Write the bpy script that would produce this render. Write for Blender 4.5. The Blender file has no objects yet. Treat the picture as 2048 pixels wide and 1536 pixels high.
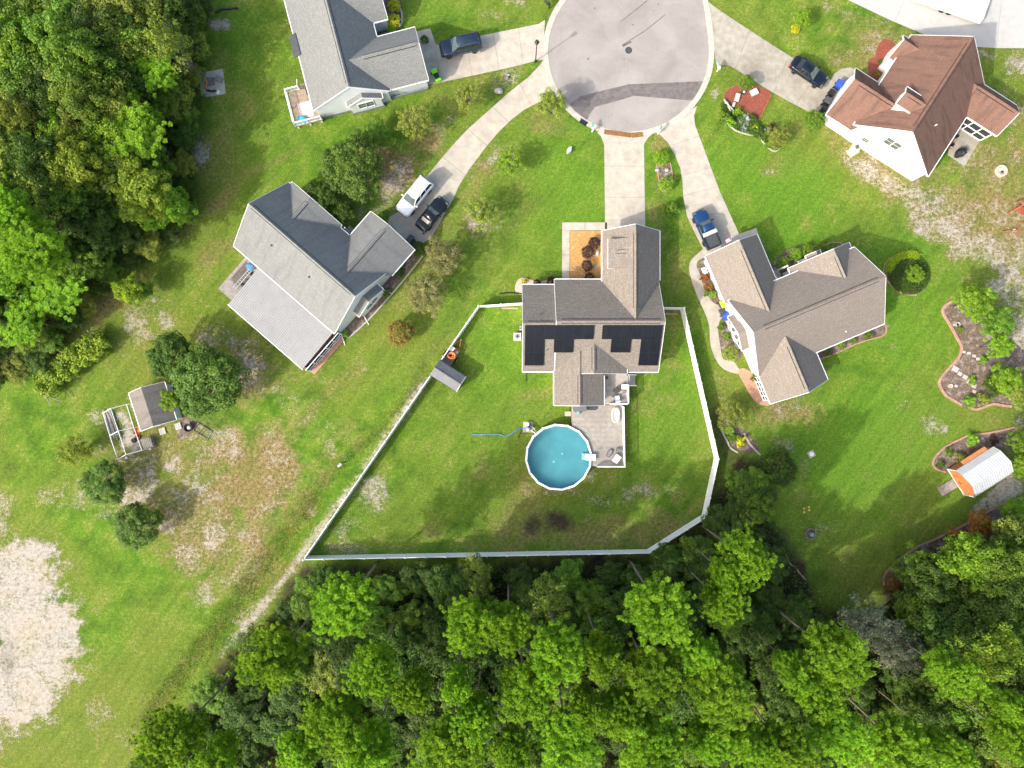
import bpy, bmesh, math, random
import numpy as np
from mathutils import Vector, Matrix

# ------------------------------------------------------------------ camera, world, sun, exposure
SC = bpy.context.scene
COL = SC.collection
PPM, CAMH = 16.4, 83.2            # photo pixels per metre on the ground, flying height in metres
cam_d = bpy.data.cameras.new('camera')
cam_d.lens, cam_d.sensor_width = 24.0, 36.0
cam_d.clip_start, cam_d.clip_end = 1.0, 3000.0
cam = bpy.data.objects.new('camera', cam_d)
COL.objects.link(cam)
cam.location = (0, 0, CAMH)
SC.camera = cam

SUN_EL = math.radians(39.0)
SUN_H = Vector((-0.813, -0.582, 0)).normalized()     # horizontal direction towards the sun
world = bpy.data.worlds.new('World')
SC.world = world
world.use_nodes = True
wn = world.node_tree
bg = wn.nodes['Background']
sky = wn.nodes.new('ShaderNodeTexSky')
sky.sky_type = 'NISHITA'
sky.sun_disc = False
sky.sun_elevation = SUN_EL
sky.sun_rotation = math.atan2(SUN_H.x, SUN_H.y) % (2 * math.pi)
sky.dust_density = 5.0
sky.air_density = 1.25
sky.ozone_density = 0.8
wn.links.new(sky.outputs[0], bg.inputs[0])
bg.inputs[1].default_value = 0.15
sun_d = bpy.data.lights.new('sun', 'SUN')
sun_d.energy = 2.0
sun_d.angle = math.radians(1.0)
sun_d.color = (1.0, 0.965, 0.91)
sun = bpy.data.objects.new('sun', sun_d)
COL.objects.link(sun)
sdir = Vector((-SUN_H.x * math.cos(SUN_EL), -SUN_H.y * math.cos(SUN_EL), -math.sin(SUN_EL)))
sun.rotation_euler = sdir.to_track_quat('-Z', 'Y').to_euler()
sun.location = (-60, -45, 60)
SC.view_settings.view_transform = 'Standard'
SC.view_settings.look = 'None'
SC.view_settings.exposure = 1.15
SC.view_settings.gamma = 1.0
SC.view_settings.use_curve_mapping = False
try:
    SC.cycles.max_bounces = 5
    SC.cycles.diffuse_bounces = 3
    SC.cycles.glossy_bounces = 2
    SC.cycles.transmission_bounces = 4
    SC.cycles.transparent_max_bounces = 6
except Exception:
    pass

rnd = random.Random(7)
nrs = np.random.RandomState(11)


def W(px, py, z=0.0):
    """photo measurement -> metres, for a point known to be z metres above the ground"""
    k = (1 - z / CAMH) / PPM
    return Vector(((px - 1024) * k, (768 - py) * k, z))


def W2(px, py, z=0.0):
    p = W(px, py, z)
    return (p.x, p.y)


# ------------------------------------------------------------------ materials
MATS = {}


def new_mat(name):
    m = bpy.data.materials.new(name)
    m.use_nodes = True
    nt = m.node_tree
    MATS[name] = m
    return m, nt, nt.nodes['Principled BSDF']


def nd(nt, t, **kw):
    n = nt.nodes.new(t)
    for k, v in kw.items():
        if k.startswith('i_'):
            n.inputs[int(k[2:])].default_value = v
        else:
            setattr(n, k, v)
    return n


def ramp(nt, src, stops):
    r = nt.nodes.new('ShaderNodeValToRGB')
    el = r.color_ramp.elements
    while len(el) < len(stops):
        el.new(0.5)
    for e, (p, c) in zip(el, stops):
        e.position = p
        e.color = (*c, 1) if len(c) == 3 else c
    nt.links.new(src, r.inputs[0])
    return r.outputs[0]


def mixc(nt, f, a, b, mode='MIX'):
    n = nt.nodes.new('ShaderNodeMix')
    n.data_type = 'RGBA'
    n.blend_type = mode
    for sock, val in ((n.inputs[0], f), (n.inputs[6], a), (n.inputs[7], b)):
        if isinstance(val, (int, float)):
            sock.default_value = val
        elif isinstance(val, tuple):
            sock.default_value = (*val, 1) if len(val) == 3 else val
        else:
            nt.links.new(val, sock)
    return n.outputs[2]


def math_n(nt, op, a, b=None, clamp=False):
    n = nt.nodes.new('ShaderNodeMath')
    n.operation = op
    n.use_clamp = clamp
    for i, v in enumerate((a, b)):
        if v is None:
            continue
        if isinstance(v, (int, float)):
            n.inputs[i].default_value = v
        else:
            nt.links.new(v, n.inputs[i])
    return n.outputs[0]


def noise(nt, vec, scale, detail=4, rough=0.55, dist=0.0):
    n = nt.nodes.new('ShaderNodeTexNoise')
    n.inputs['Scale'].default_value = scale
    n.inputs['Detail'].default_value = detail
    n.inputs['Roughness'].default_value = rough
    n.inputs['Distortion'].default_value = dist
    if vec is not None:
        nt.links.new(vec, n.inputs['Vector'])
    return n.outputs[0]


def pos(nt):
    return nt.nodes.new('ShaderNodeNewGeometry').outputs['Position']


def simple(name, col, rough=0.7, var=0.12, scale=6.0, metal=0.0, spec=0.4, bump=0.0, obj=True, stain=None):
    """plain procedural material: a base colour broken by two scales of noise"""
    m, nt, b = new_mat(name)
    v = nt.nodes.new('ShaderNodeTexCoord').outputs['Object'] if obj else pos(nt)
    n1 = noise(nt, v, scale, 5)
    n2 = noise(nt, v, scale * 0.17, 3)
    lo = tuple(max(0, c * (1 - var * 1.6)) for c in col)
    hi = tuple(min(1, c * (1 + var)) for c in col)
    c1 = ramp(nt, n1, [(0.3, lo), (0.7, hi)])
    f = ramp(nt, n2, [(0.35, (0, 0, 0)), (0.7, (1, 1, 1))])
    c2 = mixc(nt, math_n(nt, 'MULTIPLY', f, var * 1.5), c1, tuple(c * 0.6 for c in col))
    if stain:
        n3 = noise(nt, v, stain[0], 6, 0.65)
        f3 = ramp(nt, n3, [(stain[1], (0, 0, 0)), (stain[1] + 0.18, (1, 1, 1))])
        c2 = mixc(nt, math_n(nt, 'MULTIPLY', f3, stain[3]), c2, stain[2])
    nt.links.new(c2, b.inputs['Base Color'])
    b.inputs['Roughness'].default_value = rough
    b.inputs['Metallic'].default_value = metal
    b.inputs['Specular IOR Level'].default_value = spec
    if bump:
        bp = nd(nt, 'ShaderNodeBump')
        bp.inputs['Strength'].default_value = bump
        bp.inputs['Distance'].default_value = 0.02
        nt.links.new(n1, bp.inputs['Height'])
        nt.links.new(bp.outputs[0], b.inputs['Normal'])
    return m


def shingle(name, c1, c2, c3, streak=0.0, streak_col=(0.03, 0.025, 0.025)):
    m, nt, b = new_mat(name)
    uv = nt.nodes.new('ShaderNodeUVMap').outputs[0]
    br = nd(nt, 'ShaderNodeTexBrick')
    br.offset = 0.37
    br.inputs['Color1'].default_value = (*c1, 1)
    br.inputs['Color2'].default_value = (*c2, 1)
    br.inputs['Mortar'].default_value = tuple(c * 0.45 for c in c1) + (1,)
    br.inputs['Scale'].default_value = 1.0
    br.inputs['Mortar Size'].default_value = 0.012
    br.inputs['Brick Width'].default_value = 0.42
    br.inputs['Row Height'].default_value = 0.16
    br.inputs['Bias'].default_value = 0.0
    nt.links.new(uv, br.inputs['Vector'])
    n1 = noise(nt, uv, 6.5, 3, 0.7)
    col = mixc(nt, ramp(nt, n1, [(0.44, (0, 0, 0)), (0.62, (.8, .8, .8))]), br.outputs['Color'], c3)
    col = mixc(nt, ramp(nt, noise(nt, uv, 7.5, 2, 0.8), [(0.53, (0, 0, 0)), (0.68, (.5, .5, .5))]), col, tuple(min(1, c * 1.15) for c in c2))
    n2 = noise(nt, uv, 0.35, 4)
    col = mixc(nt, ramp(nt, n2, [(0.35, (0.0, 0, 0)), (0.75, (0.35, .35, .35))]), col, tuple(c * 0.72 for c in c1))
    if streak:
        mp = nd(nt, 'ShaderNodeMapping')
        mp.inputs['Scale'].default_value = (1.1, 0.16, 1)
        nt.links.new(uv, mp.inputs[0])
        n3 = noise(nt, mp.outputs[0], 1.0, 6, 0.65)
        f = ramp(nt, n3, [(0.50, (0, 0, 0)), (0.68, (1, 1, 1))])
        col = mixc(nt, math_n(nt, 'MULTIPLY', f, streak), col, streak_col)
    nt.links.new(col, b.inputs['Base Color'])
    b.inputs['Roughness'].default_value = 0.92
    b.inputs['Specular IOR Level'].default_value = 0.2
    bp = nd(nt, 'ShaderNodeBump')
    bp.inputs['Strength'].default_value = 0.5
    bp.inputs['Distance'].default_value = 0.03
    nt.links.new(br.outputs['Fac'], bp.inputs['Height'])
    bp.invert = True
    nt.links.new(bp.outputs[0], b.inputs['Normal'])
    return m


def siding(name, col):
    m, nt, b = new_mat(name)
    p = pos(nt)
    sx = nd(nt, 'ShaderNodeSeparateXYZ')
    nt.links.new(p, sx.inputs[0])
    fr = math_n(nt, 'FRACT', math_n(nt, 'MULTIPLY', sx.outputs[2], 5.5))
    n = noise(nt, p, 0.7, 4)
    c = ramp(nt, n, [(0.3, tuple(x * 0.93 for x in col)), (0.7, col)])
    nt.links.new(c, b.inputs['Base Color'])
    b.inputs['Roughness'].default_value = 0.5
    bp = nd(nt, 'ShaderNodeBump')
    bp.inputs['Strength'].default_value = 0.6
    bp.inputs['Distance'].default_value = 0.03
    nt.links.new(fr, bp.inputs['Height'])
    nt.links.new(bp.outputs[0], b.inputs['Normal'])
    return m


def leafmat(name, dark, mid, bright, trans=0.3, hue=0.03, accent=None, val=0.36):
    """leaf material: tint attribute per leaf + a little difference per tree"""
    m, nt, b = new_mat(name)
    at = nd(nt, 'ShaderNodeAttribute', attribute_name='tint')
    oi = nd(nt, 'ShaderNodeObjectInfo')
    c = ramp(nt, at.outputs['Fac'], [(0.0, dark), (0.5, mid), (1.0, bright)])
    if accent:
        f = ramp(nt, noise(nt, pos(nt), 0.9, 4), [(0.52, (0, 0, 0)), (0.66, (1, 1, 1))])
        c = mixc(nt, math_n(nt, 'MULTIPLY', f, accent[1]), c, accent[0])
    hs = nd(nt, 'ShaderNodeHueSaturation')
    nt.links.new(math_n(nt, 'ADD', 0.5 - hue / 2, math_n(nt, 'MULTIPLY', oi.outputs['Random'], hue)), hs.inputs['Hue'])
    nt.links.new(math_n(nt, 'ADD', 1.0 - val / 2, math_n(nt, 'MULTIPLY', oi.outputs['Random'], val)), hs.inputs['Value'])
    nt.links.new(c, hs.inputs['Color'])
    nt.links.new(hs.outputs[0], b.inputs['Base Color'])
    b.inputs['Roughness'].default_value = 0.55
    b.inputs['Specular IOR Level'].default_value = 0.25
    tr = nd(nt, 'ShaderNodeBsdfTranslucent')
    tc = mixc(nt, 0.35, hs.outputs[0], (0.30, 0.42, 0.03))
    nt.links.new(tc, tr.inputs[0])
    ms = nd(nt, 'ShaderNodeMixShader')
    ms.inputs[0].default_value = trans
    nt.links.new(b.outputs[0], ms.inputs[1])
    nt.links.new(tr.outputs[0], ms.inputs[2])
    nt.links.new(ms.outputs[0], nt.nodes['Material Output'].inputs[0])
    return m


def glassy(name, col, rough=0.08):
    m, nt, b = new_mat(name)
    v = nt.nodes.new('ShaderNodeTexCoord').outputs['Object']
    n = noise(nt, v, 3.0, 3)
    c = ramp(nt, n, [(0.3, tuple(x * 0.7 for x in col)), (0.7, tuple(x * 1.2 for x in col))])
    nt.links.new(c, b.inputs['Base Color'])
    b.inputs['Roughness'].default_value = rough
    b.inputs['Specular IOR Level'].default_value = 0.7
    return m


def paint(name, col, metal=0.3):
    m = simple(name, col, 0.25, 0.05, 2.0, metal, 0.5)
    m.node_tree.nodes['Principled BSDF'].inputs['Coat Weight'].default_value = 0.3
    return m


M = MATS
simple('white_vinyl', (0.86, 0.86, 0.84), 0.45, 0.03, 1.5)
simple('white_trim', (0.8, 0.8, 0.8), 0.5, 0.03, 2.0)
simple('white_paint', (0.8, 0.8, 0.79), 0.4, 0.04, 2.0)
simple('dark_screen', (0.03, 0.035, 0.035), 0.8, 0.3, 2.0)
simple('black_plastic', (0.018, 0.019, 0.022), 0.45, 0.15, 3.0)
simple('dark_grey', (0.06, 0.065, 0.07), 0.6, 0.15, 3.0)
simple('mid_grey', (0.22, 0.22, 0.22), 0.6, 0.15, 3.0)
simple('light_grey', (0.48, 0.48, 0.47), 0.6, 0.1, 3.0)
simple('rubber', (0.02, 0.02, 0.02), 0.85, 0.2, 6.0)
simple('chrome', (0.6, 0.6, 0.62), 0.25, 0.05, 3.0, 0.9)
simple('concrete', (0.435, 0.395, 0.325), 0.9, 0.10, 1.2, 0, 0.2, 0.15, False, (0.45, 0.52, (0.29, 0.255, 0.205), 0.6))
simple('concrete_worn', (0.35, 0.325, 0.27), 0.9, 0.14, 1.5, 0, 0.2, 0.15, False, (0.25, 0.48, (0.20, 0.17, 0.13), 0.6))
simple('concrete_pale', (0.43, 0.415, 0.385), 0.9, 0.05, 1.2, 0, 0.2, 0.1, False)
simple('kerb_concrete', (0.46, 0.43, 0.365), 0.9, 0.12, 2.0, 0, 0.2, 0.1, False, (0.6, 0.55, (0.25, 0.22, 0.17), 0.6))
simple('stone', (0.45, 0.43, 0.38), 0.9, 0.18, 4.0, 0, 0.2, 0.3)
simple('stone_dark', (0.22, 0.19, 0.17), 0.9, 0.2, 4.0, 0, 0.2, 0.3)
simple('red_mulch', (0.27, 0.085, 0.058), 0.95, 0.35, 9.0, 0, 0.1, 0.6, False)
simple('brown_mulch', (0.175, 0.130, 0.098), 0.95, 0.4, 6.0, 0, 0.1, 0.6, False, (1.3, 0.50, (0.36, 0.32, 0.28), 0.8))
simple('orange_gravel', (0.50, 0.28, 0.10), 0.95, 0.3, 8.0, 0, 0.1, 0.5, False, (1.8, 0.57, (0.75, 0.66, 0.55), 0.9))
simple('cream_gravel', (0.55, 0.42, 0.33), 0.95, 0.2, 9.0, 0, 0.1, 0.5, False)
simple('edging', (0.42, 0.25, 0.18), 0.9, 0.18, 3.0, 0, 0.2, 0.2, False)
simple('terracotta', (0.48, 0.27, 0.18), 0.9, 0.15, 2.5, 0, 0.2, 0.2, False)
simple('weathered_wood', (0.33, 0.30, 0.27), 0.85, 0.22, 3.0, 0, 0.2, 0.2)
simple('deck_wood', (0.43, 0.385, 0.34), 0.85, 0.14, 2.0, 0, 0.2, 0.2, True, (0.5, 0.55, (0.26, 0.23, 0.20), 0.5))
simple('deck_tan', (0.40, 0.31, 0.23), 0.85, 0.2, 2.0, 0, 0.2, 0.2)
simple('old_wood', (0.21, 0.18, 0.15), 0.9, 0.3, 4.0, 0, 0.2, 0.3)
simple('orange_wood', (0.52, 0.20, 0.07), 0.7, 0.15, 3.0, 0, 0.3, 0.1)
simple('red_wood', (0.36, 0.10, 0.05), 0.8, 0.2, 3.0)
simple('ramp_orange', (0.26, 0.125, 0.045), 0.8, 0.25, 5.0, 0, 0.3, 0.2)
simple('white_metal', (0.50, 0.51, 0.52), 0.35, 0.04, 1.5, 0.1)
simple('porch_metal', (0.29, 0.29, 0.285), 0.4, 0.05, 1.0, 0.1)
simple('shed_metal', (0.135, 0.14, 0.15), 0.55, 0.1, 2.0, 0.0)
simple('shed_dark', (0.045, 0.05, 0.055), 0.6, 0.15, 2.0)
simple('blue_bin', (0.03, 0.08, 0.42), 0.45, 0.12, 3.0)
simple('blue_tarp', (0.10, 0.25, 0.45), 0.6, 0.2, 3.0)
simple('aqua_float', (0.05, 0.48, 0.58), 0.5, 0.15, 3.0)
simple('pink_towel', (0.70, 0.50, 0.48), 0.9, 0.06, 2.0)
simple('peach', (0.72, 0.50, 0.38), 0.6, 0.1, 3.0)
simple('lime', (0.42, 0.72, 0.02), 0.4, 0.06, 3.0)
simple('toy_green', (0.22, 0.75, 0.02), 0.35, 0.06, 3.0)
simple('orange_hose', (0.62, 0.20, 0.06), 0.6, 0.15, 4.0)
simple('red_paint', (0.45, 0.03, 0.02), 0.4, 0.1, 4.0)
simple('blue_hose', (0.08, 0.26, 0.52), 0.5, 0.1, 4.0)
simple('teal_plate', (0.18, 0.34, 0.32), 0.6, 0.1, 3.0)
simple('porch_floor', (0.15, 0.17, 0.21), 0.7, 0.1, 1.0)
simple('bark', (0.20, 0.165, 0.135), 0.95, 0.3, 3.0, 0, 0.1, 0.5)
simple('pale_bark', (0.30, 0.28, 0.24), 0.95, 0.25, 3.0, 0, 0.1, 0.4)
simple('patch_asphalt', (0.165, 0.148, 0.142), 0.95, 0.2, 1.6, 0, 0.15, 0.2, False)
simple('tyre_mark', (0.15, 0.14, 0.135), 0.95, 0.3, 2.0, 0, 0.15, 0.0, False)
simple('iron', (0.055, 0.05, 0.048), 0.7, 0.25, 6.0, 0.3)
simple('straw_dirt', (0.16, 0.12, 0.08), 0.95, 0.4, 4.0, 0, 0.1, 0.3, False)
simple('solar', (0.010, 0.011, 0.016), 0.3, 0.2, 1.5, 0.0, 0.3)
simple('solar_frame', (0.03, 0.03, 0.035), 0.4, 0.1, 3.0, 0.5)
simple('flag_red', (0.6, 0.10, 0.12), 0.8, 0.1, 3.0)
simple('flag_blue', (0.05, 0.08, 0.3), 0.8, 0.1, 3.0)
simple('flower_yellow', (0.65, 0.45, 0.08), 0.7, 0.2, 3.0)
glassy('glass_dark', (0.018, 0.022, 0.026))
glassy('glass_shield', (0.10, 0.13, 0.13), 0.15)
glassy('reflection_glass', (0.30, 0.24, 0.20), 0.2)  # tan is a reflection put into the glass colour
glassy('window_glass', (0.10, 0.14, 0.13), 0.15)
paint('paint_slate', (0.02, 0.036, 0.062))
paint('paint_white', (0.80, 0.80, 0.80), 0.0)
paint('paint_black', (0.008, 0.011, 0.016))
paint('paint_navy', (0.006, 0.011, 0.022))
paint('paint_blue', (0.012, 0.052, 0.155))
siding('siding_white', (0.82, 0.82, 0.82))
siding('siding_blue', (0.70, 0.735, 0.775))
siding('siding_foundation', (0.20, 0.22, 0.25))
shingle('shingle_brown', (0.215, 0.188, 0.158), (0.305, 0.268, 0.228), (0.12, 0.104, 0.09))
shingle('shingle_tan', (0.235, 0.202, 0.17), (0.30, 0.26, 0.222), (0.16, 0.138, 0.118))
shingle('shingle_red', (0.185, 0.106, 0.080), (0.235, 0.130, 0.094), (0.14, 0.088, 0.074), 0.55)
shingle('shingle_grey', (0.205, 0.21, 0.20), (0.27, 0.275, 0.26), (0.135, 0.14, 0.138))
shingle('shingle_slate', (0.20, 0.205, 0.198), (0.25, 0.255, 0.245), (0.155, 0.16, 0.158), 0.4, (0.085, 0.085, 0.09))
shingle('shingle_old', (0.20, 0.18, 0.16), (0.25, 0.225, 0.20), (0.13, 0.12, 0.11), 0.4)

leafmat('leaf_pine', (0.13, 0.27, 0.024), (0.29, 0.52, 0.036), (0.52, 0.71, 0.06), 0.44, 0.012, None, 0.35)
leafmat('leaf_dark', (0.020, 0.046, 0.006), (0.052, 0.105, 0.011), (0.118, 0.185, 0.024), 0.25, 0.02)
leafmat('leaf_mid', (0.045, 0.095, 0.010), (0.115, 0.215, 0.018), (0.235, 0.345, 0.035), 0.30, 0.025)
leafmat('leaf_olive', (0.075, 0.105, 0.016), (0.205, 0.265, 0.034), (0.38, 0.43, 0.065), 0.28, 0.03)
leafmat('leaf_yellow', (0.08, 0.13, 0.010), (0.215, 0.295, 0.022), (0.39, 0.44, 0.04), 0.3, 0.03)
leafmat('leaf_bright', (0.06, 0.14, 0.010), (0.165, 0.325, 0.015), (0.32, 0.48, 0.035), 0.3, 0.02)
leafmat('leaf_rust', (0.06, 0.045, 0.012), (0.18, 0.12, 0.025), (0.36, 0.17, 0.035), 0.2, 0.05, ((0.10, 0.16, 0.02), 0.7))
leafmat('leaf_orange', (0.10, 0.05, 0.01), (0.35, 0.12, 0.02), (0.55, 0.18, 0.04), 0.25, 0.04, ((0.10, 0.16, 0.02), 0.6))
leafmat('leaf_lime', (0.08, 0.15, 0.008), (0.22, 0.36, 0.014), (0.42, 0.54, 0.03), 0.3, 0.02)
leafmat('leaf_tan', (0.09, 0.09, 0.03), (0.19, 0.185, 0.055), (0.31, 0.29, 0.10), 0.2, 0.03)
leafmat('leaf_deep', (0.03, 0.075, 0.01), (0.08, 0.165, 0.018), (0.18, 0.285, 0.04), 0.28, 0.02)
leafmat('leaf_plum', (0.018, 0.010, 0.010), (0.055, 0.026, 0.022), (0.11, 0.055, 0.04), 0.1, 0.02)
leafmat('leaf_grey', (0.07, 0.085, 0.05), (0.16, 0.18, 0.10), (0.30, 0.31, 0.20), 0.2, 0.03)
leafmat('leaf_agave', (0.16, 0.21, 0.18), (0.32, 0.38, 0.34), (0.48, 0.52, 0.48), 0.1, 0.02)
leafmat('leaf_gold', (0.18, 0.20, 0.01), (0.50, 0.48, 0.015), (0.70, 0.66, 0.03), 0.25, 0.02)


# ------------------------------------------------------------------ mesh helpers
class MB:
    def __init__(self):
        self.v, self.f = [], []

    def add(self, vs, fs):
        b = len(self.v)
        self.v += [tuple(p) for p in vs]
        self.f += [tuple(i + b for i in f) for f in fs]
        return self

    def box(self, c, s, rz=0.0, ry=0.0):
        R = Matrix.Rotation(rz, 3, 'Z') @ Matrix.Rotation(ry, 3, 'Y')
        vs = []
        for dz in (-1, 1):
            for dx, dy in ((-1, -1), (1, -1), (1, 1), (-1, 1)):
                vs.append(Vector(c) + R @ Vector((dx * s[0] / 2, dy * s[1] / 2, dz * s[2] / 2)))
        return self.add(vs, [(3, 2, 1, 0), (4, 5, 6, 7), (0, 1, 5, 4), (1, 2, 6, 5), (2, 3, 7, 6), (3, 0, 4, 7)])

    def bar(self, a, b, w, h):
        """box beam from a to b, w wide (horizontal), h high"""
        a, b = Vector(a), Vector(b)
        d = (b - a).normalized()
        up = Vector((0, 0, 1)) if abs(d.z) < 0.95 else Vector((1, 0, 0))
        s = d.cross(up).normalized()
        u = s.cross(d).normalized()
        vs = []
        for p in (a, b):
            for i, j in ((-1, -1), (1, -1), (1, 1), (-1, 1)):
                vs.append(p + s * (i * w / 2) + u * (j * h / 2))
        return self.add(vs, [(0, 1, 2, 3), (7, 6, 5, 4), (0, 4, 5, 1), (1, 5, 6, 2), (2, 6, 7, 3), (3, 7, 4, 0)])

    def prism(self, poly, z0, z1):
        n = len(poly)
        a = sum(poly[i][0] * poly[(i + 1) % n][1] - poly[(i + 1) % n][0] * poly[i][1] for i in range(n))
        if a < 0:
            poly = poly[::-1]
        vs = [(p[0], p[1], z0) for p in poly] + [(p[0], p[1], z1) for p in poly]
        fs = [tuple(range(n - 1, -1, -1)), tuple(range(n, 2 * n))]
        fs += [(i, (i + 1) % n, n + (i + 1) % n, n + i) for i in range(n)]
        return self.add(vs, fs)

    def tube(self, pts, r, n=6, r1=None):
        pts = [Vector(p) for p in pts]
        m = len(pts)
        vs, fs = [], []
        for i, p in enumerate(pts):
            d = (pts[min(i + 1, m - 1)] - pts[max(i - 1, 0)]).normalized()
            up = Vector((0, 0, 1)) if abs(d.z) < 0.9 else Vector((1, 0, 0))
            s = d.cross(up).normalized()
            u = s.cross(d)
            rr = r if r1 is None else r + (r1 - r) * i / max(1, m - 1)
            for k in range(n):
                a = 2 * math.pi * k / n
                vs.append(p + s * (math.cos(a) * rr) + u * (math.sin(a) * rr))
        for i in range(m - 1):
            for k in range(n):
                k2 = (k + 1) % n
                fs.append((i * n + k, i * n + k2, (i + 1) * n + k2, (i + 1) * n + k))
        fs.append(tuple(range(n - 1, -1, -1)))
        fs.append(tuple((m - 1) * n + k for k in range(n)))
        return self.add(vs, fs)

    def lathe(self, prof, n=16, c=(0, 0, 0), axis='z'):
        vs, fs = [], []
        for r, z in prof:
            for k in range(n):
                a = 2 * math.pi * k / n
                if axis == 'z':
                    vs.append((c[0] + r * math.cos(a), c[1] + r * math.sin(a), c[2] + z))
                else:
                    vs.append((c[0] + r * math.cos(a), c[1] + z, c[2] + r * math.sin(a)))
        m = len(prof)
        for i in range(m - 1):
            for k in range(n):
                k2 = (k + 1) % n
                f = (i * n + k, i * n + k2, (i + 1) * n + k2, (i + 1) * n + k)
                fs.append(f if axis == 'z' else f[::-1])
        if prof[0][0] > 1e-4:
            fs.append(tuple(range(n - 1, -1, -1)))
        if prof[-1][0] > 1e-4:
            fs.append(tuple((m - 1) * n + k for k in range(n)))
        return self.add(vs, fs)

    def blob(self, c, r, seed=0, jit=0.15, n=8, m=5):
        rr = random.Random(seed)
        vs = [(c[0], c[1], c[2] - r[2])]
        for i in range(1, m):
            t = math.pi * i / m - math.pi / 2
            for k in range(n):
                a = 2 * math.pi * (k + 0.5 * (i % 2)) / n
                j = 1 + rr.uniform(-jit, jit)
                vs.append((c[0] + r[0] * math.cos(t) * math.cos(a) * j, c[1] + r[1] * math.cos(t) * math.sin(a) * j, c[2] + r[2] * math.sin(t) * j))
        vs.append((c[0], c[1], c[2] + r[2]))
        fs = [(0, 1 + (k + 1) % n, 1 + k) for k in range(n)]
        for i in range(m - 2):
            for k in range(n):
                a = 1 + i * n
                fs.append((a + k, a + (k + 1) % n, a + n + (k + 1) % n, a + n + k))
        last = len(vs) - 1
        a = 1 + (m - 2) * n
        fs += [(a + k, a + (k + 1) % n, last) for k in range(n)]
        return self.add(vs, fs)

    def build(self, name, mat, parent=None, smooth=False, kind=None):
        me = bpy.data.meshes.new(name)
        me.from_pydata(self.v, [], self.f)
        me.materials.append(M[mat])
        if smooth:
            me.polygons.foreach_set('use_smooth', [True] * len(me.polygons))
        me.update()
        o = bpy.data.objects.new(name, me)
        COL.objects.link(o)
        if parent is not None:
            o.parent = parent
        if kind:
            o['kind'] = kind
        return o


def tag(o, label, cat, group=None):
    o['label'], o['category'] = label, cat
    if group:
        o['group'] = group
    return o


def thing(name, label, cat, loc=(0, 0, 0), rz=0.0, group=None, scale=1.0):
    o = bpy.data.objects.new(name, None)
    o.empty_display_size = 0.3
    COL.objects.link(o)
    o.location = loc
    o.rotation_euler = (0, 0, rz)
    if scale != 1.0:
        o.scale = (scale,) * 3 if not isinstance(scale, tuple) else scale
    return tag(o, label, cat, group)


def holder(name, loc=(0, 0, 0)):
    o = bpy.data.objects.new(name, None)
    o.empty_display_size = 0.3
    COL.objects.link(o)
    o.location = loc
    o['kind'] = 'structure'
    return o


def copy_tree(o, parent=None):
    c = o.copy()
    COL.objects.link(c)
    c.parent = parent
    for ch in o.children:
        copy_tree(ch, c)
    return c


def raw_mesh(name, co, faces, mat, tint=None, smooth=False):
    me = bpy.data.meshes.new(name)
    me.from_pydata(co.tolist(), [], faces.tolist())
    if tint is not None:
        a = me.attributes.new('tint', 'FLOAT', 'POINT')
        a.data.foreach_set('value', tint.astype(np.float32))
    me.materials.append(M[mat])
    if smooth:
        me.polygons.foreach_set('use_smooth', [True] * len(me.polygons))
    me.update()
    return me


def link(name, me, parent=None):
    o = bpy.data.objects.new(name, me)
    COL.objects.link(o)
    o.parent = parent
    return o


def smooth_path(pts, n=6, closed=False):
    """Catmull-Rom through 2-D/3-D points"""
    P = [Vector(p) for p in pts]
    out = []
    m = len(P)
    rng = range(m if closed else m - 1)
    for i in rng:
        p0 = P[(i - 1) % m] if closed or i > 0 else P[i]
        p1, p2 = P[i], P[(i + 1) % m]
        p3 = P[(i + 2) % m] if closed or i + 2 < m else p2
        for k in range(n):
            t = k / n
            out.append(0.5 * ((2 * p1) + (p2 - p0) * t + (2 * p0 - 5 * p1 + 4 * p2 - p3) * t * t + (3 * p1 - p0 - 3 * p2 + p3) * t ** 3))
    if not closed:
        out.append(P[-1])
    return out


def pxpath(pts, n=6, closed=False, z=0.0):
    return [tuple(p) for p in smooth_path([W2(x, y, z) for x, y in pts], n, closed)]


def ribbon(mb, path, w, z0, z1):
    """kerb-like strip following a 2-D path"""
    n = len(path)
    L, R = [], []
    for i in range(n):
        a, b = Vector(path[max(i - 1, 0)]), Vector(path[min(i + 1, n - 1)])
        d = (b - a)
        d = d.normalized() if d.length > 1e-6 else Vector((1, 0))
        s = Vector((-d.y, d.x)) * (w / 2)
        p = Vector(path[i])
        L.append(p + s)
        R.append(p - s)
    vs, fs = [], []
    for i in range(n):
        vs += [(*L[i], z0), (*L[i], z1), (*R[i], z1), (*R[i], z0)]
    for i in range(n - 1):
        a, b = i * 4, i * 4 + 4
        for k in range(3):
            fs.append((a + k, b + k, b + k + 1, a + k + 1))
    fs.append((0, 1, 2, 3))
    e = (n - 1) * 4
    fs.append((e + 3, e + 2, e + 1, e))
    return mb.add(vs, fs)


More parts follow.
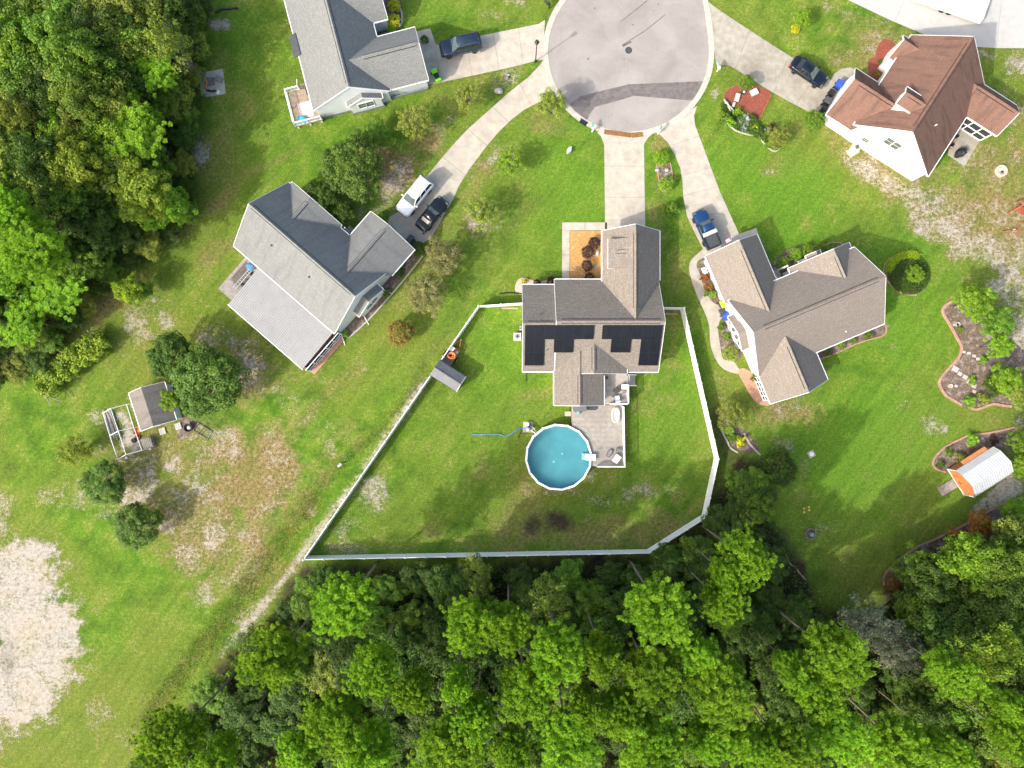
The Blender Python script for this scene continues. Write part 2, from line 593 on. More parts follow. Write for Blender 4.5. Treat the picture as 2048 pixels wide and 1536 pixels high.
# ------------------------------------------------------------------ the ground
def ground_material():
    m, nt, b = new_mat('ground_turf')
    p = pos(nt)
    at = nd(nt, 'ShaderNodeAttribute', attribute_name='cover')
    sp = nd(nt, 'ShaderNodeSeparateColor')
    nt.links.new(at.outputs['Color'], sp.inputs[0])
    sand, dry, soil = sp.outputs[0], sp.outputs[1], sp.outputs[2]
    lush = at.outputs['Alpha']
    big = noise(nt, p, 0.055, 5, 0.55, 0.4)
    mid = noise(nt, p, 0.33, 5, 0.6, 0.3)
    fine = noise(nt, p, 2.6, 4, 0.7)
    tiny = noise(nt, p, 8.5, 3, 0.75)
    g = ramp(nt, mid, [(0.30, (0.045, 0.105, 0.012)), (0.50, (0.092, 0.190, 0.016)), (0.70, (0.165, 0.265, 0.026))])
    g = mixc(nt, ramp(nt, big, [(0.38, (0, 0, 0)), (0.62, (.9, .9, .9))]), g, (0.140, 0.180, 0.030))
    g = mixc(nt, math_n(nt, 'MULTIPLY', lush, 0.75), g, (0.094, 0.205, 0.018))
    dr = ramp(nt, fine, [(0.3, (0.14, 0.115, 0.045)), (0.7, (0.27, 0.205, 0.09))])
    f_dry = math_n(nt, 'ADD', math_n(nt, 'ADD', math_n(nt, 'MULTIPLY', dry, 1.35), math_n(nt, 'MULTIPLY', sand, 0.9)), math_n(nt, 'MULTIPLY', math_n(nt, 'SUBTRACT', mid, 0.56), 2.2))
    f_dry = math_n(nt, 'MULTIPLY', f_dry, math_n(nt, 'ADD', 0.35, tiny), True)
    nat = ramp(nt, mixc(nt, 0.5, mid, fine), [(0.52, (0, 0, 0)), (0.66, (0.55, 0.55, 0.55))])
    f_dry = math_n(nt, 'MAXIMUM', f_dry, math_n(nt, 'MULTIPLY', nat, math_n(nt, 'SUBTRACT', 1.0, lush)))
    g = mixc(nt, f_dry, g, dr)
    # blades: fine light-and-dark grain of the sward
    g = mixc(nt, 0.75, g, ramp(nt, tiny, [(0.30, (0.32, 0.34, 0.32)), (0.5, (0.95, 0.95, 0.95)), (0.70, (1.85, 1.75, 1.6))]), 'MULTIPLY')
    g = mixc(nt, 0.5, g, ramp(nt, fine, [(0.3, (0.45, 0.47, 0.45)), (0.7, (1.55, 1.5, 1.4))]), 'MULTIPLY')
    mp = nd(nt, 'ShaderNodeMapping')
    mp.inputs['Scale'].default_value = (0.10, 1.3, 1)
    mr = nd(nt, 'ShaderNodeMapping')
    mr.inputs['Rotation'].default_value = (0, 0, math.radians(-54))
    nt.links.new(p, mr.inputs[0])
    nt.links.new(mr.outputs[0], mp.inputs[0])
    g = mixc(nt, 0.6, g, ramp(nt, noise(nt, mp.outputs[0], 1.0, 4, 0.6), [(0.32, (0.72, 0.78, 0.75)), (0.68, (1.25, 1.18, 1.15))]), 'MULTIPLY')
    # sand showing through in flecks
    med = noise(nt, p, 0.9, 4, 0.6)
    sn = math_n(nt, 'ADD', math_n(nt, 'ADD', math_n(nt, 'MULTIPLY', tiny, 0.34), math_n(nt, 'MULTIPLY', mid, 0.20)), math_n(nt, 'ADD', math_n(nt, 'MULTIPLY', fine, 0.24), math_n(nt, 'MULTIPLY', med, 0.22)))
    bare = math_n(nt, 'MAXIMUM', sand, math_n(nt, 'MULTIPLY', math_n(nt, 'SUBTRACT', 1.0, lush), 0.10))
    thr = math_n(nt, 'ADD', bare, math_n(nt, 'SUBTRACT', math_n(nt, 'MULTIPLY', math_n(nt, 'SUBTRACT', sn, 0.5), 4.2), 0.42))
    fs = math_n(nt, 'MULTIPLY', thr, 2.4, True)
    sc = ramp(nt, mixc(nt, 0.5, fine, tiny), [(0.3, (0.20, 0.17, 0.13)), (0.5, (0.38, 0.345, 0.295)), (0.7, (0.53, 0.495, 0.445))])
    sc = mixc(nt, ramp(nt, noise(nt, p, 0.28, 5, 0.6), [(0.45, (0, 0, 0)), (0.7, (.45, .45, .45))]), sc, (0.42, 0.33, 0.21))
    sc = mixc(nt, ramp(nt, noise(nt, p, 1.7, 4, 0.65), [(0.54, (0, 0, 0)), (0.68, (.7, .7, .7))]), sc, (0.15, 0.15, 0.07))
    g = mixc(nt, fs, g, sc)
    so = ramp(nt, fine, [(0.3, (0.022, 0.020, 0.012)), (0.7, (0.075, 0.062, 0.035))])
    g = mixc(nt, math_n(nt, 'MULTIPLY', soil, math_n(nt, 'ADD', 0.55, mid), True), g, so)
    nt.links.new(g, b.inputs['Base Color'])
    b.inputs['Roughness'].default_value = 0.95
    b.inputs['Specular IOR Level'].default_value = 0.1
    bp = nd(nt, 'ShaderNodeBump')
    bp.inputs['Strength'].default_value = 0.55
    bp.inputs['Distance'].default_value = 0.12
    nt.links.new(tiny, bp.inputs['Height'])
    nt.links.new(bp.outputs[0], b.inputs['Normal'])
    return m


def inside(px, py, poly):
    r = np.zeros(np.shape(px), bool)
    n = len(poly)
    for i in range(n):
        x0, y0 = poly[i]
        x1, y1 = poly[(i + 1) % n]
        if y0 == y1:
            continue
        c = ((y0 > py) != (y1 > py)) & (px < (x1 - x0) * (py - y0) / (y1 - y0) + x0)
        r ^= c
    return r


def polydist(px, py, poly, closed=True):
    d = np.full(np.shape(px), 1e9)
    n = len(poly)
    for i in range(n if closed else n - 1):
        ax, ay = poly[i]
        bx, by = poly[(i + 1) % n]
        L2 = (bx - ax) ** 2 + (by - ay) ** 2 + 1e-9
        t = np.clip(((px - ax) * (bx - ax) + (py - ay) * (by - ay)) / L2, 0, 1)
        d = np.minimum(d, np.hypot(px - ax - t * (bx - ax), py - ay - t * (by - ay)))
    return d


BOTTOM_WOOD = [(480, 1290), (560, 1205), (612, 1135), (1295, 1122), (1345, 1095), (1420, 1045), (1445, 960), (1480, 915), (1530, 930), (1545, 1040), (1590, 1130), (1640, 1230), (1760, 1250), (1775, 1150), (1850, 1110), (1930, 1070), (2048, 1010), (2400, 900), (2400, 2000), (0, 2000), (250, 1580), (390, 1410)]
LEFT_WOOD = [(-500, -500), (410, -500), (415, 0), (405, 100), (395, 190), (380, 240), (385, 330), (385, 430), (330, 480), (235, 545), (170, 620), (115, 700), (0, 755), (-500, 900)]


def build_ground():
    def axis(lo, hi, step, far):
        a = np.arange(lo, hi + step / 2, step)
        out = np.array([8, 20, 45, 90, 180, 350, far], float)
        return np.concatenate([lo - out[::-1], a, hi + out])
    xs, ys = axis(-66, 66, 0.34, 700), axis(-50, 50, 0.34, 700)
    X, Y = np.meshgrid(xs, ys)
    PX, PY = X * PPM + 1024, 768 - Y * PPM
    tab = np.random.RandomState(4).uniform(-1, 1, (256, 256))

    def vn(sc, o):
        x, y = PX / sc + o, PY / sc + 1.7 * o
        xi, yi = np.floor(x).astype(int), np.floor(y).astype(int)
        fx, fy = x - xi, y - yi
        fx, fy = fx * fx * (3 - 2 * fx), fy * fy * (3 - 2 * fy)
        t = lambda a, b: tab[(yi + b) % 256, (xi + a) % 256]
        return (t(0, 0) * (1 - fx) + t(1, 0) * fx) * (1 - fy) + (t(0, 1) * (1 - fx) + t(1, 1) * fx) * fy
    wob = vn(70, 3) * .30 + vn(34, 11) * .26 + vn(15, 23) * .22 + vn(7.5, 37) * .18
    sand, dry, soil, lush = (np.zeros_like(PX) for _ in range(4))

    def ell(A, cx, cy, rx, ry, rot, s):
        r = math.radians(rot)
        dx, dy = PX - cx, PY - cy
        u = (dx * math.cos(r) + dy * math.sin(r)) / rx
        v = (-dx * math.sin(r) + dy * math.cos(r)) / ry
        d = np.hypot(u, v) + wob * 1.1
        np.maximum(A, np.clip((1.45 - d) / 1.0, 0, 1) * s, out=A)

    def pol(A, poly, soft, s):
        d = polydist(PX, PY, poly)
        sd = np.where(inside(PX, PY, poly), d, -d) + wob * soft * 1.3
        np.maximum(A, np.clip(sd / soft + 0.5, 0, 1) * s, out=A)

    def line(A, pts, w, soft, s):
        d = polydist(PX, PY, pts, False) + wob * w
        np.maximum(A, np.clip((w - d) / soft + 0.5, 0, 1) * s, out=A)
    pol(sand, [(-40, 1085), (30, 1078), (75, 1082), (130, 1150), (160, 1220), (172, 1290), (165, 1340), (140, 1380), (110, 1420), (60, 1445), (-40, 1470)], 56, .88)
    for a in [(25, 1320, 14, 40, 0, .0)]:
        pass
    line(sand, [(850, 760), (760, 890), (690, 990), (620, 1085), (560, 1170), (500, 1240), (440, 1310)], 12, 20, .70)
    for e in [(430, 900, 110, 50, 15, .40), (420, 1000, 110, 90, 0, .40), (560, 960, 60, 110, 30, .38), (470, 1120, 90, 70, 20, .36), (300, 920, 80, 70, 0, .42), (480, 740, 70, 60, 0, .42), (620, 860, 60, 90, 40, .25), (745, 985, 40, 48, 20, .62), (700, 1050, 40, 30, 0, .5), (690, 1095, 50, 14, 0, .42), (1195, 1000, 34, 26, 20, .55), (1120, 985, 75, 14, 0, .5),
              (1180, 950, 16, 26, 0, .55), (1262, 985, 36, 16, -25, .5), (1330, 985, 40, 22, -10, .38), (1180, 1035, 12, 14, 0, .45), (1058, 975, 18, 30, 0, .35),
              (1050, 1030, 30, 40, 0, .25), (780, 385, 56, 46, -30, .60), (740, 425, 40, 20, -20, .5), (815, 330, 36, 22, -40, .45), (880, 255, 60, 16, -42, .4),
              (960, 440, 30, 42, 10, .58), (955, 380, 18, 50, 5, .35), (1000, 450, 14, 10, 0, .5), (960, 330, 30, 22, 0, .5), (400, 308, 24, 23, 0, .85), (440, 48, 24, 11, 10, .7),
              (1431, 187, 11, 11, 0, .65), (1538, 342, 16, 14, 0, .35), (300, 610, 56, 30, 30, .45), (275, 652, 26, 28, 0, .62), (330, 640, 20, 34, 0, .5), (310, 670, 40, 14, 0, .45),
              (440, 680, 40, 26, -10, .5), (500, 755, 46, 40, -20, .6), (262, 870, 22, 48, -15, .95), (210, 830, 44, 22, -10, .5), (200, 900, 20, 14, 0, .4), (270, 800, 18, 40, -10, .5),
              (345, 930, 22, 26, 30, .85), (300, 965, 24, 40, 40, .6), (270, 995, 30, 20, -20, .68), (215, 1025, 30, 22, 0, .5), (120, 980, 44, 22, -20, .45), (390, 965, 34, 26, 20, .55),
              (340, 1055, 22, 14, 0, .55), (430, 1065, 30, 44, 20, .6), (380, 1120, 40, 34, 0, .5), (440, 860, 60, 22, 20, .5), (470, 880, 30, 20, 0, .4), (560, 950, 20, 24, 0, .4),
              (625, 1020, 16, 12, 0, .5), (660, 900, 24, 26, 0, .5), (540, 1010, 26, 40, 30, .5), (405, 1190, 26, 30, 0, .45), (490, 1240, 30, 20, -30, .5), (200, 1430, 40, 30, 0, .42),
              (260, 1470, 46, 26, -30, .35), (680, 860, 40, 60, 30, .25), (700, 740, 60, 40, 0, .25), (0, 1030, 26, 40, 0, .5),
              (1745, 350, 80, 22, 32, .60), (1840, 395, 110, 40, 30, .60), (1960, 500, 120, 40, 32, .62), (2000, 580, 70, 34, 30, .62), (1870, 470, 60, 24, 30, .5), (2030, 650, 40, 40, 30, .72),
              (1960, 590, 34, 24, 20, .6), (1990, 640, 30, 26, 60, .62), (2030, 700, 26, 40, 0, .62), (1750, 300, 44, 18, 30, .48), (1990, 330, 60, 60, 0, .42), (2035, 130, 34, 30, 0, .6),
              (1975, 110, 26, 10, 10, .6), (1930, 330, 50, 36, 0, .38), (2010, 430, 60, 30, 0, .45), (1760, 90, 60, 22, 25, .4), (1680, 20, 60, 14, 20, .38), (1690, 110, 30, 16, 0, .4), (1560, 60, 40, 40, 0, .22),
              (1862, 850, 26, 17, 15, .52), (1810, 812, 18, 12, 0, .4), (1790, 690, 14, 10, 0, .4), (2036, 850, 16, 30, 10, .6), (1590, 815, 52, 20, -15, .42), (1560, 890, 24, 14, 0, .35), (1635, 1050, 40, 20, 0, .32),
              (860, 300, 34, 60, 40, .38), (870, 345, 16, 30, 35, .4), (1010, 165, 40, 20, -40, .4), (640, 740, 60, 50, 0, .25), (590, 800, 60, 50, 0, .28), (980, 320, 40, 18, -40, .5), (1440, 1000, 20, 40, 0, .2), (160, 1000, 60, 40, 0, .35), (350, 1000, 60, 40, 0, .4), (480, 1060, 40, 40, 0, .4), (530, 870, 50, 50, 0, .3), (250, 700, 50, 20, -40, .3), (560, 790, 40, 40, 0, .35), (1880, 420, 90, 60, 30, .5), (1780, 60, 90, 30, 25, .35), (1930, 250, 30, 60, 0, .2), (2020, 230, 30, 80, 0, .35), (2020, 520, 60, 50, 0, .5),
              (1610, 940, 12, 26, 0, .35), (990, 30, 50, 30, 0, .35), (1030, 5, 30, 10, 0, .5), (1445, 800, 26, 26, 0, .25)]:
        ell(sand, *e)
    pol(sand, [(1935, 1010), (1960, 990), (2022, 945), (2048, 960), (2048, 985), (2000, 1010), (1950, 1032)], 12, .75)
    for e in [(520, 960, 90, 110, 20, .75), (430, 1060, 110, 90, 0, .5), (330, 900, 100, 60, 0, .4), (520, 1090, 60, 70, 0, .55), (850, 290, 60, 40, -40, .7), (790, 340, 50, 50, 0, .7), (960, 340, 40, 30, 0, .5), (950, 420, 30, 60, 0, .45), (600, 700, 60, 60, 0, .3), (500, 760, 60, 50, 0, .5), (350, 1000, 120, 100, 0, .3), (640, 950, 40, 100, 40, .3), (490, 980, 66, 70, 0, .85), (540, 960, 40, 60, 10, .6), (430, 1100, 40, 50, 0, .5), (420, 420, 80, 14, -35, .5), (430, 505, 40, 24, -30, .55), (230, 600, 90, 18, -42, .6), (150, 690, 70, 16, -40, .5),
              (880, 520, 60, 70, 30, .42), (850, 600, 50, 60, 20, .4), (1150, 1070, 240, 34, 0, .55), (1330, 1060, 90, 50, -20, .6), (1050, 1000, 40, 90, 0, .4), (1240, 330, 4, 4, 0, 0), (1320, 410, 24, 90, 0, .45),
              (1350, 560, 14, 90, 0, .3), (1340, 700, 20, 90, 0, .3), (1520, 830, 60, 24, 10, .4), (1590, 830, 50, 24, 0, .55), (760, 560, 14, 14, 0, 0), (1800, 330, 140, 60, 30, .5), (1960, 420, 140, 80, 30, .6),
              (2000, 330, 80, 80, 0, .5), (1740, 100, 90, 60, 30, .4), (2020, 720, 40, 60, 0, .6), (450, 250, 70, 120, 0, .3), (430, 130, 40, 40, 0, .3), (1090, 245, 40, 22, 20, .5), (1315, 285, 14, 18, 0, .6), (560, 1130, 50, 40, 0, .4),
              (1490, 1250, 20, 20, 0, 0), (1070, 790, 30, 14, 0, .4), (1260, 800, 60, 30, 0, .3), (960, 950, 30, 40, 0, .35), (1560, 330, 40, 20, 0, .25)]:
        ell(dry, *e)
    ell(soil, 1118, 1042, 34, 24, 10, .95)
    ell(soil, 1066, 1045, 20, 20, 0, .8)
    ell(soil, 700, 385, 70, 36, -30, .4)
    ell(soil, 20, 1320, 16, 40, 0, .3)
    line(soil, [(1440, 830), (1455, 900), (1480, 925)], 16, 14, .6)
    line(soil, [(1080, 395), (1000, 470), (940, 580), (885, 680), (835, 752)], 8, 28, .34)
    line(dry, [(600, 300), (500, 345), (420, 405), (350, 470), (270, 545), (190, 640), (110, 720)], 7, 20, .5)
    line(dry, [(700, 740), (640, 800), (570, 900)], 8, 22, .4)
    line(sand, [(930, 300), (890, 345), (870, 380)], 4, 12, .45)
    # drainage ditch west of the fence
    line(soil, [(840, 760), (760, 860), (690, 920), (620, 1000), (540, 1110), (470, 1210), (370, 1330), (300, 1430)], 5, 18, .42)
    pol(soil, BOTTOM_WOOD, 22, 1.0)
    pol(soil, LEFT_WOOD, 22, 1.0)
    for e in [(1560, 400, 130, 90, 10, 1.), (1800, 620, 110, 120, 0, .9), (1700, 900, 220, 130, 0, .9), (1150, 400, 150, 110, 0, .8), (860, 400, 40, 20, 0, .3), (1120, 350, 90, 70, 0, .8), (1000, 800, 130, 170, 30, .5),
              (1330, 830, 90, 130, 0, .6), (560, 250, 80, 100, 0, .3), (860, 20, 100, 40, 0, .5), (1490, 330, 60, 60, 0, .9), (480, 70, 30, 60, 0, .4), (780, 760, 80, 50, -50, .4), (900, 640, 30, 70, 30, .5)]:
        ell(lush, *e)
    Z = np.zeros_like(X)
    dd = polydist(PX, PY, [(860, 735), (760, 855), (690, 915), (620, 995), (540, 1105), (470, 1205), (370, 1330), (300, 1430)], False)
    Z -= 0.38 * np.exp(-(dd / 12.0) ** 2)
    ny, nx = X.shape
    co = np.stack([X, Y, Z], -1).reshape(-1, 3)
    i = np.arange(nx * ny).reshape(ny, nx)
    fa = np.stack([i[:-1, :-1], i[:-1, 1:], i[1:, 1:], i[1:, :-1]], -1).reshape(-1, 4)
    me = bpy.data.meshes.new('ground')
    me.from_pydata(co.tolist(), [], fa.tolist())
    a = me.attributes.new('cover', 'FLOAT_COLOR', 'POINT')
    a.data.foreach_set('color', np.stack([sand, dry, soil, lush], -1).reshape(-1).astype(np.float32))
    me.materials.append(ground_material())
    me.polygons.foreach_set('use_smooth', [True] * len(me.polygons))
    o = link('ground', me)
    o['kind'] = 'structure'


build_ground()


# ------------------------------------------------------------------ road, kerb, driveways
def asphalt_material():
    m, nt, b = new_mat('asphalt')
    p = pos(nt)
    n1 = noise(nt, p, 0.22, 5, 0.6, 0.6)
    n2 = noise(nt, p, 9.0, 3, 0.7)
    c = ramp(nt, n1, [(0.3, (0.238, 0.216, 0.198)), (0.55, (0.30, 0.274, 0.252)), (0.75, (0.34, 0.312, 0.288))])
    c = mixc(nt, 0.5, c, ramp(nt, n2, [(0.3, (0.8, 0.8, 0.8)), (0.7, (1.18, 1.18, 1.18))]), 'MULTIPLY')
    n3 = noise(nt, p, 0.6, 6, 0.7)
    c = mixc(nt, ramp(nt, n3, [(0.56, (0, 0, 0)), (0.72, (0.5, 0.5, 0.5))]), c, (0.22, 0.20, 0.20))
    vo = nd(nt, 'ShaderNodeTexVoronoi', feature='DISTANCE_TO_EDGE')
    vo.inputs['Scale'].default_value = 0.17
    pw = nd(nt, 'ShaderNodeVectorMath', operation='ADD')
    nn_ = nd(nt, 'ShaderNodeTexNoise')
    nn_.inputs['Scale'].default_value = 0.8
    nn_.inputs['Detail'].default_value = 5
    nt.links.new(p, nn_.inputs['Vector'])
    sc_ = nd(nt, 'ShaderNodeVectorMath', operation='SCALE')
    sc_.inputs['Scale'].default_value = 1.6
    nt.links.new(nn_.outputs['Color'], sc_.inputs[0])
    nt.links.new(p, pw.inputs[0])
    nt.links.new(sc_.outputs[0], pw.inputs[1])
    nt.links.new(pw.outputs[0], vo.inputs['Vector'])
    crack = ramp(nt, vo.outputs['Distance'], [(0.0, (.16, .16, .16)), (0.007, (0, 0, 0))])
    c = mixc(nt, crack, c, (0.10, 0.09, 0.09))
    nt.links.new(c, b.inputs['Base Color'])
    b.inputs['Roughness'].default_value = 0.9
    b.inputs['Specular IOR Level'].default_value = 0.25
    bp = nd(nt, 'ShaderNodeBump')
    bp.inputs['Strength'].default_value = 0.3
    bp.inputs['Distance'].default_value = 0.02
    nt.links.new(n2, bp.inputs['Height'])
    nt.links.new(bp.outputs[0], b.inputs['Normal'])


asphalt_material()
CX, CY, CR = 1257, 103, 166
kpath = []
for k in range(0, 49):                        # left side of the road mouth, round the circle, back up the right side
    a = math.radians(-128 - k * 240 / 48)
    kpath.append((CX + CR * math.cos(a), CY + CR * math.sin(a)))
kpath = [(x, y) for x, y in kpath]
kpath = [(1150, -330), (1150, -120)] + kpath + [(1417, 40), (1410, 0), (1402, -60), (1396, -330)]
kp = [W2(x, y) for x, y in kpath]
MB().prism(kp, -0.1, 0.012).build('road', 'asphalt', None, False, 'structure')
kerb = holder('kerb')
dense = [tuple(p) for p in smooth_path(kp, 5)]
seg, acc, last = [dense[0]], 0.0, dense[0]
for p in dense[1:]:
    acc += math.dist(p, last)
    seg.append(p)
    last = p
    if acc > 3.0:
        mb = MB()
        ribbon(mb, seg, 0.66, -0.1, 0.045)
        mb.build('kerb_stone', 'kerb_concrete', kerb)
        d = Vector(seg[-1]) - Vector(seg[-2])
        d.normalize()
        seg = [tuple(Vector(p) + d * 0.02)]
        acc = 0.0
if len(seg) > 1:
    ribbon((mb := MB()), seg, 0.66, -0.1, 0.045)
    mb.build('kerb_stone', 'kerb_concrete', kerb)
# darker repair strip across the circle, tar stains
pt = [(1140, 208), (1160, 193), (1232, 175), (1258, 169), (1330, 166), (1402, 163), (1414, 166), (1404, 186), (1391, 202), (1340, 198), (1268, 192), (1232, 203), (1190, 214), (1180, 228), (1173, 242), (1158, 235)]
MB().prism([W2(x, y) for x, y in pt], 0.0, 0.017).build('asphalt_repair', 'patch_asphalt', None, False, 'structure')
tm = MB()
for a, b_, w in [((1244, 91), (1290, 62), .10), ((1290, 62), (1330, 30), .10), ((1241, 44), (1282, 12), .09), ((1282, 12), (1294, 2), .12), ((1245, 93), (1262, 84), .22)]:
    ribbon(tm, [W2(*a), W2(*b_)], w, 0.0, 0.0165)
tm.build('tyre_mark', 'tyre_mark', None, False, 'structure')
mh = thing('manhole_cover', 'round dark iron manhole cover in the middle of the cul-de-sac', 'manhole', W(1257, 101, 0))
MB().lathe([(0.42, 0.0), (0.42, 0.022), (0.36, 0.026)], 20).build('cover_frame', 'iron', mh)
MB().lathe([(0.34, 0.0), (0.34, 0.030), (0.05, 0.032)], 20).build('lid', 'dark_grey', mh)
for x, y, r in [(1189, 17, .09), (1266, 50, .09), (1176, 118, .12), (1248, 119, .09), (1316, 9, .08), (1307, 22, .07), (1255, 141, .06), (1308, 179, .2)]:
    MB().lathe([(r, 0.0), (r, 0.019), (r * .6, 0.0195)], 9, W(x, y)).build('tar_spot', 'tyre_mark', None, False, 'structure')


def slabs(name, pts, cuts, mat='concrete', top=0.03):
    """a paved area split along its joints: each slab is its own piece"""
    root = holder(name)
    bm = bmesh.new()
    fv = [bm.verts.new((*W2(x, y), top)) for x, y in pts]
    bm.faces.new(fv)
    for (a, b_) in cuts:
        p, q = W(*a), W(*b_)
        d = (q - p).normalized()
        bmesh.ops.bisect_plane(bm, geom=bm.verts[:] + bm.edges[:] + bm.faces[:], plane_co=p, plane_no=Vector((-d.y, d.x, 0)))
    bm.faces.ensure_lookup_table()
    for f in bm.faces:
        poly = [(v.co.x, v.co.y) for v in f.verts]
        if f.calc_area() < 0.05:
            continue
        c = f.calc_center_median()
        g = 0.022
        sh = []
        for x, y in poly:
            d = Vector((c.x - x, c.y - y))
            sh.append((x + d.x / max(d.length, .01) * g, y + d.y / max(d.length, .01) * g))
        MB().prism(sh, -0.1, top).build('slab', mat, root)
    bm.free()
    MB().prism([W2(x, y) for x, y in pts], -0.1, top - 0.022).build('joint_fill', 'straw_dirt', root)
    return root


slabs('driveway', [(1193, 264), (1201, 272), (1208, 290), (1210, 480), (1291, 480), (1288, 290), (1296, 276), (1308, 266), (1300, 262), (1252, 269)],
      [((1200, 286), (1300, 286)), ((1200, 332), (1300, 333)), ((1200, 395), (1300, 395)), ((1200, 440), (1300, 440))])
slabs('driveway', [(1312, 266), (1322, 272), (1337, 288), (1350, 312), (1360, 337), (1364, 360), (1366, 395), (1374, 434), (1390, 468), (1408, 503), (1440, 520), (1520, 480), (1513, 456), (1478, 468), (1440, 384), (1405, 290), (1390, 250), (1388, 232), (1394, 212)],
      [((1340, 292), (1400, 272)), ((1350, 318), (1420, 300)), ((1360, 352), (1440, 330)), ((1366, 392), (1450, 370)), ((1380, 440), (1470, 418)), ((1395, 492), (1520, 440))])
slabs('driveway', [(1088, 118), (1080, 130), (1056, 155), (1024, 180), (980, 219), (937, 257), (912, 283), (887, 312), (852, 355), (825, 385), (795, 425), (772, 438), (790, 474), (835, 494), (862, 477), (890, 428), (907, 398), (918, 373), (937, 342), (974, 292), (1000, 262), (1024, 239), (1049, 220), (1076, 206), (1108, 196)],
      [((1040, 168), (1064, 214)), ((985, 214), (1018, 245)), ((935, 258), (974, 292)), ((885, 314), (930, 350)), ((850, 358), (908, 396))])
slabs('driveway', [(1090, 40), (1078, 48), (1024, 59), (940, 76), (872, 90), (861, 57), (820, 66), (850, 172), (874, 167), (950, 151), (1024, 135), (1066, 124), (1086, 120)],
      [((1036, 50), (1046, 132)), ((985, 62), (1000, 146)), ((930, 70), (945, 156)), ((868, 80), (884, 172))])
slabs('driveway', [(1416, 4), (1440, 22), (1490, 55), (1536, 85), (1587, 117), (1661, 160), (1668, 148), (1682, 138), (1700, 135), (1730, 150), (1640, 240), (1616, 224), (1576, 203), (1536, 180), (1495, 155), (1470, 138), (1456, 131), (1432, 130)],
      [((1470, 140), (1500, 55)), ((1545, 190), (1580, 105)), ((1590, 212), (1640, 140))], 'concrete_worn')
slabs('driveway', [(1690, -2), (1740, 22), (1780, 41), (1820, 58), (1860, 75), (1900, 87), (1940, 94), (1990, 97), (2300, 97), (2300, -300), (1700, -300)],
      [((1780, 60), (1830, -40)), ((1990, 110), (2010, -60))], 'concrete_pale')
slabs('walkway', [(1124, 445), (1214, 445), (1214, 461), (1139, 461), (1139, 575), (1124, 575)], [((1120, 461), (1210, 461)), ((1120, 510), (1145, 510)), ((1170, 440), (1170, 470))])
outer = pxpath([(1412, 494), (1394, 508), (1381, 522), (1378, 538), (1383, 562), (1395, 594), (1410, 627), (1418, 652), (1421, 690), (1433, 722), (1450, 740), (1474, 748)], 4)
inner = pxpath([(1490, 745), (1478, 738), (1466, 722), (1446, 717), (1440, 690), (1436, 660), (1440, 640), (1450, 632), (1450, 612), (1428, 607), (1410, 582), (1400, 550), (1393, 533), (1398, 520), (1420, 512)], 4)
wk = holder('walkway')
full = outer + inner
mbw = MB().prism(full, -0.1, 0.026)
mbw.build('slab', 'concrete', wk)
MB().prism(pxpath([(1476, 746), (1485, 736), (1505, 748), (1520, 770), (1538, 805), (1534, 812), (1515, 806), (1500, 790), (1488, 768)], 4, True), -0.1, 0.04).build('patio', 'terracotta', None, False, 'structure')
MB().prism([W2(x, y) for x, y in [(1895, 310), (1928, 333), (1962, 276), (1930, 232), (1905, 260)]], -0.1, 0.04).build('patio', 'concrete_worn', None, False, 'structure')
MB().prism([W2(x, y) for x, y in [(398, 147), (446, 138), (452, 188), (404, 196)]], -0.1, 0.03).build('paving_pad', 'stone', None, False, 'structure')


# ------------------------------------------------------------------ beds and edgings
def bed(name, pts, mat, closed=True, sm=4, top=0.02):
    path = pxpath(pts, sm, True) if sm > 1 else [W2(*p) for p in pts]
    return MB().prism(path, -0.05, top).build(name, mat, None, False, 'structure')


def edge(pts, label, mat='edging', w=0.22, h=0.12, closed=False):
    mb = MB()
    ribbon(mb, pxpath(pts, 5, closed), w, -0.05, h)
    return tag(mb.build('garden_edging', mat), label, 'edging')


bed('gravel_bed', [(1140, 462), (1206, 462), (1206, 566), (1140, 566)], 'orange_gravel', True, 1)
bed('gravel_bed', [(1031, 583), (1032, 566), (1042, 556), (1055, 557), (1074, 563), (1098, 559), (1124, 557), (1126, 575), (1060, 580), (1045, 590)], 'cream_gravel')
bed('mulch_bed', [(1448, 190), (1456, 178), (1478, 170), (1508, 170), (1542, 186), (1538, 205), (1516, 240), (1500, 230), (1470, 212), (1450, 202)], 'red_mulch', True, 3)
edge([(1449, 201), (1450, 187), (1462, 176), (1480, 169)], 'curved orange edging on the left of the red mulch bed', 'ramp_orange', .14, .1)
edge([(1542, 188), (1530, 215), (1515, 240), (1490, 222), (1472, 209)], 'angled orange edging at the lower right of the red mulch bed', 'ramp_orange', .14, .1)
edge([(1442, 236), (1452, 246), (1472, 262), (1497, 270), (1515, 273), (1526, 285), (1537, 297), (1550, 303), (1560, 296)], 'wavy pale stone edging below the agave bed', 'kerb_concrete', .15, .09)
bed('mulch_bed', [(1754, 95), (1766, 80), (1783, 82), (1792, 98), (1775, 135), (1756, 165), (1738, 150), (1737, 122), (1750, 112)], 'red_mulch')
bed('mulch_bed', [(1666, 172), (1680, 155), (1700, 150), (1704, 162), (1690, 182), (1672, 190)], 'red_mulch')
bed('mulch_bed', [(1313, 330), (1341, 330), (1345, 372), (1337, 384), (1322, 382), (1314, 350)], 'brown_mulch')
edge([(1313, 328), (1316, 350), (1320, 380)], 'thin left edging of the bed between the two boxwood balls', 'edging', .12, .08)
edge([(1340, 326), (1344, 350), (1342, 380)], 'thin right edging of the bed between the two boxwood balls', 'edging', .12, .08)
bed('mulch_bed', [(1544, 530), (1575, 500), (1600, 494), (1640, 490), (1672, 485), (1690, 492), (1690, 530), (1600, 560), (1560, 575)], 'brown_mulch')
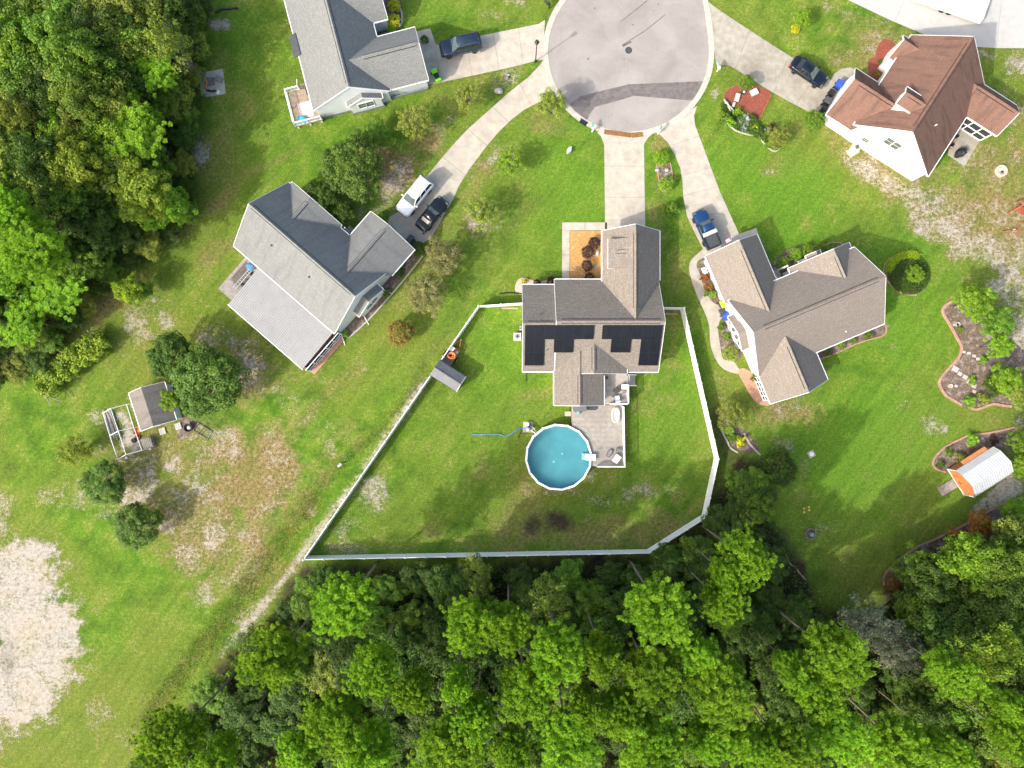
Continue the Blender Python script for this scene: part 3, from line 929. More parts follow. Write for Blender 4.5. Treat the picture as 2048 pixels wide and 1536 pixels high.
edge([(1547, 529), (1570, 514), (1590, 500), (1615, 495), (1640, 494), (1660, 486), (1678, 486), (1692, 494)], 'thin curved edging along the front shrubs of the tan house', 'edging', .14, .1)
bed('mulch_bed', [(1395, 540), (1402, 520), (1412, 520), (1440, 600), (1455, 606), (1440, 610), (1420, 600), (1405, 575)], 'brown_mulch')
bed('mulch_bed', [(1438, 662), (1444, 650), (1452, 648), (1480, 700), (1482, 715), (1466, 722), (1450, 714), (1440, 690)], 'brown_mulch')
bed('mulch_bed', [(1636, 703), (1768, 650), (1771, 662), (1762, 672), (1720, 684), (1690, 697), (1642, 717)], 'brown_mulch', True, 3)
edge([(1771, 652), (1771, 663), (1762, 673), (1728, 682), (1698, 694), (1672, 706), (1640, 718)], 'pale edging along the lower flower strip of the tan house', 'edging', .16, .1)
bed('mulch_bed', [(1770, 535), (1785, 515), (1815, 508), (1850, 525), (1858, 550), (1848, 580), (1822, 590), (1798, 584), (1778, 562)], 'brown_mulch')
edge([(1771, 556), (1766, 540), (1775, 520), (1795, 510), (1815, 508)], 'upper left edging arc of the round hedge bed', 'edging', .16, .1)
edge([(1772, 560), (1785, 575), (1800, 585), (1820, 590), (1832, 590)], 'lower edging arc of the round hedge bed', 'edging', .18, .1)
bed('mulch_bed', [(1906, 602), (1890, 610), (1885, 625), (1898, 648), (1915, 680), (1922, 695), (1915, 716), (1895, 738), (1880, 755), (1878, 775), (1895, 795), (1925, 812), (1950, 818), (1985, 808), (2020, 812), (2060, 800), (2060, 720), (2000, 660), (1960, 610)], 'brown_mulch')
edge([(1906, 602), (1888, 612), (1885, 626), (1900, 652), (1915, 680), (1922, 695), (1915, 716), (1895, 738), (1880, 757), (1878, 770), (1890, 790), (1905, 800), (1922, 810)], 'long wavy salmon edging on the left of the stepping stone garden', 'edging', .3, .14)
edge([(1936, 814), (1952, 819), (1975, 811), (1987, 808), (2005, 811), (2022, 813)], 'salmon edging along the bottom of the stepping stone garden', 'edging', .3, .14)
bed('mulch_bed', [(1880, 942), (1866, 932), (1868, 915), (1885, 898), (1915, 880), (1960, 867), (2048, 850), (2100, 850), (2100, 900), (1990, 900), (1920, 940), (1900, 945)], 'brown_mulch')
edge([(1890, 944), (1872, 938), (1865, 925), (1872, 910), (1890, 893), (1915, 880), (1940, 870), (1980, 865), (2048, 850)], 'pale edging curving round the bed above the orange barn shed', 'edging', .22, .12)
bed('mulch_bed', [(1770, 1150), (1790, 1130), (1830, 1100), (1880, 1075), (1940, 1040), (2000, 1010), (2030, 1000), (2060, 1010), (2060, 1060), (1960, 1080), (1840, 1140), (1790, 1180)], 'brown_mulch')
edge([(1767, 1170), (1768, 1150), (1785, 1130), (1812, 1108), (1835, 1093), (1870, 1078), (1900, 1063), (1930, 1048), (1970, 1025), (2010, 1004), (2028, 1000)], 'long edging between the lower right lawn and the wood', 'edging', .22, .12)
edge([(1570, 1107), (1578, 1125), (1590, 1135), (1600, 1148), (1610, 1158)], 'short edging at the lower left corner of the right lawn', 'edging', .2, .12)
mb = MB()
ribbon(mb, [W2(1848, 1124), W2(1905, 1092), W2(1975, 1052), W2(2015, 1028)], .14, 0.0, .14)
tag(mb.build('timber_border', 'weathered_wood'), 'long straight weathered timber in the mulch beside the right wood', 'timber')
bed('mulch_bed', [(838, 490), (845, 505), (800, 560), (740, 640), (695, 678), (672, 668), (720, 630), (790, 540)], 'brown_mulch', True, 2)
edge([(846, 512), (812, 555), (772, 602), (735, 642), (698, 676)], 'straight pale edging along the grey house side bed', 'stone', .16, .12)
bed('mulch_bed', [(1436, 830), (1448, 850), (1462, 890), (1490, 905), (1520, 900), (1500, 870), (1480, 850), (1460, 820)], 'brown_mulch')
edge([(1441, 858), (1450, 875), (1460, 895), (1475, 905)], 'left stone edging of the small plant strip beside the white fence', 'stone', .2, .14)
edge([(1487, 866), (1497, 885), (1510, 900), (1520, 910)], 'right stone edging of the small plant strip beside the white fence', 'stone', .2, .14)
bed('mulch_bed', [(762, 0), (772, -20), (800, -10), (803, 20), (805, 45), (796, 58), (772, 62), (775, 40)], 'brown_mulch')
edge([(786, -12), (796, 8), (804, 28), (804, 46), (798, 56)], 'stone edging round the yellow shrubs of the grey-blue house', 'stone', .22, .12)
bed('mulch_bed', [(360, 840), (382, 832), (395, 845), (375, 875), (355, 878)], 'brown_mulch')


# ------------------------------------------------------------------ houses
class House:
    """a house in its own rotated frame: (u, v) metres, rotated by ang about the origin"""

    def __init__(self, name, label, ang, uc, vc, roof, wall, cat='house'):
        a = math.radians(ang)
        self.a, self.uc, self.vc, self.roof, self.wall = a, uc, vc, roof, wall
        e1, n = Vector((math.cos(a), math.sin(a))), Vector((-math.sin(a), math.cos(a)))
        p = e1 * uc + n * vc
        self.root = thing(name, label, cat, (p.x, p.y, 0), a)

    def L(self, u, v, z):
        return (u - self.uc, v - self.vc, z)

    def gable(self, axis, u0, u1, v0, v1, zr, ze0, ze1=None, ridge=None, over=0.35, rake=0.25, vent=None, roof=None, wall=None, t=0.13, base=0.0, walls=True, fas='white_trim', cut=(None, None, None, None)):
        """gabled block; axis = ridge direction. eaves at the low/high side of the other axis (ze0 / ze1)"""
        ze1 = ze0 if ze1 is None else ze1
        if axis == 'u':
            a0, a1, c0, c1 = u0 - self.uc, u1 - self.uc, v0 - self.vc, v1 - self.vc
            cr = (c0 + c1) / 2 if ridge is None else ridge - self.vc
            P = lambda al, ac, z: (al, ac, z)
        else:
            a0, a1, c0, c1 = v0 - self.vc, v1 - self.vc, u0 - self.uc, u1 - self.uc
            cr = (c0 + c1) / 2 if ridge is None else ridge - self.uc
            P = lambda al, ac, z: (ac, al, z)
        flip = axis == 'v'
        R = self.root
        off = self.uc if axis == 'u' else self.vc
        for ci, (ce, ze) in enumerate(((c0, ze0), (c1, ze1))):
            e0 = a0 if cut[ci] is None else cut[ci] - off          # the eave may start short of the ridge end
            e1 = a1 if cut[2 + ci] is None else cut[2 + ci] - off
            run = abs(ce - cr)
            sl = math.hypot(run, zr - ze)
            me = bpy.data.meshes.new('roof')
            vs = [P(e0, ce, ze), P(e1, ce, ze), P(a1, cr, zr), P(a0, cr, zr)]
            vs += [P(e0, ce, ze - t), P(e1, ce, ze - t), P(a1, cr, zr - t), P(a0, cr, zr - t)]
            uvs = [(e0, 0), (e1, 0), (a1, sl), (a0, sl)] * 2
            fs = [(0, 1, 2, 3), (7, 6, 5, 4), (0, 4, 5, 1), (1, 5, 6, 2), (3, 7, 4, 0)]
            if (ce < cr) == flip:
                fs = [f[::-1] for f in fs]
            me.from_pydata(vs, [], fs)
            ul = me.uv_layers.new(name='UVMap')
            for lp in me.loops:
                ul.data[lp.index].uv = uvs[lp.vertex_index]
            me.materials.append(M[roof or self.roof])
            o = link('roof', me, R)
            # eave gutter and rake boards
            s = 1 if ce > cr else -1
            MB().bar(P(e0, ce + s * 0.05, ze - 0.10), P(e1, ce + s * 0.05, ze - 0.10), 0.10, 0.15).build('gutter', fas, o)
            for aa, ee, sg in ((a0, e0, -1), (a1, e1, 1)):
                if aa == ee:
                    MB().bar(P(aa + sg * 0.025, ce, ze - 0.115), P(aa + sg * 0.025, cr, zr - 0.115), 0.045, 0.20).build('rake_board', fas, o)
        if walls:
            w0, w1 = c0 + over, c1 - over
            z0 = zr - (zr - ze0) * abs(w0 - cr) / abs(c0 - cr) - t - 0.01
            z1 = zr - (zr - ze1) * abs(w1 - cr) / abs(c1 - cr) - t - 0.01
            g0, g1 = a0 + rake, a1 - rake
            prof = [(w0, base), (w1, base), (w1, z1), (cr, zr - t - 0.01), (w0, z0)]
            vs = [P(g0, c, z) for c, z in prof] + [P(g1, c, z) for c, z in prof]
            fs = [(0, 1, 2, 3, 4)[::-1], (5, 6, 7, 8, 9)] + [(i, (i + 1) % 5, 5 + (i + 1) % 5, 5 + i) for i in range(5)]
            if not flip:
                fs = [f[::-1] for f in fs]
            MB().add(vs, fs).build('wall', wall or self.wall, R)
        if vent:
            b0 = a0 + vent[0]
            b1 = a1 - vent[1]
            mb = MB()
            sl0, sl1 = (zr - ze0) / abs(c0 - cr), (zr - ze1) / abs(c1 - cr)
            w = 0.2
            vs = []
            for aa in (b0, b1):
                vs += [P(aa, cr - w, zr - w * sl0 + 0.012), P(aa, cr - w, zr - w * sl0 + 0.055), P(aa, cr, zr + 0.075), P(aa, cr + w, zr - w * sl1 + 0.055), P(aa, cr + w, zr - w * sl1 + 0.012)]
            fs = [(i, i + 1, i + 6, i + 5) for i in range(4)] + [(0, 1, 2, 3, 4), (9, 8, 7, 6, 5)]
            mb.add(vs, fs)
            o = mb.build('ridge_vent', roof or self.roof, R)
            ul = o.data.uv_layers.new(name='UVMap')
            for lp in o.data.loops:
                co = o.data.vertices[lp.vertex_index].co
                ul.data[lp.index].uv = (co.x * 1.3 + 0.3, co.y * 1.3)
            for s, slp in ((-1, sl0), (1, sl1)):
                MB().bar(P(b0, cr + s * (w + .035), zr - (w + .035) * slp + 0.010), P(b1, cr + s * (w + .035), zr - (w + .035) * slp + 0.010), 0.07, 0.03).build('vent_slot_and_shadow', 'black_plastic', o)

    def window(self, side, al, face, z, w, h, n=2):
        """side: '-v' '+v' '-u' '+u' wall direction; al = position along the wall; face = wall coordinate"""
        s = -1 if side[0] == '-' else 1
        if side[1] == 'v':
            P = lambda a, d, zz: self.L(a, face + s * d, zz)
        else:
            P = lambda a, d, zz: self.L(face + s * d, a, zz)
        fr = MB()
        fr.bar(P(al - w / 2, .03, z), P(al + w / 2, .03, z), .06, .09)
        fr.bar(P(al - w / 2, .03, z + h), P(al + w / 2, .03, z + h), .06, .09)
        for k in range(n + 1):
            x = al - w / 2 + w * k / n
            fr.bar(P(x, .03, z), P(x, .03, z + h), .07, .06)
        o = fr.build('window', 'white_trim', self.root)
        for k in range(n):
            for j in range(2):
                x0, x1 = al - w / 2 + w * k / n + .05, al - w / 2 + w * (k + 1) / n - .05
                z0 = z + h * j / 2 + .05
                z1 = z + h * (j + 1) / 2 - .03
                MB().add([P(x0, .015 + .01 * j, z0), P(x1, .015 + .01 * j, z0), P(x1, .015 + .01 * j, z1), P(x0, .015 + .01 * j, z1)], [(0, 1, 2, 3)]).build('pane', 'window_glass', o)

    def screen_wall(self, side, a0, a1, face, z0, z1, nb, mid=True):
        s = -1 if side[0] == '-' else 1
        if side[1] == 'v':
            P = lambda a, d, zz: self.L(a, face + s * d, zz)
        else:
            P = lambda a, d, zz: self.L(face + s * d, a, zz)
        fr = MB()
        for k in range(nb + 1):
            x = a0 + (a1 - a0) * k / nb
            fr.bar(P(x, .05, z0), P(x, .05, z1), .12, .10)
        for z in ([z0, (z0 * .6 + z1 * .4), z1] if mid else [z0, z1]):
            fr.bar(P(a0, .05, z), P(a1, .05, z), .08, .12)
        fr.build('screen_frame', 'white_trim', self.root)
        for k in range(nb):
            x0, x1 = a0 + (a1 - a0) * k / nb, a0 + (a1 - a0) * (k + 1) / nb
            MB().add([P(x0, .02, z0), P(x1, .02, z0), P(x1, .02, z1), P(x0, .02, z1)], [(0, 1, 2, 3)]).build('screen', 'dark_screen', self.root)

    def quad(self, name, pts, mat, t=0.05):
        lo = [self.L(p[0], p[1], p[2] - t) for p in pts]
        hi = [self.L(*p) for p in pts]
        n = len(pts)
        fs = [tuple(range(n, 2 * n)), tuple(range(n - 1, -1, -1))] + [(i, (i + 1) % n, n + (i + 1) % n, n + i) for i in range(n)]
        return MB().add(lo + hi, fs).build(name, mat, self.root)


# --- the middle house with the solar panels
A = House('brown_house', 'brown shingled house with black solar panels above the round pool', 0.0, 9.2, 7.0, 'shingle_brown', 'siding_white')
A.gable('u', 5.0, 17.25, 1.42, 12.33, 6.40, 2.7, ridge=7.09, vent=(0.6, 0.5), rake=.2)
A.gable('u', 1.22, 4.985, 1.46, 11.68, 6.25, 2.727, 2.85, ridge=6.86, vent=(0.5, 0.3), rake=.2)
A.gable('v', 10.6, 17.36, 7.0, 18.02, 6.30, 2.9, ridge=13.97, vent=(1.6, 1.0), rake=.3, over=.5, cut=(12.0, 12.2, None, None))
A.gable('v', 4.95, 10.84, -2.52, 4.2, 4.35, 2.75, ridge=7.85, vent=(.25, 3.2), rake=.2, cut=(None, None, 1.6, 1.0))
A.gable('v', 7.3, 13.5, 1.22, 5.0, 4.85, 3.9, 2.95, ridge=9.42, vent=(.35, .8), rake=.2, cut=(None, None, 3.2, 1.8))
# shed dormer on the garage roof
dz = lambda u: 6.3 - (13.97 - u) * (3.4 / 3.37)
MB().add([A.L(11.2, 13.42, dz(11.2) - .1), A.L(11.2, 16.5, dz(11.2) - .1), A.L(11.2, 16.5, 4.62), A.L(11.2, 13.42, 4.62), A.L(13.25, 16.5, 5.46), A.L(13.25, 13.42, 5.46)],
         [(0, 3, 2, 1), (0, 5, 3), (1, 2, 4)]).build('dormer_wall', 'siding_white', A.root)
o = A.quad('dormer_roof', [(11.05, 13.3, 4.66), (13.5, 13.3, 5.72), (13.5, 16.65, 5.72), (11.05, 16.65, 4.66)], 'shingle_brown', .1)
ul = o.data.uv_layers.new(name='UVMap')
for lp in o.data.loops:
    co = o.data.vertices[lp.vertex_index].co
    ul.data[lp.index].uv = (co.y, co.x * 1.1)
MB().bar(A.L(11.02, 13.28, 4.58), A.L(11.02, 16.67, 4.58), .06, .18).build('fascia', 'white_trim', A.root)
for d_ in (0.0, .42):
    MB().bar(A.L(11.75 + .2, 14.9 + d_, 5.09), A.L(13.0, 14.9 + d_, 5.55), .05, .05).build('vent_slot_and_shadow', 'dark_grey', A.root)  # dark bars draw the shadows of the vents on the dormer roof
# solar panels: (columns x, rows) on the south slope
sl = (6.40 - 2.7) / (7.09 - 1.42)


def slope_pt(px, py):
    y = 768 - py
    # ray through the photo point meets z = 6.40 - (7.09 - Y) * sl
    k = y / PPM
    z = (6.40 - 7.09 * sl + sl * k) / (1 + sl * k / CAMH)
    p = W(px, py, z)
    return p.x, p.y


def array(px0, px1, n_cols, layout, label_rows):
    (x0, ytop), (x1, _) = slope_pt(px0, 651.5), slope_pt(px1, 651.5)
    pw = (x1 - x0) / n_cols
    ph = 1.76 * math.cos(math.atan(sl))
    for r, cols in enumerate(layout):
        for c in cols:
            xa, xb = x0 + c * pw + .012, x0 + (c + 1) * pw - .012
            ya, yb = ytop - r * ph - .012, ytop - (r + 1) * ph + .012
            Z = lambda y: 6.40 - (7.09 - y) * sl + 0.16
            vs = [A.L(xa, yb, Z(yb)), A.L(xb, yb, Z(yb)), A.L(xb, ya, Z(ya)), A.L(xa, ya, Z(ya))]
            lo = [(p[0], p[1], p[2] - .05) for p in vs]
            o = MB().add(lo + vs, [(4, 5, 6, 7), (3, 2, 1, 0)] + [(i, (i + 1) % 4, 4 + (i + 1) % 4, 4 + i) for i in range(4)]).build('solar_panel', 'solar', A.root)
            fr = MB()
            for i in range(4):
                p, q = Vector(vs[i]), Vector(vs[(i + 1) % 4])
                fr.bar(p, q, .03, .035)
            fr.build('panel_frame', 'solar_frame', o)


array(1050, 1188, 7, [range(7), (0, 1, 3, 4), (0, 1)], 0)
array(1205, 1325, 6, [range(6), (1, 2, 4, 5), (4, 5)], 0)
for u_, v_ in [(4.05, 3.95), (3.2, 7.9)]:
    zz = 6.2 - abs(6.86 - v_) * .65
    MB().lathe([(.06, -.2), (.06, .3), (.05, .3)], 8, A.L(u_, v_, zz)).build('vent_pipe', 'dark_grey', A.root)
A.window('+u', 10.0, 16.9, 1.0, 1.4, 1.3)
A.window('-v', 15.2, 1.75, .95, 1.6, 1.3)
A.window('-v', 3.0, 1.8, .95, 1.6, 1.3)
MB().box(A.L(8.9, -2.38, 1.95), (1.9, .06, 2.0)).build('glass_door', 'window_glass', A.root)
MB().box(A.L(9.0, 18.0 - .28, 1.1), (.05, .05, .05)).build('door_bell', 'dark_grey', A.root)
MB().box(A.L(14.0, 17.78, 1.1), (4.9, .06, 2.15)).build('garage_door', 'white_trim', A.root)
MB().tube([A.L(1.7, 1.5, 2.6), A.L(1.7, 1.75, 2.3), A.L(1.7, 1.75, .2), A.L(1.7, .3, .08)], .05, 6).build('downspout', 'dark_grey', A.root)

# --- tan house on the right
B = House('tan_house', 'tan shingled house with white walls beside the blue pickup', 22.9, 34.5, -5.0, 'shingle_tan', 'siding_white')
B.gable('u', 27.1, 43.12, -10.5, -0.85, 7.0, 2.9, 3.4, ridge=-5.15, vent=(1.3, .8), rake=.35)
B.gable('v', 26.8, 33.4, -5.4, 5.0, 5.8, 2.9, ridge=30.1, vent=(1.5, 1.1), rake=.3, over=.5, cut=(-.9, -1.0, None, None))
B.gable('v', 35.25, 43.0, -5.0, -0.1, 5.75, 2.9, ridge=39.6, vent=(1.2, .9), rake=.3)
B.gable('v', 27.15, 34.45, -14.0, -6.0, 5.6, 2.8, ridge=30.75, vent=(.5, 2.2), rake=.2, over=.5, cut=(None, None, -10.3, -10.2))
B.gable('u', 26.5, 28.2, -6.95, -2.6, 3.95, 2.75, rake=.42, over=.2)
B.gable('v', 37.6, 39.4, -2.0, .45, 4.0, 3.1, rake=.2, over=.2)
for al in (-3.35, -4.3, -5.25, -6.15):
    B.window('-u', al, 26.92, 1.0, .62, 1.3, 1)
B.window('-u', -1.6, 27.45, 2.2, .45, .6, 1)
B.screen_wall('-u', -13.7, -10.7, 27.42, .25, 2.35, 5)
B.screen_wall('-v', 27.7, 34.0, -13.8, .25, 2.3, 5)
B.quad('porch_slab', [(33.3, -.9, .12), (35.3, -.9, .12), (35.3, .3, .12), (33.3, .3, .12)], 'concrete')
MB().box(B.L(30.1, 4.76, 1.1), (4.9, .06, 2.15)).build('garage_door', 'white_trim', B.root)
for u_, v_ in [(38.2, -9.5)]:
    MB().lathe([(.07, -.2), (.07, .25), (.05, .25)], 8, B.L(u_, v_, 3.5)).build('vent_pipe', 'white_trim', B.root)
for u_, v_ in ((35.3, .2), (33.6, -.6)):
    MB().bar(B.L(u_, v_, .1), B.L(u_, v_, 2.8), .18, .18).build('porch_post', 'white_trim', B.root)

# --- red-brown house, upper right
Cc = House('red_roof_house', 'house with rusty red shingles and tall white gable wall', 57.3, 53.2, -22.5, 'shingle_red', 'siding_white')
Cc.gable('u', 47.0, 59.4, -28.0, -17.2, 8.4, 2.9, 3.6, ridge=-22.05, vent=(.7, .9), rake=.12)
Cc.gable('v', 46.66, 53.1, -20.6, -13.95, 6.0, 2.9, ridge=50.0, vent=(.9, .8), rake=.25, over=.52, cut=(-17.4, -17.0, None, None))
Cc.gable('v', 56.0, 59.1, -20.5, -16.5, 5.0, 3.3, ridge=57.5, rake=.2)
Cc.gable('v', 49.3, 51.5, -21.9, -19.1, 8.2, 7.35, ridge=50.4, rake=.25, over=.12, base=5.0, vent=(.6, .5))
Cc.gable('v', 55.4, 59.65, -32.25, -24.0, 4.75, 2.9, ridge=57.75, vent=(.5, 2.6), rake=.2, walls=False)
Cc.screen_wall('-u', -31.9, -28.0, 55.75, .1, 2.7, 3)
Cc.screen_wall('-v', 55.8, 59.3, -31.95, .1, 2.7, 3)
Cc.screen_wall('+u', -31.9, -28.0, 59.3, .1, 2.7, 3)
Cc.quad('gable_infill', [(55.8, -31.9, 2.72), (59.3, -31.9, 2.72), (59.3, -28.0, 2.72), (55.8, -28.0, 2.72)], 'siding_white')
MB().add([Cc.L(55.75, -31.97, 2.7), Cc.L(59.3, -31.97, 2.7), Cc.L(57.75, -31.97, 4.55), Cc.L(55.75, -31.9, 2.7), Cc.L(59.3, -31.9, 2.7), Cc.L(57.75, -31.9, 4.55)], [(0, 1, 2), (5, 4, 3), (0, 3, 4, 1), (1, 4, 5, 2), (2, 5, 3, 0)]).build('gable_wall', 'siding_white', Cc.root)
Cc.window('-u', -22.0, 47.12, 3.6, 1.9, 1.5, 2)
Cc.window('-u', -19.7, 47.12, 1.6, .9, .9, 1)
MB().lathe([(.07, -.2), (.07, .25), (.05, .25)], 8, Cc.L(50.3, -24.4, 6.3)).build('vent_pipe', 'white_trim', Cc.root)
MB().box(Cc.L(50.0, -14.18, 1.1), (4.9, .06, 2.15)).build('garage_door', 'white_trim', Cc.root)

# --- grey-blue house, upper left
D = House('blue_grey_house', 'grey shingled house with pale blue walls beside the dark blue car', 14.5, -8.5, 43.0, 'shingle_grey', 'siding_blue')
D.gable('u', -9.2, -.55, 37.1, 43.5, 5.9, 2.9, ridge=40.15, vent=(2.1, .3), rake=.25, over=.45, cut=(-5.0, -5.2, None, None))
D.gable('v', -14.6, -5.2, 37.0, 55.0, 6.4, 2.9, ridge=-9.4, vent=(.5, .5), rake=.1)
D.gable('u', -9.5, -3.4, 45.25, 51.5, 5.9, 2.9, rake=.25)
D.gable('v', -10.65, -6.35, 36.5, 38.6, 4.05, 2.65, rake=.15, over=.25)
D.window('-v', -8.5, 36.65, 1.05, 1.9, 1.3, 2)
D.quad('porch_floor', [(-5.4, 43.6, .2), (-3.5, 43.6, .2), (-3.5, 45.3, .2), (-5.4, 45.3, .2)], 'porch_floor', .2)
D.quad('roof_bump', [(-15.2, 43.6, 2.85), (-14.3, 43.6, 3.25), (-14.3, 46.2, 3.25), (-15.2, 46.2, 2.85)], 'dark_grey', .1)
MB().bar(D.L(-14.2, 37.08, .2), D.L(-10.7, 37.08, .2), .08, .4).build('foundation', 'siding_foundation', D.root)
MB().bar(D.L(-6.2, 37.33, .2), D.L(-.85, 37.33, .2), .12, .4).build('foundation', 'siding_foundation', D.root)
MB().bar(D.L(-10.5, 36.62, .2), D.L(-6.5, 36.62, .2), .08, .4).build('foundation', 'siding_foundation', D.root)
MB().box(D.L(-.86, 40.15, 1.1), (.06, 4.9, 2.15)).build('garage_door', 'white_trim', D.root)

# --- grey house with the metal porch roof, left
E = House('grey_house', 'grey shingled house with ribbed metal porch roof and white gable', -41.05, -27.0, -5.0, 'shingle_slate', 'siding_white')
E.gable('u', -35.4, -19.65, -9.25, 0.6, 7.0, 2.9, ridge=-4.1, vent=(.4, .5), rake=.12)
E.gable('v', -35.1, -27.4, -5.0, .95, 5.4, 2.9, ridge=-31.3, vent=(1.4, .7), rake=.2)
E.gable('v', -25.85, -19.05, -3.0, 4.4, 5.8, 2.9, ridge=-22.5, vent=(.4, .7), rake=.25, over=.75, cut=(.3, .3, None, None))
E.gable('u', -20.6, -18.8, -5.85, -1.55, 4.05, 2.65, rake=.15, over=.25)
E.window('+u', -3.7, -18.96, 1.1, 1.9, 1.25, 2)
mb = MB()
n_r = 50
for k in range(n_r):                      # ribbed sheet: flat pan and a raised rib, repeated
    u0 = -31.5 + 11.65 * k / n_r
    w = 11.65 / n_r
    xs_ = [u0, u0 + w * .62, u0 + w * .72, u0 + w * .9, u0 + w]
    hs_ = [0, 0, .05, .05, 0]
    for i in range(4):
        mb.add([E.L(xs_[i], -14.95, 2.40 + hs_[i]), E.L(xs_[i + 1], -14.95, 2.40 + hs_[i + 1]), E.L(xs_[i + 1], -9.32, 2.86 + hs_[i + 1]), E.L(xs_[i], -9.32, 2.86 + hs_[i])], [(0, 1, 2, 3)])
mb.build('porch_roof', 'porch_metal', E.root)
E.quad('porch_ceiling', [(-31.5, -14.95, 2.38), (-19.85, -14.95, 2.38), (-19.85, -9.35, 2.83), (-31.5, -9.35, 2.83)], 'white_trim', .08)
MB().bar(E.L(-31.55, -15.0, 2.36), E.L(-19.8, -15.0, 2.36), .1, .14).build('gutter', 'white_trim', E.root)
E.screen_wall('+u', -14.8, -9.0, -19.55, .15, 2.3, 5)
E.screen_wall('-v', -31.3, -20.0, -14.75, .15, 2.3, 9)
E.screen_wall('-u', -14.8, -9.3, -31.3, .15, 2.3, 4)
E.quad('porch_slab', [(-31.4, -14.95, .1), (-18.9, -14.95, .1), (-18.9, -9.3, .1), (-31.4, -9.3, .1)], 'terracotta', .2)
for u_, v_, z_ in [(-31.0, -6.1, 5.3), (-25.4, -6.0, 5.4)]:
    MB().lathe([(.09, -.2), (.09, .32), (.06, .32)], 8, E.L(u_, v_, z_)).build('vent_pipe', 'dark_grey', E.root)
MB().tube([E.L(-19.0, -1.75, 2.5), E.L(-19.0, -1.5, .3), E.L(-18.2, -1.3, .08)], .05, 5).build('downspout', 'white_trim', E.root)
MB().tube([E.L(-18.95, -5.5, 2.5), E.L(-18.95, -5.6, .3), E.L(-17.9, -6.0, .08)], .05, 5).build('downspout', 'white_trim', E.root)
MB().tube([E.L(-19.7, -9.0, 2.6), E.L(-19.7, -9.0, .3), E.L(-18.4, -9.8, .08)], .05, 5).build('downspout', 'white_trim', E.root)
MB().box(E.L(-22.4, 4.17, 1.1), (4.9, .06, 2.15)).build('garage_door', 'white_trim', E.root)
MB().bar(E.L(-27.0, .95, .1), E.L(-27.0, .95, 2.7), .16, .16).build('porch_post', 'white_trim', E.root)
E.quad('front_step', [(-27.6, .2, .15), (-26.3, .2, .15), (-26.3, 1.6, .15), (-27.6, 1.6, .15)], 'concrete', .2)


# ------------------------------------------------------------------ white vinyl fence
fence = thing('vinyl_fence', 'long white vinyl privacy fence enclosing the pool lawn', 'fence', W(1024, 880, 0))
fo = fence.location
fpts = [(1048, 606), (957, 612), (607, 1119), (1300, 1106), (1412, 1035), (1437, 918), (1368, 616), (1325, 615)]
fw = [W(x, y, 1.8) for x, y in fpts]
post_v = MB().box((0, 0, .95), (.14, .14, 1.9)).v
pm = MB().box((0, 0, .95), (.14, .14, 1.9))
pm.add([(-.10, -.10, 1.9), (.10, -.10, 1.9), (.10, .10, 1.9), (-.10, .10, 1.9), (0, 0, 2.0)], [(0, 1, 4), (1, 2, 4), (2, 3, 4), (3, 0, 4), (3, 2, 1, 0)])
post0 = None
for i in range(len(fw) - 1):
    a, b = Vector((fw[i].x, fw[i].y, 0)), Vector((fw[i + 1].x, fw[i + 1].y, 0))
    n = max(1, round((b - a).length / 2.38))
    d = (b - a) / n
    for k in range(n):
        p = a + d * k
        if post0 is None:
            post0 = pm.build('fence_post', 'white_vinyl', fence)
            po = post0
        else:
            po = post0.copy()
            COL.objects.link(po)
        po.location = p - fo
        q = p + d
        s = d.normalized() * .08
        pa, pb = p + s - fo, q - s - fo
        up = Vector((0, 0, 1))
        panel = MB().bar(pa + up * .95, pb + up * .95, .045, 1.55).build('fence_panel', 'white_vinyl', fence)
        for z in (.12, 1.76):
            MB().bar(pa + up * z, pb + up * z, .09, .14).build('rail', 'white_vinyl', panel)
po = post0.copy()
COL.objects.link(po)
po.location = Vector((fw[-1].x, fw[-1].y, 0)) - fo
for c, lab in (((1020, 617), 'left of'), ((1338, 628), 'right of')):
    p = W(*c)
    tag(MB().box((p.x, p.y, .04), (2.0, .18, .08)).build('brick_strip', 'terracotta'), 'short reddish brick strip at the fence foot just %s the solar house' % lab, 'bricks')


# ------------------------------------------------------------------ pool
PC = W(1117, 914.5, 1.3)
PRR = 67 * (1 - 1.3 / CAMH) / PPM
pool = thing('round_pool', 'round above-ground pool with white rim and teal blue water', 'pool', (PC.x, PC.y, 0))
NS = 16
rot0 = math.radians(6)


def ring(r, z, n=NS, off=rot0):
    return [(r * math.cos(off + 2 * math.pi * k / n), r * math.sin(off + 2 * math.pi * k / n), z) for k in range(n)]


for k in range(NS):
    a0, a1 = rot0 + 2 * math.pi * k / NS, rot0 + 2 * math.pi * (k + 1) / NS
    g = .008
    a0, a1 = a0 + g, a1 - g
    c = lambda r, a, z: (r * math.cos(a), r * math.sin(a), z)
    ri, ro = PRR - .24, PRR
    vs = [c(ri, a0, 1.28), c(ro, a0, 1.28), c(ro, a1, 1.28), c(ri, a1, 1.28), c(ri, a0, 1.33), c(ro, a0, 1.33), c(ro, a1, 1.33), c(ri, a1, 1.33)]
    MB().add(vs, [(3, 2, 1, 0), (4, 5, 6, 7), (0, 1, 5, 4), (1, 2, 6, 5), (2, 3, 7, 6), (3, 0, 4, 7)]).build('rim_rail', 'white_vinyl', pool)
    MB().bar(c(ro - .05, a0 - g, 0), c(ro - .05, a0 - g, 1.28), .14, .1).build('upright', 'white_vinyl', pool)
lo, hi = ring(PRR - .13, 0, 32), ring(PRR - .13, 1.27, 32)
MB().add(lo + hi, [(i, (i + 1) % 32, 32 + (i + 1) % 32, 32 + i) for i in range(32)]).build('pool_wall', 'light_grey', pool)
m, nt, b = new_mat('pool_liner')
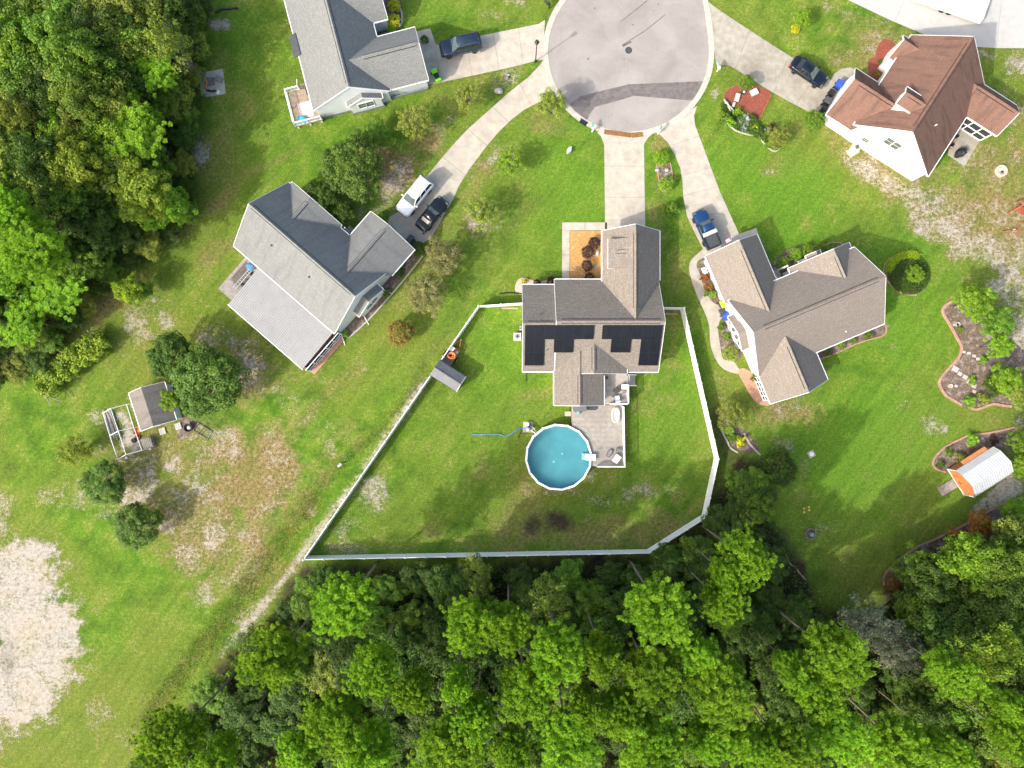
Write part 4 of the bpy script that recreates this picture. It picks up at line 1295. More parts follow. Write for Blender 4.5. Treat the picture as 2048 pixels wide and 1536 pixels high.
v = nt.nodes.new('ShaderNodeTexCoord').outputs['Object']
c1 = ramp(nt, noise(nt, v, .5, 4, .6, .4), [(.3, (.16, .43, .48)), (.7, (.23, .52, .56))])
nt.links.new(c1, b.inputs['Base Color'])
b.inputs['Roughness'].default_value = .6
m, nt, b = new_mat('pool_water')
b.inputs['Base Color'].default_value = (.55, .86, .90, 1)
b.inputs['Roughness'].default_value = .03
b.inputs['IOR'].default_value = 1.33
b.inputs['Transmission Weight'].default_value = 1.0
bp = nd(nt, 'ShaderNodeBump')
bp.inputs['Strength'].default_value = .3
bp.inputs['Distance'].default_value = .06
nt.links.new(noise(nt, pos(nt), 2.2, 3), bp.inputs['Height'])
nt.links.new(bp.outputs[0], b.inputs['Normal'])
fl = ring(PRR - .15, .12, 32)
up = ring(PRR - .15, 1.26, 32)
MB().add(fl + up, [tuple(range(32))] + [(32 + i, 32 + (i + 1) % 32, (i + 1) % 32, i) for i in range(32)]).build('liner', 'pool_liner', pool)
MB().add(ring(PRR - .16, 1.1, 32), [tuple(range(32))]).build('water', 'pool_water', pool, False)
for px_, py_, r in [(1124, 907, .11), (1107, 923, .13)]:
    p = W(px_, py_, .13)
    MB().lathe([(r, 0), (r, .02), (r * .5, .025)], 12, (p.x - PC.x, p.y - PC.y, .125)).build('drain', 'white_paint', pool)
st = thing('pool_steps', 'white plastic pool steps hooked over the right rim of the round pool', 'pool steps', (*W2(1178, 914, 1.3), 0))
MB().box((.35, 0, 1.42), (.85, .72, .1)).build('platform', 'white_vinyl', st)
for k in range(4):
    MB().box((-.25 - .12 * k, 0, 1.18 - .26 * k), (.34, .68, .06)).build('tread', 'white_vinyl', st)
for s in (-1, 1):
    MB().bar((-.7, s * .36, .15), (-.05, s * .36, 1.4), .06, .12).build('side_rail', 'white_vinyl', st)
    MB().tube([(.2, s * .36, 1.45), (.3, s * .36, 1.95), (.75, s * .36, 2.0), (.85, s * .36, 1.45), (.85, s * .36, 1.05)], .03, 6).build('handrail', 'light_grey', st)

pf = thing('pool_pump', 'white pool pump and filter beside the upper left of the pool', 'pump', W(1056, 858, 0))
MB().lathe([(.25, .15), (.28, .3), (.28, .75), (.2, .95), (.08, 1.0)], 14, (0, 0, 0)).build('filter_tank', 'light_grey', pf, True)
MB().box((.15, .45, .2), (.35, .5, .35)).build('pump_motor', 'dark_grey', pf)
MB().box((-.1, .6, .45), (.4, .35, .25)).build('control_box', 'white_paint', pf)
MB().tube([(.1, .1, .6), (.5, -.2, .7), (.9, -.5, .9), (1.0, -.6, 1.0)], .06, 6).build('pipe', 'white_paint', pf, True)
MB().tube([(.2, .4, .3), (.6, .2, .5), (1.0, -.3, .6)], .05, 6).build('pipe', 'white_paint', pf, True)
MB().prism([(-.6, -.4), (.6, -.4), (.6, .9), (-.6, .9)], 0, .06).build('pad', 'concrete', pf)
mb = MB().tube([(*p, .06) for p in pxpath([(944, 869), (975, 868), (998, 868), (1010, 872), (1024, 866), (1036, 858), (1046, 856), (1053, 860)], 5)], .055, 6)
tag(mb.build('pool_hose', 'blue_hose', None, True), 'blue hose lying on the lawn left of the pool pump', 'hose')
mb = MB().tube([(*p, .05) for p in pxpath([(1042, 856), (1042, 862), (1039, 870), (1037, 876)], 4)], .04, 6)
tag(mb.build('drain_pipe', 'black_plastic', None, True), 'short black pipe lying just left of the pool', 'pipe')


# ------------------------------------------------------------------ decks and railings
def railing(parent, a, b, z0, h=.95, mat='white_vinyl', step=.13, posts=None):
    a, b = Vector((*a, z0)), Vector((*b, z0))
    L_ = (b - a).length
    n = posts or max(1, round(L_ / 1.9))
    up = Vector((0, 0, 1))
    for k in range(n + 1):
        p = a.lerp(b, k / n)
        MB().box(p + up * (h / 2 + .03), (.12, .12, h + .08)).build('rail_post', mat, parent)
    MB().bar(a + up * h, b + up * h, .12, .07).build('top_rail', mat, parent)
    MB().bar(a + up * .12, b + up * .12, .06, .06).build('bottom_rail', mat, parent)
    mb = MB()
    m = int(L_ / step)
    for k in range(1, m):
        p = a.lerp(b, k / m)
        mb.box(p + up * (h / 2), (.035, .035, h - .15))
    o = mb.build('balusters', mat, parent)
    o['kind'] = 'stuff'


deck = thing('pool_deck', 'weathered grey plank deck with white railing joining house and pool', 'deck', (10.0, -6.0, 0))
do = deck.location
mb = MB()
bw = .15
x_l, x_r = 7.22, 13.35
y = -9.9
k = 0
while y < -2.62:
    yy = y + bw / 2
    dx2 = (PRR + .02) ** 2 - (yy - PC.y) ** 2
    xl = x_l if dx2 <= 0 else max(x_l, PC.x + math.sqrt(dx2))
    if yy < PC.y and dx2 <= 0:
        xl = PC.x + 2.2
    xs_ = [xl]
    t_ = xl + 1.2 + (k * 1.37) % 2.4
    while t_ < x_r - .6:
        xs_.append(t_)
        t_ += 2.4
    xs_.append(x_r)
    for i in range(len(xs_) - 1):
        mb.box(((xs_[i] + xs_[i + 1]) / 2 - do.x, yy - do.y, 1.02 + rnd.uniform(-.004, .004)), (xs_[i + 1] - xs_[i] - .012, bw - .032, .035))
    y += bw
    k += 1
mb.build('deck_boards', 'deck_wood', deck)['kind'] = 'stuff'
mb = MB()
x = 10.95
while x < 13.75:
    mb.box((x + .07 - do.x, (-2.4 + 1.2) / 2 - do.y, 1.24 + rnd.uniform(-.004, .004)), (.138, 3.6, .035))
    x += .15
mb.build('upper_boards', 'deck_wood', deck)['kind'] = 'stuff'
fr = MB()
for (a, b_) in [((10.0, -9.9), (13.35, -9.9)), ((13.35, -9.9), (13.35, -2.62)), ((7.22, -4.6), (7.22, -2.62))]:
    fr.bar((a[0] - do.x, a[1] - do.y, .88), (b_[0] - do.x, b_[1] - do.y, .88), .05, .24)
fr.build('rim_joist', 'deck_wood', deck)
fr2 = MB()
for (a, b_) in [((11.0, -2.4), (13.85, -2.4)), ((13.85, -2.4), (13.85, 1.0))]:
    fr2.bar((a[0] - do.x, a[1] - do.y, 1.1), (b_[0] - do.x, b_[1] - do.y, 1.1), .05, .24)
fr2.build('rim_joist', 'white_vinyl', deck)
for x_, y_ in [(7.3, -2.7), (10.2, -9.8), (13.3, -9.8), (13.3, -6.2), (13.3, -2.7), (7.4, -4.4)]:
    MB().box((x_ - do.x, y_ - do.y, .45), (.12, .12, .9)).build('deck_post', 'deck_wood', deck)
dl = lambda x, y: (x - do.x, y - do.y)
railing(deck, dl(13.3, -2.75), dl(13.42, -9.85), 1.02)
railing(deck, dl(10.25, -9.87), dl(13.42, -9.87), 1.02, .9)
railing(deck, dl(13.82, -.2), dl(13.82, -2.38), 1.24)
railing(deck, dl(11.7, -2.38), dl(13.82, -2.38), 1.24)
for k in range(4):
    MB().box((14.05 + k * .26 - do.x, .45 - do.y, 1.05 - k * .26), (.28, 1.2, .05)).build('stair_tread', 'deck_wood', deck)
for yy in (-.2, 1.1):
    MB().bar((13.8 - do.x, yy - do.y, 2.1), (14.95 - do.x, yy - do.y, 1.1), .1, .1).build('stair_rail', 'white_vinyl', deck)
    MB().bar((14.9 - do.x, yy - do.y, 0), (14.9 - do.x, yy - do.y, 1.15), .1, .1).build('stair_post', 'white_vinyl', deck)
MB().box((6.75 - do.x, -3.6 - do.y, .75), (.75, .55, .06)).build('side_step', 'deck_wood', deck)
MB().box((6.85 - do.x, -3.6 - do.y, .35), (.1, .5, .7)).build('side_step_leg', 'deck_wood', deck)
MB().box((8.0 - do.x, -2.85 - do.y, 2.5), (1.6, .7, .08)).build('awning', 'shed_metal', deck)
for x_ in (7.3, 8.7):
    MB().bar((x_ - do.x, -3.15 - do.y, 1.02), (x_ - do.x, -3.15 - do.y, 2.48), .09, .09).build('awning_post', 'white_vinyl', deck)


def deck_chair(label, px, py, z, rz, seat, frame):
    t = thing('deck_chair', label, 'chair', W(px, py, z), rz, 'chairs on the deck')
    MB().box((0, 0, .40), (.62, .62, .08)).build('seat_cushion', seat, t)
    MB().box((-.33, 0, .68), (.1, .62, .6), 0, -.22).build('backrest', seat, t)
    for s in (-1, 1):
        MB().bar((-.38, s * .35, .58), (.34, s * .35, .58), .06, .05).build('armrest', frame, t)
        for x_ in (-.34, .32):
            MB().bar((x_, s * .35, 0), (x_, s * .35, .58), .05, .05).build('leg', frame, t)
    MB().box((0, 0, .34), (.66, .68, .04)).build('seat_frame', frame, t)
    return t


deck_chair('black framed chair with white cushion at the upper deck corner railing', 1247, 774, 1.26, math.radians(180), 'white_paint', 'black_plastic')
deck_chair('black framed chair with white cushion tilted beside the small deck table', 1233, 797, 1.26, math.radians(100), 'white_paint', 'black_plastic')
t = thing('square_table', 'dark square table turned diagonally on the upper deck', 'table', W(1231.5, 781, 1.26), math.radians(40))
MB().box((0, 0, .45), (.68, .68, .05)).build('table_top', 'dark_grey', t)
for sx in (-1, 1):
    for sy in (-1, 1):
        MB().bar((sx * .28, sy * .28, 0), (sx * .28, sy * .28, .44), .05, .05).build('leg', 'black_plastic', t)
t = thing('side_table', 'tiny grey side table between the two upper deck chairs', 'table', W(1243.5, 788, 1.26))
MB().box((0, 0, .42), (.26, .26, .04)).build('table_top', 'mid_grey', t)
MB().lathe([(.12, 0), (.03, .04), (.03, .41)], 8).build('stem', 'dark_grey', t)
t = thing('doormat', 'dark doormat in front of the glass door on the pool deck', 'mat', W(1184.5, 816, 1.04))
MB().prism([(-.7, -.25), (.45, -.25), (.72, -.05), (.72, .3), (-.7, .3)], 0, .02).build('mat', 'dark_grey', t)
tag(MB().box((*W2(1212, 755, 1.3), 1.27), (.5, .35, .03)).build('doormat', 'red_mulch'), 'small dark red doormat at the upper deck door', 'mat')
t = thing('grill', 'small grey grill standing under the house end on the deck', 'grill', W(1156, 824, 1.04))
MB().box((0, 0, .6), (.55, .45, .3)).build('firebox', 'mid_grey', t)
MB().lathe([(.28, 0), (.25, .14), (.12, .22), (0, .24)], 12, (0, 0, .75)).build('lid', 'teal_plate', t, True)
for s in (-1, 1):
    MB().bar((s * .22, 0, 0), (s * .22, 0, .5), .05, .3).build('leg', 'dark_grey', t)
t = thing('pool_float', 'peach and white inflatable float leaning on the deck railing', 'pool float', W(1231, 830, 1.1))
pts = []
for k in range(24):
    a = 2 * math.pi * k / 24
    pts.append((.42 * abs(math.cos(a)) ** .7 * (1 if math.cos(a) > 0 else -1), .82 * abs(math.sin(a)) ** .8 * (1 if math.sin(a) > 0 else -1)))
MB().tube([(x, y, .16) for x, y in pts] + [(pts[0][0], pts[0][1], .16)], .13, 8).build('ring', 'peach', t, True)
MB().prism([(x * .8, y * .88) for x, y in pts], .1, .2).build('mattress', 'pink_towel', t)
t = thing('lounge_footrest', 'grey mesh footrest with dark frame lying on the lower deck', 'footrest', W(1218.5, 906, 1.06), math.radians(-30))
sq = [(.2 * math.copysign(abs(math.cos(a)) ** .5, math.cos(a)), .46 * math.copysign(abs(math.sin(a)) ** .5, math.sin(a))) for a in [2 * math.pi * k / 20 for k in range(20)]]
sq = [(x * 1.25, y) for x, y in sq]
MB().prism(sq, .2, .23).build('mesh_top', 'mid_grey', t)
MB().tube([(x, y, .22) for x, y in sq + sq[:1]], .03, 6).build('frame', 'black_plastic', t)
for s in (-1, 1):
    MB().bar((-.2, s * .3, 0), (-.2, s * .3, .2), .04, .04).build('leg', 'black_plastic', t)
    MB().bar((.2, s * .3, 0), (.2, s * .3, .2), .04, .04).build('leg', 'black_plastic', t)
t = thing('wicker_box', 'small grey slatted stool against the lower deck railing', 'stool', W(1236, 900, 1.04))
for k in range(5):
    MB().box((0, -.18 + .09 * k, .42), (.48, .075, .03)).build('slat', 'mid_grey', t)
for sx in (-1, 1):
    MB().box((sx * .2, 0, .2), (.05, .42, .4)).build('leg', 'dark_grey', t)
t = thing('lounge_chair', 'white cushioned lounge chair with blue mark in the lower deck corner', 'chair', W(1232, 917, 1.05), math.radians(-35))
MB().box((0, 0, .38), (.75, 1.0, .14)).build('cushion', 'white_paint', t)
MB().box((0, 0, .28), (.82, 1.07, .06)).build('frame', 'black_plastic', t)
MB().box((-.02, -.08, .46), (.12, .12, .02)).build('blue_mark', 'blue_bin', t)
for sx in (-1, 1):
    for sy in (-1, 1):
        MB().bar((sx * .36, sy * .45, 0), (sx * .36, sy * .45, .27), .05, .05).build('leg', 'black_plastic', t)


# --- deck behind the grey-blue house
dk = House('back_deck', 'raised tan deck with white railing behind the blue walled house', 14.5, -15.9, 38.6, 'deck_tan', 'deck_tan', 'deck')
mb = MB()
v_ = 36.7
u_ = -17.4
while u_ < -14.3:
    mb.box(dk.L(u_ + .07, 38.65, 1.0), (.138, 4.1, .04))
    u_ += .15
mb.build('deck_boards', 'deck_tan', dk.root)['kind'] = 'stuff'
R2 = lambda u, v: dk.L(u, v, 0)[:2]
railing(dk.root, R2(-17.45, 40.7), R2(-17.45, 36.6), 1.0)
railing(dk.root, R2(-17.45, 36.6), R2(-14.2, 36.6), 1.0)
railing(dk.root, R2(-17.45, 40.75), R2(-15.9, 40.75), 1.0)
for u_, v_ in [(-17.3, 36.7), (-17.3, 40.6), (-14.4, 36.7), (-15.8, 36.7)]:
    MB().bar(dk.L(u_, v_, 0), dk.L(u_, v_, 1.0), .14, .14).build('deck_post', 'white_vinyl', dk.root)
MB().bar(dk.L(-17.45, 36.58, .85), dk.L(-14.2, 36.58, .85), .05, .26).build('rim_joist', 'deck_tan', dk.root)
for k in range(3):
    MB().box(dk.L(-15.3, 41.0 + .28 * k, .8 - .26 * k), (1.1, .28, .05)).build('stair_tread', 'deck_tan', dk.root)
for u_ in (-15.9, -14.7):
    MB().bar(dk.L(u_, 40.8, 1.95), dk.L(u_, 42.0, 1.0), .1, .1).build('stair_rail', 'white_vinyl', dk.root)


def on(h, u, v, z=0.0):
    e1, n = Vector((math.cos(h.a), math.sin(h.a))), Vector((-math.sin(h.a), math.cos(h.a)))
    p = e1 * u + n * v
    return Vector((p.x, p.y, z))


tag(MB().prism([tuple(on(dk, u, v)[:2]) for u, v in [(-16.6, 37.2), (-14.95, 37.2), (-14.95, 39.1), (-16.6, 39.1)]], 1.03, 1.06).build('towel', 'pink_towel'), 'pale pink blanket spread on the tan back deck', 'blanket')
p = on(dk, -16.4, 37.0, 1.1)
tag(MB().blob((p.x, p.y, 1.25), (.7, .42, .25), 4, .25, 10, 6).build('pool_toy', 'aqua_float', None, True), 'crumpled aqua inflatable toy in the tan deck corner', 'pool toy')
t = thing('deck_grill', 'black grill near the steps of the tan back deck', 'grill', on(dk, -14.75, 39.9, 1.02), dk.a)
MB().box((0, 0, .65), (.5, .8, .4)).build('firebox', 'black_plastic', t)
MB().lathe([(.28, -.4), (.3, 0), (.28, .4)], 10, (0, 0, .9), 'y').build('lid', 'black_plastic', t, True)
for s in (-1, 1):
    MB().box((0, s * .35, .22), (.4, .06, .45)).build('leg', 'dark_grey', t)
# --- weathered deck behind the grey house, with things lying on it
wd = House('weathered_deck', 'old grey plank deck strewn with clutter beside the metal porch roof', -41.05, -33.0, -12.0, 'old_wood', 'old_wood', 'deck')
mb = MB()
u_ = -34.5
while u_ < -31.55:
    mb.box(wd.L(u_ + .09, -12.05, .28 + rnd.uniform(-.006, .006)), (.175, 5.2, .04))
    u_ += .19
mb.build('deck_boards', 'weathered_wood', wd.root)['kind'] = 'stuff'
MB().bar(wd.L(-34.5, -14.65, .2), wd.L(-31.5, -14.65, .2), .08, .2).build('rim_joist', 'weathered_wood', wd.root)
MB().bar(wd.L(-34.5, -14.65, .2), wd.L(-34.5, -9.45, .2), .08, .2).build('rim_joist', 'weathered_wood', wd.root)
for k in range(7):
    MB().bar(wd.L(-34.1 + .17 * k, -12.9, .36), wd.L(-34.1 + .17 * k, -9.9 - .2 * (k % 3), .36), .12, .08).build('loose_board', 'old_wood', wd.root)
lad = thing('ladder', 'white stepladder lying on the weathered deck of the grey house', 'ladder', on(wd, -33.0, -11.8, .45), wd.a)
for s in (-1, 1):
    MB().bar((s * .2, -1.55, 0), (s * .2, 1.55, 0), .06, .09).build('side_rail', 'white_metal', lad)
for k in range(9):
    MB().bar((-.2, -1.4 + .35 * k, 0), (.2, -1.4 + .35 * k, 0), .06, .04).build('rung', 'white_metal', lad)
t = thing('blue_crate', 'faded blue tarp bundle at the ladder end on the weathered deck', 'tarp', on(wd, -33.25, -10.2, .3), wd.a)
MB().blob((0, 0, .18), (.55, .4, .2), 3, .2).build('bundle', 'blue_tarp', t)
t = thing('coiled_hose', 'pale coiled hose on the deck under the grey house eave', 'hose', on(wd, -32.6, -9.75, .32))
for k, r in enumerate((.2, .28, .36)):
    MB().tube([(r * math.cos(a), r * math.sin(a) * 1.3, .03 + .03 * k) for a in [2 * math.pi * j / 16 for j in range(17)]], .03, 5).build('coil', 'light_grey', t)
for k, (u_, v_, c_) in enumerate([(-32.45, -10.7, 'black_plastic'), (-32.4, -11.6, 'dark_grey'), (-32.45, -12.4, 'black_plastic')]):
    p = on(wd, u_, v_, .3)
    tag(MB().blob((p.x, p.y, .45), (.25, .3, .18), k + 20, .2).build('bucket', c_), 'dark %s under the porch roof edge beside the white ladder' % ('pail', 'sack', 'tub')[k], 'clutter')


# ------------------------------------------------------------------ sheds
def ribbed(mb, P, a0, a1, pts, n, rib=.03):
    """corrugated sheet: ribs run across, repeated along a0..a1; pts = [(c, z), ...] cross profile"""
    w = (a1 - a0) / n
    for k in range(n):
        xs_ = [a0 + w * k, a0 + w * (k + .6), a0 + w * (k + .7), a0 + w * (k + .9), a0 + w * (k + 1)]
        hs_ = [0, 0, rib, rib, 0]
        for i in range(4):
            for (c0, z0), (c1, z1) in zip(pts[:-1], pts[1:]):
                mb.add([P(xs_[i], c0, z0 + hs_[i]), P(xs_[i + 1], c0, z0 + hs_[i + 1]), P(xs_[i + 1], c1, z1 + hs_[i + 1]), P(xs_[i], c1, z1 + hs_[i])], [(0, 1, 2, 3)])


S1 = House('garden_shed', 'small charcoal metal shed with ribbed roof inside the fence', -32.6, -6.9, -3.3, 'shed_metal', 'shed_dark', 'shed')
S1.gable('u', -8.75, -5.1, -4.3, -2.25, 2.45, 1.95, over=.08, rake=.08, roof='shed_dark', fas='shed_dark', t=.04)
mb = MB()
ribbed(mb, S1.L, -8.78, -5.12, [(-4.33, 1.97), (-3.28, 2.5)], 15)
mb.build('ribbed_roof', 'shed_metal', S1.root)
mb = MB()
ribbed(mb, S1.L, -8.78, -5.12, [(-3.27, 2.5), (-2.22, 1.97)], 15)
mb.build('ribbed_roof', 'shed_metal', S1.root)
MB().bar(S1.L(-8.8, -3.28, 2.53), S1.L(-5.05, -3.28, 2.53), .09, .05).build('ridge_cap', 'shed_metal', S1.root)
for v0, v1 in ((-4.35, -3.28), (-2.2, -3.28)):
    MB().bar(S1.L(-5.08, v0, 1.96), S1.L(-5.08, v1, 2.5), .1, .1).build('gable_trim', 'stone', S1.root)
MB().box(S1.L(-5.16, -3.28, .95), (.04, 1.3, 1.75)).build('door', 'mid_grey', S1.root)

S2 = House('old_shed', 'grey shingled shed with white gable beside the white pipe frame', 17.6, -41.5, 10.3, 'shingle_old', 'siding_blue', 'shed')
S2.gable('v', -43.75, -39.35, 8.0, 12.75, 3.2, 2.05, over=.2, rake=.2)
MB().box(S2.L(-42.5, 8.17, .95), (.8, .05, 1.8)).build('door', 'white_trim', S2.root)
MB().box(S2.L(-40.6, 8.17, .95), (.9, .05, 1.8)).build('doorway', 'black_plastic', S2.root)
for u_ in (-42.3, -40.3):
    MB().box(S2.L(u_, 7.4, .08), (.75, .8, .12)).build('step', 'stone', S2.root)

S3 = House('barn_shed', 'orange wood barn shed with white ribbed gambrel roof', 32.5, 41.6, -39.0, 'white_metal', 'orange_wood', 'shed')
prof = [(-40.95, 1.95), (-40.45, 2.75), (-39.0, 3.4), (-37.55, 2.75), (-37.05, 1.95)]
for nm, i in (('roof_panel', 0), ('roof_panel', 1), ('roof_panel', 2), ('roof_panel', 3)):
    mb = MB()
    ribbed(mb, S3.L, 38.95, 44.35, prof[i:i + 2], 18, .04)
    mb.build(nm, 'white_metal', S3.root)
wp = [(-40.8, .15), (-40.8, 1.95), (-40.35, 2.68), (-39.0, 3.3), (-37.65, 2.68), (-37.2, 1.95), (-37.2, .15)]
vs = [S3.L(39.15, c, z) for c, z in wp] + [S3.L(44.15, c, z) for c, z in wp]
n = len(wp)
MB().add(vs, [tuple(range(n)), tuple(range(2 * n - 1, n - 1, -1))] + [(i, n + i, n + (i + 1) % n, (i + 1) % n) for i in range(n)]).build('wall', 'orange_wood', S3.root)
for s, c in ((-1, -39.45), (1, -38.55)):
    dr = MB().box(S3.L(39.11, c, 1.1), (.05, .86, 1.8)).build('door', 'orange_wood', S3.root)
    MB().box(S3.L(39.06, c - s * .33, 1.1), (.04, .05, .2)).build('handle', 'iron', dr)
MB().bar(S3.L(39.1, -40.85, .2), S3.L(39.1, -37.15, .2), .06, .12).build('sill_trim', 'white_trim', S3.root)
for c in (-40.83, -37.17):
    MB().bar(S3.L(39.1, c, .15), S3.L(39.1, c, 1.95), .09, .09).build('corner_trim', 'white_trim', S3.root)
S3.quad('side_awning', [(40.2, -37.15, 1.9), (43.6, -37.15, 1.9), (43.6, -36.6, 1.65), (40.2, -36.6, 1.65)], 'orange_wood', .05)
for k in range(11):
    MB().box(S3.L(36.95 + .2 * k, -39.1, .04 + .011 * k), (.185, 1.2, .05)).build('ramp_board', 'weathered_wood', S3.root)

# white pipe carport frame
cp = thing('carport_frame', 'bare white pipe carport frame beside the old shed', 'frame', W(245, 865, 0))
co_ = cp.location
Lq = [((206.5, 826), (221.7, 816.8), (253.5, 808.8)), ((220, 871), (237, 862), (268, 855)), ((235.8, 918.7), (252.3, 909), (284, 900.4))]
zs = (1.85, 2.65, 1.85)
pts3 = [[W(*p, z) - co_ for p, z in zip(row, zs)] for row in Lq]
for j, nm in enumerate(('eave_rail', 'ridge_rail', 'eave_rail')):
    MB().tube([pts3[0][j], pts3[1][j], pts3[2][j]], .045, 6).build(nm, 'white_paint', cp)
for row in pts3:
    MB().tube([row[0], row[1]], .04, 6).build('rafter', 'white_paint', cp)
    MB().tube([row[1], row[2]], .04, 6).build('rafter', 'white_paint', cp)
    for j in (0, 2):
        p = row[j]
        MB().tube([(p.x, p.y, 0), p], .04, 6).build('leg', 'white_paint', cp)
        MB().lathe([(.16, 0), (.16, .05), (.06, .07)], 10, (p.x, p.y, 0)).build('foot', 'white_paint', cp)
# lumber under the frame, pallets, tyres
lum = thing('lumber_pile', 'pile of long grey boards under the white carport frame', 'lumber', W(226, 850, 0), math.radians(-71))
for k in range(11):
    MB().bar((-1.9 + rnd.uniform(-.3, .3), -.55 + .11 * k, .1 + .07 * (k % 3)), (1.5 + rnd.uniform(-.4, .5), -.55 + .11 * k + rnd.uniform(-.15, .15), .1 + .07 * (k % 3)), .11, .06).build('board', 'weathered_wood' if k % 3 else 'light_grey', lum)
pal = thing('pallet_stack', 'stack of weathered wooden pallets below the old shed', 'pallets', W(301, 885, 0), math.radians(17))
for l in range(5):
    pp = MB()
    for s in (-1, 0, 1):
        pp.box((0, s * .52, .06 + .16 * l), (1.15, .08, .09))
    pp.build('bearer', 'old_wood', pal)
    for k in range(6):
        MB().box((-.5 + .2 * k + rnd.uniform(-.01, .01), 0, .125 + .16 * l), (.13, 1.2 + rnd.uniform(-.05, .05), .025)).build('slat', 'weathered_wood', pal)
for x, y, lab in [(269, 881, 'white rimmed tyre lying on the gravel under the carport frame'), (277.5, 874.5, 'white rimmed tyre beside the orange barrow handles')]:
    t = thing('loose_tyre', lab, 'tyre', W(x, y, 0))
    MB().lathe([(.16, .03), (.3, 0), (.32, .09), (.3, .17), (.16, .14)], 16).build('tyre', 'rubber', t, True)
    MB().lathe([(.15, .05), (.15, .11), (.04, .13)], 12).build('rim', 'white_paint', t)
t = thing('wheelbarrow', 'orange red wheelbarrow tipped at the old shed corner', 'wheelbarrow', W(280, 861, 0), math.radians(80))
MB().add([(-.3, -.3, .25), (.35, -.3, .25), (.45, .3, .25), (-.4, .3, .25), (-.4, -.4, .6), (.45, -.4, .6), (.6, .4, .6), (-.5, .4, .6)], [(3, 2, 1, 0), (0, 1, 5, 4), (1, 2, 6, 5), (2, 3, 7, 6), (3, 0, 4, 7), (4, 5, 1, 0), (5, 6, 2, 1)]).build('tray', 'orange_hose', t)
for s in (-1, 1):
    MB().bar((-.5, s * .25, .3), (-1.1, s * .3, .5), .05, .05).build('handle', 'red_wood', t)
MB().lathe([(.08, -.05), (.2, -.05), (.2, .05), (.08, .05)], 12, (.65, 0, .2), 'y').build('wheel', 'rubber', t)
t = thing('kettle_pit', 'round black fire kettle on the mulch right of the old shed', 'fire pit', W(380, 855, 0))
MB().lathe([(.2, .1), (.45, .25), (.52, .5), (.48, .5), (.4, .3), (.1, .18)], 18).build('bowl', 'black_plastic', t, True)
MB().lathe([(.25, .25), (.22, .32), (.05, .35)], 10).build('ash', 'light_grey', t)
for k in range(3):
    a = k * 2.1
    MB().bar((.3 * math.cos(a), .3 * math.sin(a), 0), (.3 * math.cos(a), .3 * math.sin(a), .25), .05, .05).build('leg', 'iron', t)
t = thing('bed_frame', 'rusty rectangular metal frame lying in the weeds by the kettle', 'frame', W(406, 862, .05), math.radians(-32))
for s in (-1, 1):
    MB().bar((-1.0, s * .55, .05), (1.0, s * .55, .05), .06, .08).build('rail', 'old_wood', t)
    MB().bar((s * 1.0, -.55, .05), (s * 1.0, .55, .05), .06, .08).build('rail', 'weathered_wood', t)
for k in range(5):
    MB().bar((-.7 + .35 * k, -.5, .04), (-.55 + .35 * k, .5, .04), .03, .03).build('wire', 'weathered_wood', t)
# vine trellis posts
for i, (p, q, lab) in enumerate([((175, 661), (198, 690), 'leaning pale pole across the upper end of the yellow vine hedge'), ((88, 790), (124, 803), 'pale wooden rail at the lower end of the yellow vine hedge'), ((93, 795), (103, 812), 'short crooked pole propped at the lower end of the yellow vine hedge')]):
    a, b_ = W(*p, 1.6), W(*q, .9)
    t = thing('trellis_pole', lab, 'pole', (a.x, a.y, 0))
    MB().tube([(0, 0, 1.6), (b_.x - a.x, b_.y - a.y, .9)], .055, 6).build('pole', 'pale_bark', t)
    MB().tube([(0, 0, 0), (0, 0, 1.65)], .05, 6).build('stake', 'pale_bark', t)

# cluttered pad near the left wood
t = thing('play_set', 'orange and black toy heap on the pale pad by the left wood', 'clutter', W(422, 167, 0))
MB().box((.05, .15, .15), (.85, .85, .25), .1).build('crate', 'old_wood', t)
MB().tube([(-.9, .2, .2), (-.6, .4, .5), (-.3, .0, .4), (-.5, -.7, .25), (-.1, -1.0, .2)], .09, 6).build('orange_frame', 'orange_hose', t)
MB().tube([(-.4, -.9, .15), (.2, -1.1, .3), (.8, -1.0, .2)], .12, 6).build('black_frame', 'black_plastic', t)
MB().lathe([(.25, 0), (.25, .15), (.1, .2)], 12, (.85, -1.1, 0)).build('wheel', 'white_paint', t)
MB().box((1.1, .4, .2), (.9, .5, .35), -.4).build('grey_cart', 'mid_grey', t)
t = thing('tarp_bundle', 'dark blue tarp at the upper left corner of the pale pad', 'tarp', W(402, 150, 0), math.radians(-30))
MB().blob((0, 0, .15), (.7, .4, .22), 9, .22).build('folds', 'blue_tarp', t)
tag(MB().tube([(*p, .09) for p in pxpath([(432, 26), (445, 20), (460, 19), (477, 17)], 4)], .11, 8).build('culvert_pipe', 'black_plastic', None, True), 'black corrugated pipe lying on the grass by the left wood', 'pipe')
tag(MB().tube([(*p, .07) for p in pxpath([(1000, 588), (1015, 586), (1030, 586), (1044, 588)], 4)], .075, 6).build('drain_pipe', 'black_plastic', None, True), 'black drain pipe running to the left wall of the solar house', 'pipe')

